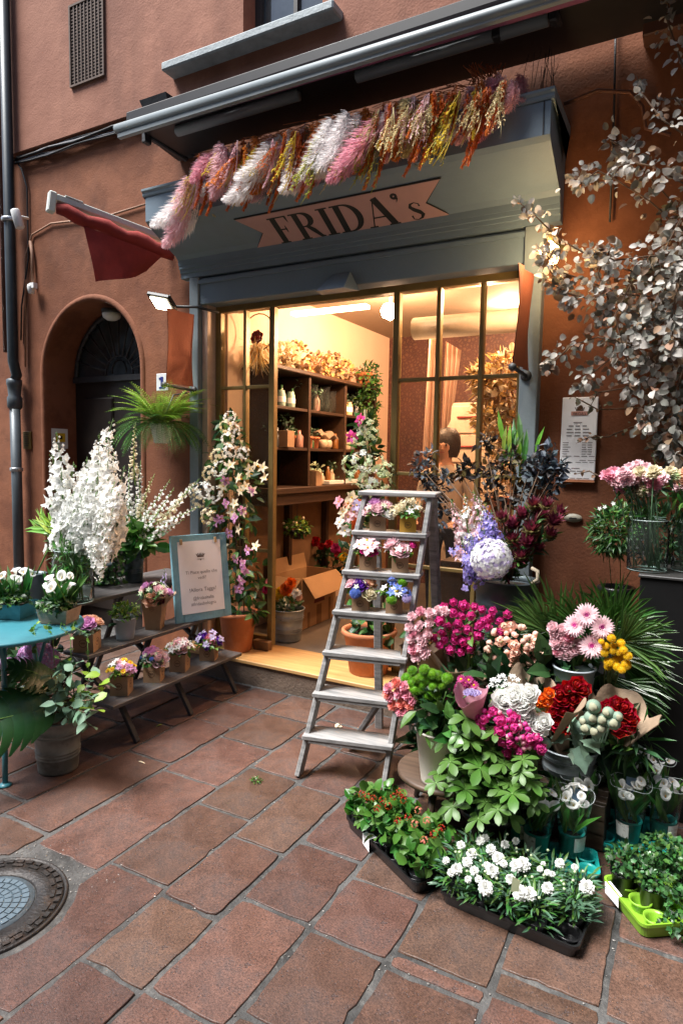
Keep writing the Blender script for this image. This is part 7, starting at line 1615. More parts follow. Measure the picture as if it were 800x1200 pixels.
# ================================================================== DRIED EUCALYPTUS over the right wall
def eucalyptus():
    t = thing('dried_eucalyptus_garland', 'huge garland of dried pale eucalyptus cascading down the dark wall at right', 'dried garland', (0, 3.6, 2.8))
    BR = [  # pixel polyline, leaf size m, leaves per branch, spread, depth Y, palette
        ([(800, 330), (740, 318), (690, 300), (655, 280), (636, 262), (622, 248), (603, 234)], .042, 60, .03, 3.4),
        ([(805, 275), (760, 235), (720, 210), (700, 200), (680, 215), (672, 210)], .044, 60, .045, 3.45),
        ([(790, 240), (740, 185), (715, 165), (745, 180)], .045, 62, .06, 3.5),
        ([(800, 215), (765, 195), (740, 190), (722, 196)], .045, 46, .05, 3.4),
        ([(805, 160), (775, 140), (752, 110), (745, 88)], .036, 26, .03, 3.35),
        ([(800, 80), (790, 50), (780, 20), (785, -5)], .04, 30, .04, 3.4), ([(805, 130), (790, 115), (770, 118)], .036, 14, .03, 3.4),
        ([(800, 350), (730, 345), (690, 330), (660, 320), (640, 300), (625, 292)], .044, 80, .06, 3.45),
        ([(800, 380), (740, 370), (700, 352), (668, 345), (640, 330)], .044, 90, .07, 3.5),
        ([(800, 300), (760, 300), (720, 305), (690, 290)], .045, 76, .07, 3.4),
        ([(805, 405), (750, 405), (700, 395), (668, 405), (648, 425), (640, 432)], .042, 80, .05, 3.5),
        ([(800, 430), (750, 430), (715, 420), (690, 440), (680, 455)], .044, 70, .06, 3.5),
        ([(800, 360), (775, 400), (760, 450), (762, 480), (750, 505)], .046, 90, .07, 3.4),
        ([(805, 420), (790, 460), (785, 500), (790, 540)], .046, 80, .06, 3.4),
        ([(800, 250), (775, 300), (770, 360), (745, 400)], .046, 100, .08, 3.4), ([(800, 300), (790, 350), (785, 420)], .046, 90, .07, 3.35), ([(740, 330), (720, 370), (730, 410), (740, 440), (735, 470)], .044, 70, .05, 3.42),
        ([(715, 280), (700, 320), (712, 350), (705, 380)], .042, 46, .04, 3.42), ([(650, 290), (640, 310), (655, 335), (668, 360)], .04, 40, .04, 3.42)]
    WI = [([(800, 470), (745, 478), (700, 480), (682, 470), (670, 464)], .036, 26, .02, 3.68), ([(800, 505), (740, 500), (712, 512), (690, 512), (674, 520)], .034, 22, .015, 3.68), ([(800, 548), (740, 548), (705, 560), (690, 552), (672, 556)], .036, 16, .015, 3.68), ([(760, 430), (730, 455), (700, 460), (690, 478)], .036, 26, .02, 3.6)]
    T, F = LF['round']; pale = [fastmesh('leaf', T*np.array([1.1, 1, 1]), F, [m_], True) for m_ in (L_dry, L_dry, mat('dried_leaf_grey', (.2, .2, .17), .7, .2, 20, island=.3, trans=.25), L_tan)]
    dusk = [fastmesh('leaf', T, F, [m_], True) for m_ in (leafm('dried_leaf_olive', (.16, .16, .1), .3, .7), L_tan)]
    indiv = 0; bulkP, bulkD, bulkN, bulkS = [], [], [], []
    for bi, (pl, s, n, sp, Y) in enumerate(BR+WI):
        pts = [P(x, y, Y=Y+.05*sin(i+bi)) for i, (x, y) in enumerate(pl)]
        mb = MB(); mb.tube(pts, [.004]*(len(pts)-1)+[.0012], 5); mb.build('branch', [M_bark], t)
        n = int(n*1.6); wis = bi >= len(BR)
        for k in range(n):
            f = (k+.5)/n*(len(pts)-1); i = min(int(f), len(pts)-2); p = pts[i].lerp(pts[i+1], f-i); tt = (pts[i+1]-pts[i]).normalized(); fade = 1 if f < len(pts)-2 else .35
            off = Vector((random.gauss(0, 1), random.gauss(0, 1), random.gauss(0, 1)))*sp*fade*.62; off.y = -abs(off.y) if p.y+off.y > 3.72 else off.y
            d = (off.normalized()*.9+tt*.4+Vector((random.uniform(-.5, .5), random.uniform(-.6, .2), -.35))).normalized(); nn = Vector((random.gauss(0, .7), -1, random.gauss(0, .6)+.3)); x = d.cross(nn).normalized(); z = x.cross(d); sz = s*.95*random.uniform(.5, 1.2)
            if indiv < 300 and (k % 10 == 0):
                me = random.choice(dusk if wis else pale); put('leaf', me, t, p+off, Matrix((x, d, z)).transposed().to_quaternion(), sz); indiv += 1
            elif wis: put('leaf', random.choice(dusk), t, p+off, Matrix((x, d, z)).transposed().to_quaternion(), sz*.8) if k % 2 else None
            else: bulkP.append(tuple(p+off)); bulkD.append(tuple(d)); bulkN.append(tuple(nn)); bulkS.append(sz)
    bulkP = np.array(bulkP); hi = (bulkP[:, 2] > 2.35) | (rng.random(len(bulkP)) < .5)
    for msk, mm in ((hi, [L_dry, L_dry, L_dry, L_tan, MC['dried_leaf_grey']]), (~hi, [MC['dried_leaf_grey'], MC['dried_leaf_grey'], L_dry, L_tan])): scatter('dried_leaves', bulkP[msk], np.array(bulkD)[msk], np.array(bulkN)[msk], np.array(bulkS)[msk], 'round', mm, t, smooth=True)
    # deep mass of darker leaves towards the wall at right
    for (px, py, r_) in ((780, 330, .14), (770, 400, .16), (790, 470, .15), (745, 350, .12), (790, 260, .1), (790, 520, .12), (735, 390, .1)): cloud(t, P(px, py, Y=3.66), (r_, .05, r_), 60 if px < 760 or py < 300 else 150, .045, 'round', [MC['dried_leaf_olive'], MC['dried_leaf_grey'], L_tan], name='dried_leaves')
eucalyptus()

# ================================================================== DRIED FLOWER GARLAND on the sign
def plume_mesh(kind, m, key):
    rd = random.Random(key*7+3); L_ = 1.0; mb = MB(); V = []; F = []
    def ax(t): return Vector((0, -.18*sin(pi*t*.6), -t)) + Vector((.06*sin(t*3+key), 0, 0))
    if kind == 'pampas': n, r, hl = 1500, .12, .12
    elif kind == 'brush': n, r, hl = 420, .045, .07
    else: n, r, hl = 150, .05, .08
    mb.tube([ax(k/6) for k in range(7)], [.008]*6+[.003], 4)
    if kind != 'strand':
        for k in range(n):
            t = rd.uniform(.02, 1); p = ax(t); a = rd.uniform(0, 6.28); prof = sin(pi*min(1, .12+.86*t))**.7 if kind == 'pampas' else (1-.5*t)
            q = p+Vector((cos(a), sin(a), 0))*r*prof*rd.uniform(.1, .75); d = Vector((cos(a)*.38, sin(a)*.38, -1+rd.uniform(-.2, .3))).normalized()*hl*prof*rd.uniform(.6, 1.2); s_ = d.cross(Vector((rd.random(), rd.random(), rd.random()))).normalized()*(.005 if kind == 'pampas' else .009)
            b = len(V); V += [q-s_, q+s_, q+d]; F.append((b, b+1, b+2))
    else:
        for j in range(7):
            ph = rd.uniform(0, 6); w = rd.uniform(.05, .2); ln = rd.uniform(.7, 1); pts = [Vector((w*cos(ph)*t, w*sin(ph)*t-.05*t, -t*ln))+Vector((.03*sin(t*8+ph), 0, 0)) for t in [i/7 for i in range(8)]]; mb.tube(pts, .004, 3)
            for k in range(30):
                i = rd.randrange(1, 7); p = pts[i].lerp(pts[i+1], rd.random()); a = rd.uniform(0, 6.28); d = Vector((cos(a)*.6, sin(a)*.6, -.8)).normalized()*.055; s_ = d.cross(Vector((0, 1, .2))).normalized()*.011; b = len(V); V += [p, p+d*.5-s_, p+d, p+d*.5+s_]; F.append((b, b+1, b+2, b+3))
    mb.add(V, F, 0, False); return mb.mesh('plume', [m])
def garland():
    t = thing('dried_flower_garland', 'long garland of pink, rust, cream and yellow dried plumes draped along the sign cap', 'dried garland', (-2.0, 3.34, 3.43))
    D = dict(white=petm('plume_white', (.95, .91, .9), .08), pink=petm('plume_pink', (.88, .6, .64), .12), hot=petm('plume_magenta', (.8, .4, .48), .2), rust=petm('plume_rust', (.55, .13, .02), .3), orange=petm('plume_orange', (.74, .27, .06), .25),
             cream=petm('plume_cream', (.7, .6, .33), .2), yellow=petm('plume_yellow', (.68, .52, .06), .2), olive=petm('plume_olive', (.38, .38, .06), .25))
    PM = {}
    def pm(kind, c, key):
        k = (kind, c, key % 3)
        if k not in PM: PM[k] = plume_mesh(kind, D[c], key % 3+len(c))
        return PM[k]
    # (px, py of the root, length in px, lean px to the left at its foot, type, colour)
    L = []
    def add(x, y, ln, lean, k, c): L.append((x, y, ln, lean, k, c))
    for (x, y) in ((236, 203), (228, 212)): add(x, y, 60, -52, 'pampas', 'pink' if x < 230 else 'white')
    add(222, 208, 50, -46, 'pampas', 'white')
    xs0 = 235
    rs = random.Random(21)
    def edge(x): return 205-(x-180)*.262
    pat = [(240, 'pampas', 'hot', 46), (245, 'pampas', 'pink', 60), (252, 'pampas', 'white', 58), (232, 'brush', 'rust', 70), (238, 'brush', 'rust', 78), (246, 'brush', 'orange', 64), (262, 'brush', 'rust', 62), (268, 'strand', 'cream', 60), (258, 'strand', 'cream', 50), (275, 'strand', 'yellow', 74),
           (285, 'pampas', 'white', 76), (296, 'pampas', 'white', 72), (305, 'pampas', 'white', 66), (300, 'pampas', 'pink', 76), (292, 'pampas', 'pink', 70), (278, 'brush', 'orange', 60), (290, 'strand', 'yellow', 52), (310, 'strand', 'yellow', 62), (320, 'strand', 'yellow', 40), (264, 'brush', 'rust', 74), (310, 'brush', 'rust', 82), (318, 'brush', 'rust', 92), (314, 'brush', 'orange', 70), (325, 'strand', 'cream', 90), (330, 'strand', 'yellow', 86),
           (345, 'pampas', 'white', 82), (354, 'pampas', 'white', 78), (362, 'pampas', 'white', 74), (340, 'brush', 'rust', 74), (348, 'pampas', 'pink', 66), (333, 'brush', 'orange', 58), (352, 'brush', 'rust', 90), (360, 'brush', 'rust', 92), (366, 'pampas', 'hot', 84), (358, 'strand', 'olive', 112),
           (385, 'pampas', 'white', 76), (378, 'pampas', 'white', 80), (394, 'pampas', 'white', 70), (390, 'pampas', 'white', 62), (372, 'pampas', 'pink', 80), (402, 'brush', 'rust', 78), (410, 'brush', 'orange', 70), (400, 'strand', 'olive', 86), (382, 'strand', 'cream', 90), (392, 'strand', 'cream', 84), (408, 'pampas', 'hot', 90), (412, 'strand', 'olive', 98),
           (418, 'pampas', 'pink', 76), (426, 'pampas', 'white', 58), (432, 'strand', 'cream', 60), (424, 'brush', 'orange', 98), (430, 'strand', 'olive', 108), (436, 'brush', 'rust', 104), (440, 'pampas', 'pink', 78), (446, 'pampas', 'pink', 56), (452, 'pampas', 'hot', 60), (458, 'pampas', 'white', 66), (450, 'brush', 'orange', 60), (464, 'strand', 'cream', 72), (470, 'brush', 'orange', 54), (468, 'pampas', 'pink', 72),
           (476, 'brush', 'rust', 92), (482, 'brush', 'rust', 82), (490, 'brush', 'orange', 86), (486, 'strand', 'cream', 60), (494, 'strand', 'cream', 48), (500, 'strand', 'cream', 44), (498, 'brush', 'rust', 72), (506, 'brush', 'rust', 70), (512, 'strand', 'olive', 96), (518, 'strand', 'yellow', 108), (515, 'strand', 'yellow', 98), (508, 'brush', 'orange', 56), (520, 'brush', 'orange', 52), (527, 'brush', 'orange', 58), (534, 'brush', 'rust', 64), (524, 'brush', 'rust', 50),
           (540, 'pampas', 'pink', 86), (534, 'pampas', 'pink', 84), (546, 'strand', 'cream', 80), (550, 'strand', 'cream', 72), (545, 'pampas', 'white', 64), (556, 'brush', 'rust', 90), (560, 'pampas', 'pink', 62), (565, 'pampas', 'pink', 56), (570, 'pampas', 'white', 50), (562, 'pampas', 'hot', 86), (572, 'brush', 'rust', 66), (578, 'brush', 'rust', 60), (576, 'strand', 'cream', 44), (584, 'strand', 'cream', 40), (540, 'brush', 'rust', 100), (552, 'brush', 'rust', 104), (592, 'pampas', 'pink', 34), (600, 'pampas', 'hot', 30), (608, 'pampas', 'pink', 26)]
    for i, (x, k, c, ln) in enumerate(pat):
        l_ = {'pampas': .8 if x < 430 else .3, 'brush': .3, 'strand': .35}[k]; add(x+ln*l_*.55, edge(x+ln*l_*.55)+rs.uniform(-8, 4), ln*.78*(.8 if k == 'pampas' else 1), -ln*l_*rs.uniform(.8, 1.2), k, c)
    for i in range(34):
        x = rs.uniform(235, 590); add(x, edge(x)+rs.uniform(-12, -2), rs.uniform(44, 62), -rs.uniform(14, 34), 'pampas', rs.choice(('white', 'pink', 'cream', 'cream', 'orange', 'orange')))
    for i in range(50):
        x = rs.uniform(225, 596); k = rs.choice(('strand', 'brush', 'brush', 'strand')); add(x, edge(x)+rs.uniform(-14, 2), rs.uniform(34, 72), -rs.uniform(6, 34), k, rs.choice(('rust', 'cream', 'orange', 'rust', 'pink', 'yellow')) if k != 'pampas' else rs.choice(('white', 'pink')))
    for i, (x, y, ln, lean, k, c) in enumerate(L):
        Y0 = 3.31+(rs.uniform(-.01, .08) if k == 'pampas' else rs.uniform(-.07, .03))
        a = P(x, y, Y=Y0); b = P(x+lean, y+ln, Y=Y0-.05-.03*rs.random()); d = b-a
        q = (-d).to_track_quat('Z', 'Y') @ Euler((0, 0, rs.uniform(-.6, .6))).to_quaternion(); s = d.length
        th = {'pampas': 1.9, 'brush': 1.25, 'strand': 1.15}[k]*(.3/s)**.4
        put('plume', pm(k, c, i), t, a, q, (s*th, s*th, s))
    # core of rust twigs along the cap and a spray at the right
    mb = MB(); tw = mat('rust_twigs', (.42, .11, .03), .7, .3, 9)
    for k in range(80):
        x = rs.choice((rs.uniform(310, 430), rs.uniform(250, 590))); p = P(x, edge(x)-rs.uniform(0, 8), Y=3.34+rs.uniform(-.04, .05)); d = Vector((-1+rs.uniform(-.4, .3), rs.uniform(-.3, .2), rs.uniform(-.05, .3)))*rs.uniform(.08, .2); mb.tube([p, p+d*.5+Vector((0, 0, .02)), p+d], .0022, 3)
    for k in range(26):
        p = P(562+rs.uniform(-14, 20), 100, Y=3.36); d = Vector((rs.uniform(-.6, .5), rs.uniform(-.2, .2), rs.uniform(.5, 1)))*rs.uniform(.06, .16); m_ = p+d*.5+Vector((.02, 0, 0)); mb.tube([p, m_, p+d], .003, 4); mb.tube([m_, m_+Vector((rs.uniform(-.06, .06), 0, .05))], .002, 3)
    mb.build('twigs', [tw], t, kind='stuff')
    mb = MB()
    for k in range(14):
        p = P(rs.uniform(606, 660), 103, Y=3.5); mb.tube([p, p+Vector((rs.uniform(-.05, .05), 0, rs.uniform(.1, .2)))], .0016, 3)
    mb.build('bird_spikes', [M_iron], [o for o in bpy.data.objects if o.name == 'shop_sign'][0], kind='stuff')
garland()

# ================================================================== INSIDE THE SHOP
def interior():
    sx, y0, y1, zt, z0 = -2.87, 4.15, 5.97, 2.27, 1.35
    t = thing('shelf_unit', 'dark brown open shelf unit against the left shop wall', 'shelves', (-3.0, 5.05, .17))
    for y in (y0, 4.66, 5.3, y1-.03):
        mb = MB(); mb.bbox(RX0+.01, sx, y, y+.035, z0, zt, .003); mb.build('side_panel', [M_shelf], t)
    for z in (1.66, 1.985):
        for a, b in ((y0+.036, 4.659), (4.696, 5.299), (5.336, y1-.031)):
            mb = MB(); mb.bbox(RX0+.02, sx-.01, a, b, z-.012, z+.012, .002); mb.build('shelf', [M_shelf], t)
    mb = MB(); mb.bbox(RX0+.005, sx+.03, y0-.03, y1+.04, zt+.001, zt+.035, .006); mb.build('cornice', [M_shelf], t)
    mb = MB(); mb.box(RX0+.003, RX0+.009, y0, y1, z0, zt); mb.build('back_mirror', [mat('dark_mirror', (.04, .025, .015), .2, .1, metal=.8)], t)
    mb = MB(); mb.bbox(RX0+.01, sx+.06, 4.05, 6.05, z0-.05, z0-.001, .005); mb.bbox(RX0+.01, sx+.03, 4.06, 6.04, z0-.14, z0-.0515, .003); mb.build('counter_top', [M_shelf], t)
    for y in (4.06, 4.7, 5.35, 5.98):
        mb = MB(); mb.bbox(RX0+.03, RX0+.09, y, y+.05, .166, z0-.141, .003); mb.build('leg', [M_shelf], t)
    mb = MB(); mb.box(RX0+.016, RX0+.028, 4.06, 6.04, .5, z0-.145); mb.build('back_panel', [mat('brown_panel', (.2, .11, .05), .7, .2, 5)], t)
    def bloc(px, py): r = P(px, py, X=sx-.1); return r
    G = 'glassware on the top shelf'
    for i, (y, r_, h) in enumerate(((4.76, .045, .2), (4.86, .05, .22), (4.97, .05, .2), (5.08, .045, .23), (5.19, .05, .2), (4.82, .04, .16))):
        c = (sx-.09-(.08 if i == 5 else 0), y, 1.998); g = thing('glass_jar', 'clear glass vase on the upper shelf, '+('nearest the doorway end of the row', 'second in the row from the doorway', 'middle of the front row', 'second from the far end of the row', 'far end of the row by the candles', 'small one behind the others')[i], 'vase', c, G); mb = MB(); mb.lathe([(r_*.8, 0), (r_, h*.3), (r_*.9, h*.8), (r_*1.05, h), (r_, h), (r_*.85, h*.8), (r_*.94, h*.3), (0, .01)], 16, c=c); mb.build('vase', [M_vase], g)
    for (y, m, lab, z) in ((5.42, mat('amber_glow', (.6, .3, .1), .3, .1), 'amber candle jar on the upper shelf beside the glass vases', 1.998), (4.5, mat('mint_jar', (.3, .42, .36), .5), 'mint green tin on the upper shelf behind the left glass panel', 1.998), (4.36, mat('mint_jar', (.3, .42, .36), .5), 'second mint green tin nearest the left glass panel', 1.998), (5.52, mat('peach_candle', (.7, .45, .28), .4), 'peach candle next to the amber jar', 1.998)):
        c = (sx-.08, y, z); g = thing('candle_jar', lab, 'jar', c); mb = MB(); mb.lathe([(.035, 0), (.038, .01), (.038, .1), (.03, .11), (.03, .13), (0, .13)], 16, c=c); mb.build('jar', [m], g); mb = MB(); mb.lathe([(.0395, .035), (.0395, .08)], 16, c=c, cap0=False, cap1=False); mb.build('label', [M_paper], g)
    for (y, lab) in ((4.5, 'small terracotta pot of dark foliage left of the first shelf upright'), (4.78, 'small terracotta pot with grey green sprig, left of the pair'), (4.89, 'small terracotta pot with grey green sprig, right of the pair')):
        c = Vector((sx-.08, y, 1.673)); g = thing('terracotta_pot', lab, 'potted plant', tuple(c)); lathe_at(pot_mb(.045, .1, .75, .006, rimh=.02), c).build('pot', [M_pot, M_soil], g); cloud(g, c+Vector((0, 0, .13)), (.05, .05, .05), 60, .025, 'lance', [L_sage, L_dark])
    for (y, lab) in ((5.0, 'pale round jar under the kraft bundle, left'), (5.09, 'pale round jar under the kraft bundle, right')):
        c = (sx-.06, y, 1.673); g = thing('round_jar', lab, 'jar', c); mb = MB(); mb.lathe([(.025, 0), (.04, .02), (.042, .06), (.03, .08), (0, .082)], 14, c=c); mb.build('jar', [mat('pale_ceramic', (.5, .38, .26), .4)], g)
    mb = MB(); rd = random.Random(4); V = []; n = 14
    for j in range(6):
        for i in range(n): V.append((sx-.12+.06*cos(j*1.2), 4.98+.36*i/n+.01*rd.random(), 1.79+.04*sin(j*1.2)+.03*sin(i*.9)*.6+rd.uniform(-.006, .006)))
    F = [(j % 6*n+i, j % 6*n+i+1, ((j+1) % 6)*n+i+1, ((j+1) % 6)*n+i) for j in range(6) for i in range(n-1)]; mb.add(V, F, 0, True); tag(mb.build('kraft_bundle', [M_paperk]), 'crumpled kraft paper bundle lying on the middle shelf', 'paper bundle')
    for (y, lab, m) in ((4.78, 'kraft box with a pale succulent on the counter', M_kraft), (4.33, 'tan carton on the middle shelf behind the left glass', M_kraft)):
        c = Vector((sx+.0, y, 1.3502 if y > 4.5 else 1.673)); g = thing('small_box', lab, 'box', tuple(c)); mb = MB(); mb.bbox(-.055, .04, -.05, .05, .0, .13, .002); mb.build('box', [m], g, world=False)
        if y > 4.5: cloud(g, c+Vector((0, 0, .15)), (.05, .05, .04), 40, .04, 'obov', [L_sage, C_gw])
    c = Vector((sx-.12, 5.35, 1.351)); g = thing('herb_tray', 'low white tray of dark green seedlings on the counter', 'plant tray', tuple(c)); mb = MB(); mb.bbox(-.1, .12, -.32, .35, 0, .035, .004); mb.build('tray', [M_white], g, world=False); cloud(g, c+Vector((0, 0, .06)), (.1, .3, .04), 320, .03, 'lance', [L_dark, L_mid]); cloud(g, c+Vector((0, .0, .14)), (.06, .1, .1), 160, .03, 'ovate', [L_dark])
    # more stock on the shelves: bottles, tins, sprigs
    rd = random.Random(12); cols = [('amber_bottle', (.2, .08, .02)), ('green_bottle', (.04, .1, .04)), ('cream_tin', (.5, .4, .28)), ('grey_tin', (.16, .17, .17)), ('blush_tin', (.4, .22, .18))]; adj = ['slim', 'squat', 'tall', 'tapered', 'small']; row = {1.998: 'upper', 1.673: 'middle', 1.351: 'lowest'}
    for i in range(26):
        z = rd.choice((1.998, 1.673, 1.351, 1.673)); y = 4.2+1.7*((i*.381966) % 1); nm, cc = cols[i % 5]; h = rd.uniform(.1, .2); r_ = rd.uniform(.022, .04); c = (sx-.1+rd.uniform(0, .04), y, z)
        g = thing(nm, '%s %s on the %s shelf %s' % (adj[(i*3+i//5) % 5], nm.replace('_', ' '), row[z], 'near the doorway end' if y < 4.66 else ('in the first bay past the doorway' if y < 5.3 else 'at the far end')), nm.split('_')[1], c, 'jars and bottles at the back of the shop shelves'); mb = MB(); mb.lathe([(r_*.95, 0), (r_, .01), (r_, h*.65), (r_*.5, h*.8), (r_*.45, h), (0, h)], 12, c=c); mb.build('vessel', [mat(nm, cc, .25, .1)], g)
        if i % 3 == 0: cloud(g, Vector(c)+Vector((0, 0, h+.03)), (.05, .06, .05), 36, .035, 'ovate', [L_dark, L_sage])
    # dried bundles on top
    for i, (y, s, m, lab) in enumerate(((4.42, .12, C_cream, 'pale glowing bundle of dried flowers at the near end on top of the shelves'), (4.62, .13, L_gold, 'bundle of dried gold leaves on top of the shelves, second from the glass'), (4.95, .11, L_gold, 'round dried gold posy in the middle of the shelf top'), (5.2, .13, L_gold, 'tall dried gold posy in the middle of the shelf top'), (5.42, .11, L_gold, 'round dried gold posy beside the hanging green plant'))):
        c = Vector((sx-.08, y, zt+.037)); g = thing('dried_posy', lab, 'dried flowers', tuple(c)); mb = MB(); mb.lathe([(.03, 0), (.02, .03), (.05, .09)], 10, c=tuple(c)); mb.build('paper_wrap', [M_paperk], g); cloud(g, c+Vector((0, 0, s*.9)), (s, s, s), 150, .045, 'round', [m, L_tan] if m == L_gold else [m])
    c = Vector((sx-.03, 5.72, zt+.037)); g = thing('trailing_plant', 'bushy green plant trailing down the far end of the shelves', 'hanging plant', tuple(c)); lathe_at(pot_mb(.08, .12, .8), c).build('pot', [M_pot, M_soil], g)
    for (dz, r_) in ((.1, .17), (-.02, .2), (-.18, .19), (-.34, .15), (-.5, .1)): cloud(g, c+Vector((.06, 0, dz)), (.12, r_, .12), 170, .045, 'ovate', [L_mid, L_dark])
    # wreath with straw and red bow behind left glass
    c = P(303, 405, Y=4.1); g = thing('straw_wreath', 'hanging straw bunch with a dark red rosette behind the left glass panel', 'dried flowers', tuple(c)); n = 220
    scatter('straw', np.array([tuple(c)]*n)+rng.normal(size=(n, 3))*.02, rng.normal(size=(n, 3))*.35+np.array([0, 0, -1]), rng.normal(size=(n, 3)), rng.uniform(.1, .24, n), 'grass', [L_gold, C_cream], g); put('rosette', flower('peony', mat('rosette_red', (.3, .02, .02), .6)), g, c+Vector((0, -.03, .06)), dirq((0, -1, .2)), .05)
    mb = MB(); mb.tube([c+Vector((.14*cos(a), .0, .1+.14*sin(a))) for a in [2*pi*k/20 for k in range(21)]], .005, 5); mb.tube([c+Vector((0, 0, .24)), (c.x, c.y, 2.69)], .002, 4); mb.build('hoop', [M_bark], g)
    # cardboard box
    c = Vector((-2.9, 4.62, .17)); g = thing('cardboard_box', 'open cardboard box with flaps and a dark printed mark on the shop floor', 'box', tuple(c)); cb = mat('corrugated', (.34, .2, .09), .8, .06, 4, .1, 60)
    X0, X1, Y0, Y1, h = -3.07, -2.76, 4.4, 4.98, .43; w_ = .006; mb = MB()
    mb.box(X0, X0+w_, Y0, Y1, .171, .17+h); mb.box(X1-w_, X1, Y0, Y1, .171, .17+h); mb.box(X0+w_, X1-w_, Y0, Y0+w_, .171, .17+h); mb.box(X0+w_, X1-w_, Y1-w_, Y1, .171, .17+h); mb.box(X0+w_, X1-w_, Y0+w_, Y1-w_, .171, .176); mb.build('body', [cb], g)
    zt2 = .17+h
    mb = MB(); mb.add([(X1, Y0+.02, zt2), (X1, Y1-.01, zt2), (X1+.13, Y1+.03, zt2-.14), (X1+.13, Y0, zt2-.15)], [(0, 1, 2, 3)]); mb.add([(X1+.004, Y0+.02, zt2+.004), (X1+.004, Y1-.01, zt2+.004), (X1+.134, Y1+.03, zt2-.136), (X1+.134, Y0, zt2-.146)], [(0, 3, 2, 1)]); mb.build('flap', [cb], g)
    mb = MB(); mb.add([(X0, Y0, zt2), (X1, Y0, zt2), (X1-.02, Y0-.12, zt2-.12), (X0, Y0-.12, zt2-.1)], [(0, 1, 2, 3)]); mb.build('flap', [cb], g)
    mb = MB(); mb.add([(X0, Y0, zt2), (X0, Y1, zt2), (X0-.03, Y1, zt2+.12), (X0-.03, Y0, zt2+.12)], [(0, 1, 2, 3)]); mb.build('flap', [cb], g)
    for (a, b, z_, z2) in ((.1, .14, 0, .13), (.25, .33, 0, .17), (.45, .49, 0, .2)): mb = MB(); mb.box(X1+.0008, X1+.0012, Y0+a, Y0+b, .171+z_, .17+z2); mb.build('print_stripe', [mat('box_print', (.16, .08, .03), .8)], g)
    mb = MB(); zz = .17+.19
    mb.add([(X1+.002, Y0+.2, zz), (X1+.002, Y0+.38, zz), (X1+.002, Y0+.36, zz+.07), (X1+.002, Y0+.22, zz+.07)], [(0, 1, 2, 3)]); mb.build('printed_logo', [mat('box_red_print', (.12, .02, .015), .8)], g)
    mb = MB()
    for k in range(6): mb.box(X1+.001, X1+.0015, Y0+.2+k*.033, Y0+.208+k*.033, zz+.085, zz+.13)
    mb.add([(X1+.0014, Y0+.27, zz+.15), (X1+.0014, Y0+.3, zz+.15), (X1+.0014, Y0+.285, zz+.185)], [(0, 1, 2)]); mb.build('printed_letters', [MC['box_red_print']], g)
    # grey bucket with orange flower behind the post
    c = Vector((-2.72, 4.14, .17)); g = thing('indoor_bucket', 'grey bucket of orange, yellow and pink carnations inside the door', 'bucket of flowers', tuple(c)); lathe_at(bucket_mb(.13, .25, .8, True, 28), c).build('bucket', [M_zinc, M_soil], g)
    for (px, py, m, s) in ((335, 690, C_orange, .07), (328, 694, C_yel, .06), (347, 695, C_white, .05), (316, 683, C_pink, .055), (322, 698, C_yel, .05), (340, 683, C_orange, .06), (350, 700, C_peach, .035), (312, 690, C_hot, .05)): put('carnation', flower('carnation', m), g, P(px, py, Y=4.08), dirq((.1, -.8, .5)), s)
    cloud(g, c+Vector((0, 0, .26)), (.13, .13, .05), 60, .07, 'ovate', [L_dark])
    # red flowers behind the carton, and hanging basket
    c = Vector((-2.55, 5.3, .17)); g = thing('floor_bucket', 'dark bucket of red and yellow flowers behind the cardboard box', 'bucket of flowers', tuple(c)); lathe_at(bucket_mb(.13, .3, .8, False, 24), c).build('bucket', [M_zincd, M_soil], g)
    for (px, py, m, s) in ((369, 634, C_red, .06), (385, 637, C_red, .05), (393, 642, C_mag, .06), (340, 636, C_coral, .04), (354, 634, C_coral, .035), (402, 652, C_yel, .05), (406, 640, C_cream, .04), (396, 650, C_red, .05), (376, 640, C_red, .04), (346, 640, C_red, .035)): put('carnation', flower('carnation', m), g, P(px, py, Y=5.2), dirq((.1, -.8, .5)), s*1.1)
    cloud(g, P(385, 660, Y=5.3), (.28, .1, .14), 160, .08, 'ovate', [L_dark])
    c = P(348, 622, Y=4.6); g = thing('hanging_basket', 'small green plant with pale buds hanging below the counter edge', 'hanging plant', tuple(c)); lathe_at(pot_mb(.06, .07, .6, .003), c+Vector((0, 0, -.07))).build('pot', [M_black, M_soil], g); cloud(g, c+Vector((0, 0, .03)), (.13, .1, .09), 240, .04, 'ovate', [L_mid, L_lime]); mb = MB(); mb.tube([c, c+Vector((0, 0, .25))], .003, 4); mb.build('hook', [M_iron], g)
    for k in range(7): put('bud', flower('bud', C_cream, L_mid), g, c+Vector((random.uniform(-.1, .1), -.06, random.uniform(0, .12))), dirq((0, -.5, 1)), .016)
    # climbing plant right of the opening + big pot
    c = Vector((-1.84, 3.79, .171)); g = thing('doorway_pot_plant', 'large terracotta pot behind the ladder with a climbing plant of cream blossom clusters', 'potted plant', tuple(c)); lathe_at(pot_mb(.17, .29, .76, .016), c).build('pot', [M_pot, M_soil], g)
    mb = MB(); mb.tube([c+Vector((0, 0, .25)), P(428, 480, Y=3.75)], .012, 7); mb.build('pole', [mat('bamboo', (.4, .3, .14), .5)], g)
    mb = MB(); mb.tube([P(418, 585, Y=3.66), P(416, 650, Y=3.66)], .03, 10); mb.build('orange_ribbon_tube', [C_orange], g)
    for (px, py, r_) in ((428, 500, 12), (430, 525, 16), (432, 560, 32), (425, 590, 22), (418, 620, 18), (420, 645, 20), (425, 730, 26), (445, 738, 30), (420, 680, 14)): cloud(g, P(px, py, Y=3.74), (r_/160, .08, r_/190), 40, .07, 'round' if py > 700 else 'ovate', [L_mid, L_dark], low=-.9)
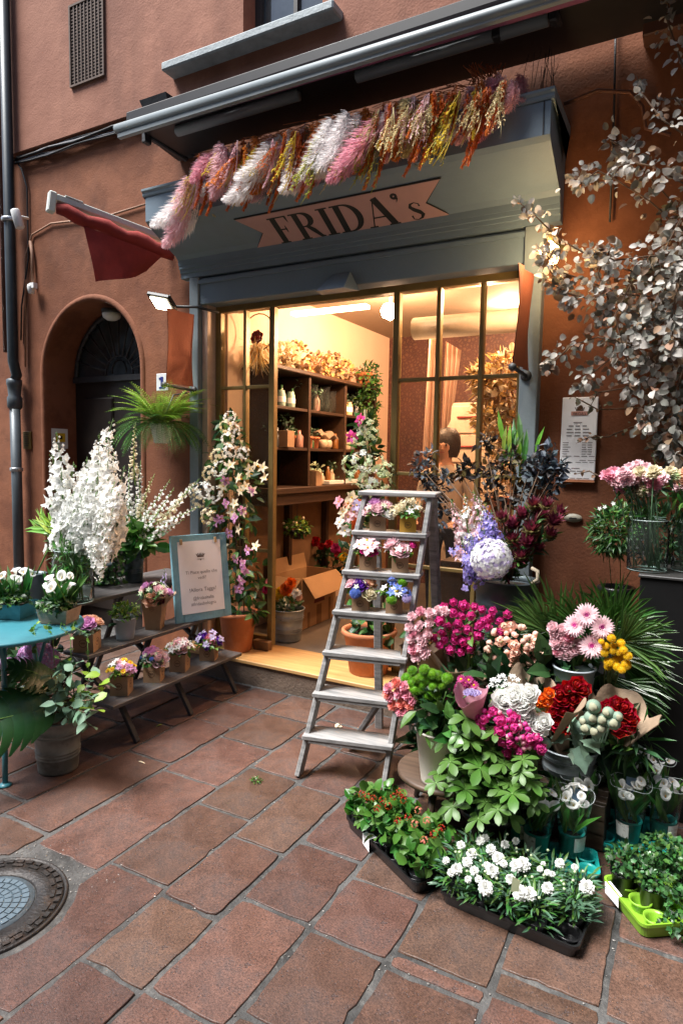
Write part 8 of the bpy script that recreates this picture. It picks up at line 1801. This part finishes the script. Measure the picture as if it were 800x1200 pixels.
    cl = flower('cluster', C_white, C_gw); cg = flower('cluster', C_gw, C_cream)
    for (px, py, s) in [(430, 500, .06), (436, 510, .055), (422, 515, .05), (412, 545, .07), (425, 540, .075), (440, 545, .075), (452, 552, .06), (420, 558, .075), (435, 562, .08), (448, 565, .065), (430, 575, .06), (425, 505, .04), (418, 640, .04), (405, 612, .04)]: put('flower_cluster', cl if px % 2 else cg, g, P(px, py, Y=3.62), dirq((.1, -1, .4)), s)
    for (px, py, m) in [(422, 492, C_hot), (412, 512, C_hot), (397, 588, C_pink), (408, 590, C_peach), (402, 600, C_cream), (398, 612, C_white), (408, 606, C_pale), (404, 622, C_white), (415, 600, C_pale), (426, 598, C_lav), (418, 592, C_lav), (412, 583, C_cream)]: put('lily', flower('orchid', m, C_yel), g, P(px, py, Y=3.6), dirq((random.uniform(-.5, .5), -1, .2)), .045)
    # seen through the right window
    g = thing('curtain', 'pale gathered curtains hanging behind the right window', 'curtain', (-1.75, 5.0, 2.4)); cm = mat('curtain_cloth', (.68, .5, .4), .9, .05, trans=.3)
    for (a, b, e, f) in (((503, 395), (517, 395), (494, 545), (512, 545)), ((522, 400), (539, 410), (515, 545), (531, 470))):
        A, B, E_, F_ = P(*a, Y=5.0), P(*b, Y=5.0), P(*e, Y=5.0), P(*f, Y=5.05); V = []; n = 24
        for j in range(11):
            for i in range(n+1):
                s_, v = i/n, j/10; p = A.lerp(B, s_).lerp(E_.lerp(F_, s_), v); V.append((p.x, p.y+.03*sin(s_*20), p.z))
        FF = [(j*(n+1)+i, j*(n+1)+i+1, (j+1)*(n+1)+i+1, (j+1)*(n+1)+i) for j in range(10) for i in range(n)]; me = fastmesh('drape', V, FF, [cm], True); put('drape', me, g)
    mb = MB(); q = P(512, 393, Y=5.0); mb.tube([q+Vector((-.15, 0, .01)), q+Vector((.35, 0, -.02))], .012, 8); mb.build('rail', [M_brass], g)
    x0, x1 = P(527, 500, Y=5.6).x, P(566, 500, Y=5.6).x
    g = thing('filing_cabinet', 'cream drawer cabinet behind the right window', 'cabinet', ((x0+x1)/2, 5.8, .17)); cz = P(540, 472, Y=5.6).z
    mb = MB(); mb.bbox(x0-.05, x1+.25, 5.6, 6.0, .171, cz, .005); mb.build('carcass', [mat('cream_cabinet', (.6, .47, .36), .6)], g)
    for k in range(5):
        z1_ = cz-.03-k*.26; mb = MB(); mb.bbox(x0-.03, x1+.23, 5.585, 5.598, z1_-.24, z1_, .004); dr = mb.build('drawer', [MC['cream_cabinet']], g); mb = MB(); mb.tube([((x0+x1)/2-.08, 5.575, z1_-.1), ((x0+x1)/2+.1, 5.575, z1_-.1)], .01, 6); mb.build('handle', [mat('red_handle', (.3, .04, .03), .5)], dr)
    c = P(594, 470, Y=4.35); g = thing('dried_arrangement', 'large golden arrangement of dried grasses glowing behind the right window', 'dried flowers', (c.x, c.y, .9)); mb = MB(); mb.lathe([(.1, 0), (.13, .2), (.09, .4), (.12, .45)], 20, c=(c.x, c.y, .9)); mb.build('urn', [M_pot], g)
    mb = MB(); mb.cbox((c.x, c.y+.1, .53), (.8, .4, .72)); mb.build('stand', [M_shelf], g)
    for (px, py, r_) in ((594, 430, .13), (585, 460, .18), (600, 470, .18), (590, 500, .2), (605, 510, .16), (575, 490, .14), (595, 540, .18), (570, 450, .1), (560, 440, .06)): cloud(g, P(px, py, Y=4.35), (r_, r_*.7, r_), 170, .075, 'lance', [L_gold, C_cream, L_tan]); cloud(g, P(px, py, Y=4.3), (r_, r_*.7, r_), 60, .05, 'round', [C_cream, L_gold], name='dried_leaves')
    # lamps inside
    for i, (px, py, Y, e, s, lab) in enumerate(((457, 364, 4.9, 52, .08, 'bright bare ceiling spot just left of the right window'), (572, 329, 4.2, 26, .025, 'round ceiling spot seen at the top of the right window'), (598, 345, 5.8, 60, .05, 'flat round ceiling lamp further back behind the right window'))):
        c = P(px, py, Y=Y); g = thing('ceiling_spot', lab, 'lamp', tuple(c)); mb = MB(); mb.lathe([(0, -s), (s*.8, -s*.6), (s, 0), (s*.7, s*.6)], 16, c=tuple(c)); mb.build('bulb', [bpy.data.materials.get('spot_glow') or emis('spot_glow', (1, .8, .48), 20)], g)
        mb = MB(); mb.tube([c+Vector((0, 0, s*.5)), Vector((c.x, c.y, max(RZ-.002, c.z+.05)))], .012, 8); mb.build('stem', [M_white], g)
        pl = bpy.data.lights.new('ceiling_spot_light', 'POINT'); pl.energy = e; pl.color = (1, .58, .33); pl.shadow_soft_size = .05; o = bpy.data.objects.new('ceiling_spot_light', pl); COL.objects.link(o); o.parent = g; o.location = (0, -.0, -s-.06)
    a, b = P(345, 351, Y=4.25), P(432, 341, Y=4.25); g = thing('light_strip', 'long warm light strip on the shop ceiling behind the doorway', 'lamp', tuple(a)); mb = MB(); mb.box(a.x, b.x, 4.2, 4.27, 2.672, 2.698); mb.build('diffuser', [emis('strip_glow', (1, .78, .45), 5)], g)
interior()

# ---- person inside, only the head and shoulders clear the plants
def person():
    h = P(523, 523, Y=5.0); t = thing('person', 'dark haired person in a light top standing behind the right window', 'person', (h.x, h.y, .166))
    skin = mat('skin', (.5, .26, .17), .5, .06, 20); shirt = mat('cream_shirt', (.5, .4, .32), .8); hair = mat('dark_hair', (.025, .014, .009), .5, .3, 60, .4, 90); pants = mat('dark_trousers', (.03, .03, .04), .8)
    hz = h.z; sc = (hz-.166)/1.6; X, Yc = h.x, h.y; W_ = lambda x, y, z: (X+x*sc, Yc+y*sc, .166+z*sc)
    V = [W_(0, 0, .95), W_(0, 0, 1.15), W_(0, 0, 1.33), W_(0, -.005, 1.43), W_(0, -.01, 1.5), W_(0, -.025, 1.58), W_(0, -.02, 1.66)]; Rr = [.14, .125, .15, .06, .05, .078, .08]; E = [(0, 1), (1, 2), (2, 3), (3, 4), (4, 5), (5, 6)]
    def chain(p, pts, rs):
        for q, r in zip(pts, rs): V.append(q); Rr.append(r); E.append((p, len(V)-1)); p = len(V)-1
        return p
    for s in (-1, 1):
        w = chain(2, [W_(s*.17, 0, 1.36), W_(s*.24, .01, 1.12), W_(s*.2, -.2, .98), W_(s*.17, -.26, .97), W_(s*.16, -.3, .96)], [.06, .045, .035, .026, .03])
        for k in range(4): chain(w, [W_(s*.16+(k-1.5)*.02, -.345, .96-.004*abs(k-1.5)), W_(s*.16+(k-1.5)*.021, -.375+.004*abs(k-1), .945)], [.0095, .008])
        chain(w-1, [W_(s*.16-s*.035, -.295, .965), W_(s*.16-s*.045, -.325, .958)], [.011, .009])
        chain(0, [W_(s*.09, 0, .88), W_(s*.1, -.01, .5), W_(s*.1, .02, .09), W_(s*.1, -.12, .04)], [.09, .06, .042, .035])
    me = bpy.data.meshes.new('body'); me.from_pydata(V, E, []); o = bpy.data.objects.new('body', me); COL.objects.link(o)
    sk = o.modifiers.new('skin', 'SKIN'); sd_ = o.modifiers.new('sub', 'SUBSURF'); sd_.levels = 2; sd_.render_levels = 2; sl_ = me.skin_vertices[0].data
    for i, r in enumerate(Rr): sl_[i].radius = (r*sc, r*sc)
    sl_[0].use_root = True
    bpy.context.view_layer.update(); m2 = bpy.data.meshes.new_from_object(o.evaluated_get(bpy.context.evaluated_depsgraph_get())); bpy.data.objects.remove(o)
    m2.materials.clear(); [m2.materials.append(m) for m in (skin, shirt, pants)]
    for p in m2.polygons:
        z = (p.center.z-.166)/sc; hand = abs(p.center.y-Yc) > .17*sc and z < 1.1 and z > .7
        p.material_index = 0 if (z > 1.44 or hand) else (1 if z > .93 else 2); p.use_smooth = True
    put('body', m2, t)
    mb = MB(); mb.lathe([(0, .135), (.06, .125), (.1, .07), (.108, 0), (.1, -.06), (.08, -.11)], 18, c=W_(0, .024, 1.62), cap1=False); mb.build('hair', [hair], t)
    for s in (-1, 1): mb = MB(); mb.lathe([(0, -.011), (.011, 0), (0, .011)], 8, c=W_(s*.03, -.098, 1.61)); mb.build('eye', [M_ink], t)
    mb = MB(); mb.add([W_(-.012, -.1, 1.57), W_(.012, -.1, 1.57), W_(0, -.125, 1.575), W_(0, -.1, 1.615)], [(0, 2, 3), (2, 1, 3), (0, 1, 2)]); mb.build('nose', [skin], t); mb = MB(); mb.box(W_(-.02, 0, 0)[0], W_(.02, 0, 0)[0], Yc-.104*sc, Yc-.095*sc, W_(0, 0, 1.545)[2], W_(0, 0, 1.552)[2]); mb.build('mouth', [mat('lips', (.35, .1, .08), .5)], t)
person()

# ---- fallen bits on the paving
def debris():
    for (px, py, lab, m, s, k) in ((191, 849, 'pale yellow fallen leaf near the bench leg', L_yel, .04, 'ovate'), (162, 892, 'cream fallen petal in front of the bench', C_cream, .045, 'lance'), (464, 948, 'mauve fallen petal behind the begonia tray', C_lilp, .03, 'ovate')):
        c = P(px, py, Z=.006); T, F = LF[k]; o = put('fallen_leaf', fastmesh('fallen_leaf', T, F, [m], True), None, c, Euler((.1, .15, px)), s); tag(o, lab, 'leaf')
    c = P(300, 915, Z=.006); o = cloud(None, (0, 0, 0), (.025, .02, .008), 60, .02, 'lance', [L_bright], name='green_sprig'); o.location = c; tag(o, 'tiny bright green sprig lying alone on the paving', 'sprig'); del o['kind']
    c = P(396, 851, Z=.01); rd = random.Random(9); V, F = bmesh_ico(2); V = [(v[0]*rd.uniform(.4, 1.2), v[1]*rd.uniform(.4, 1.2), v[2]*rd.uniform(.3, .8)) for v in V]; o = put('paper_scrap', fastmesh('paper_scrap', V, F, [mat('cream_scrap', (.6, .5, .36), .8)]), None, c, None, .022); tag(o, 'crumpled cream paper scrap on the paving under the ladder', 'scrap')
debris()
print('objects', len(bpy.data.objects), 'tris', sum(len(m.polygons)*2 for m in bpy.data.meshes))
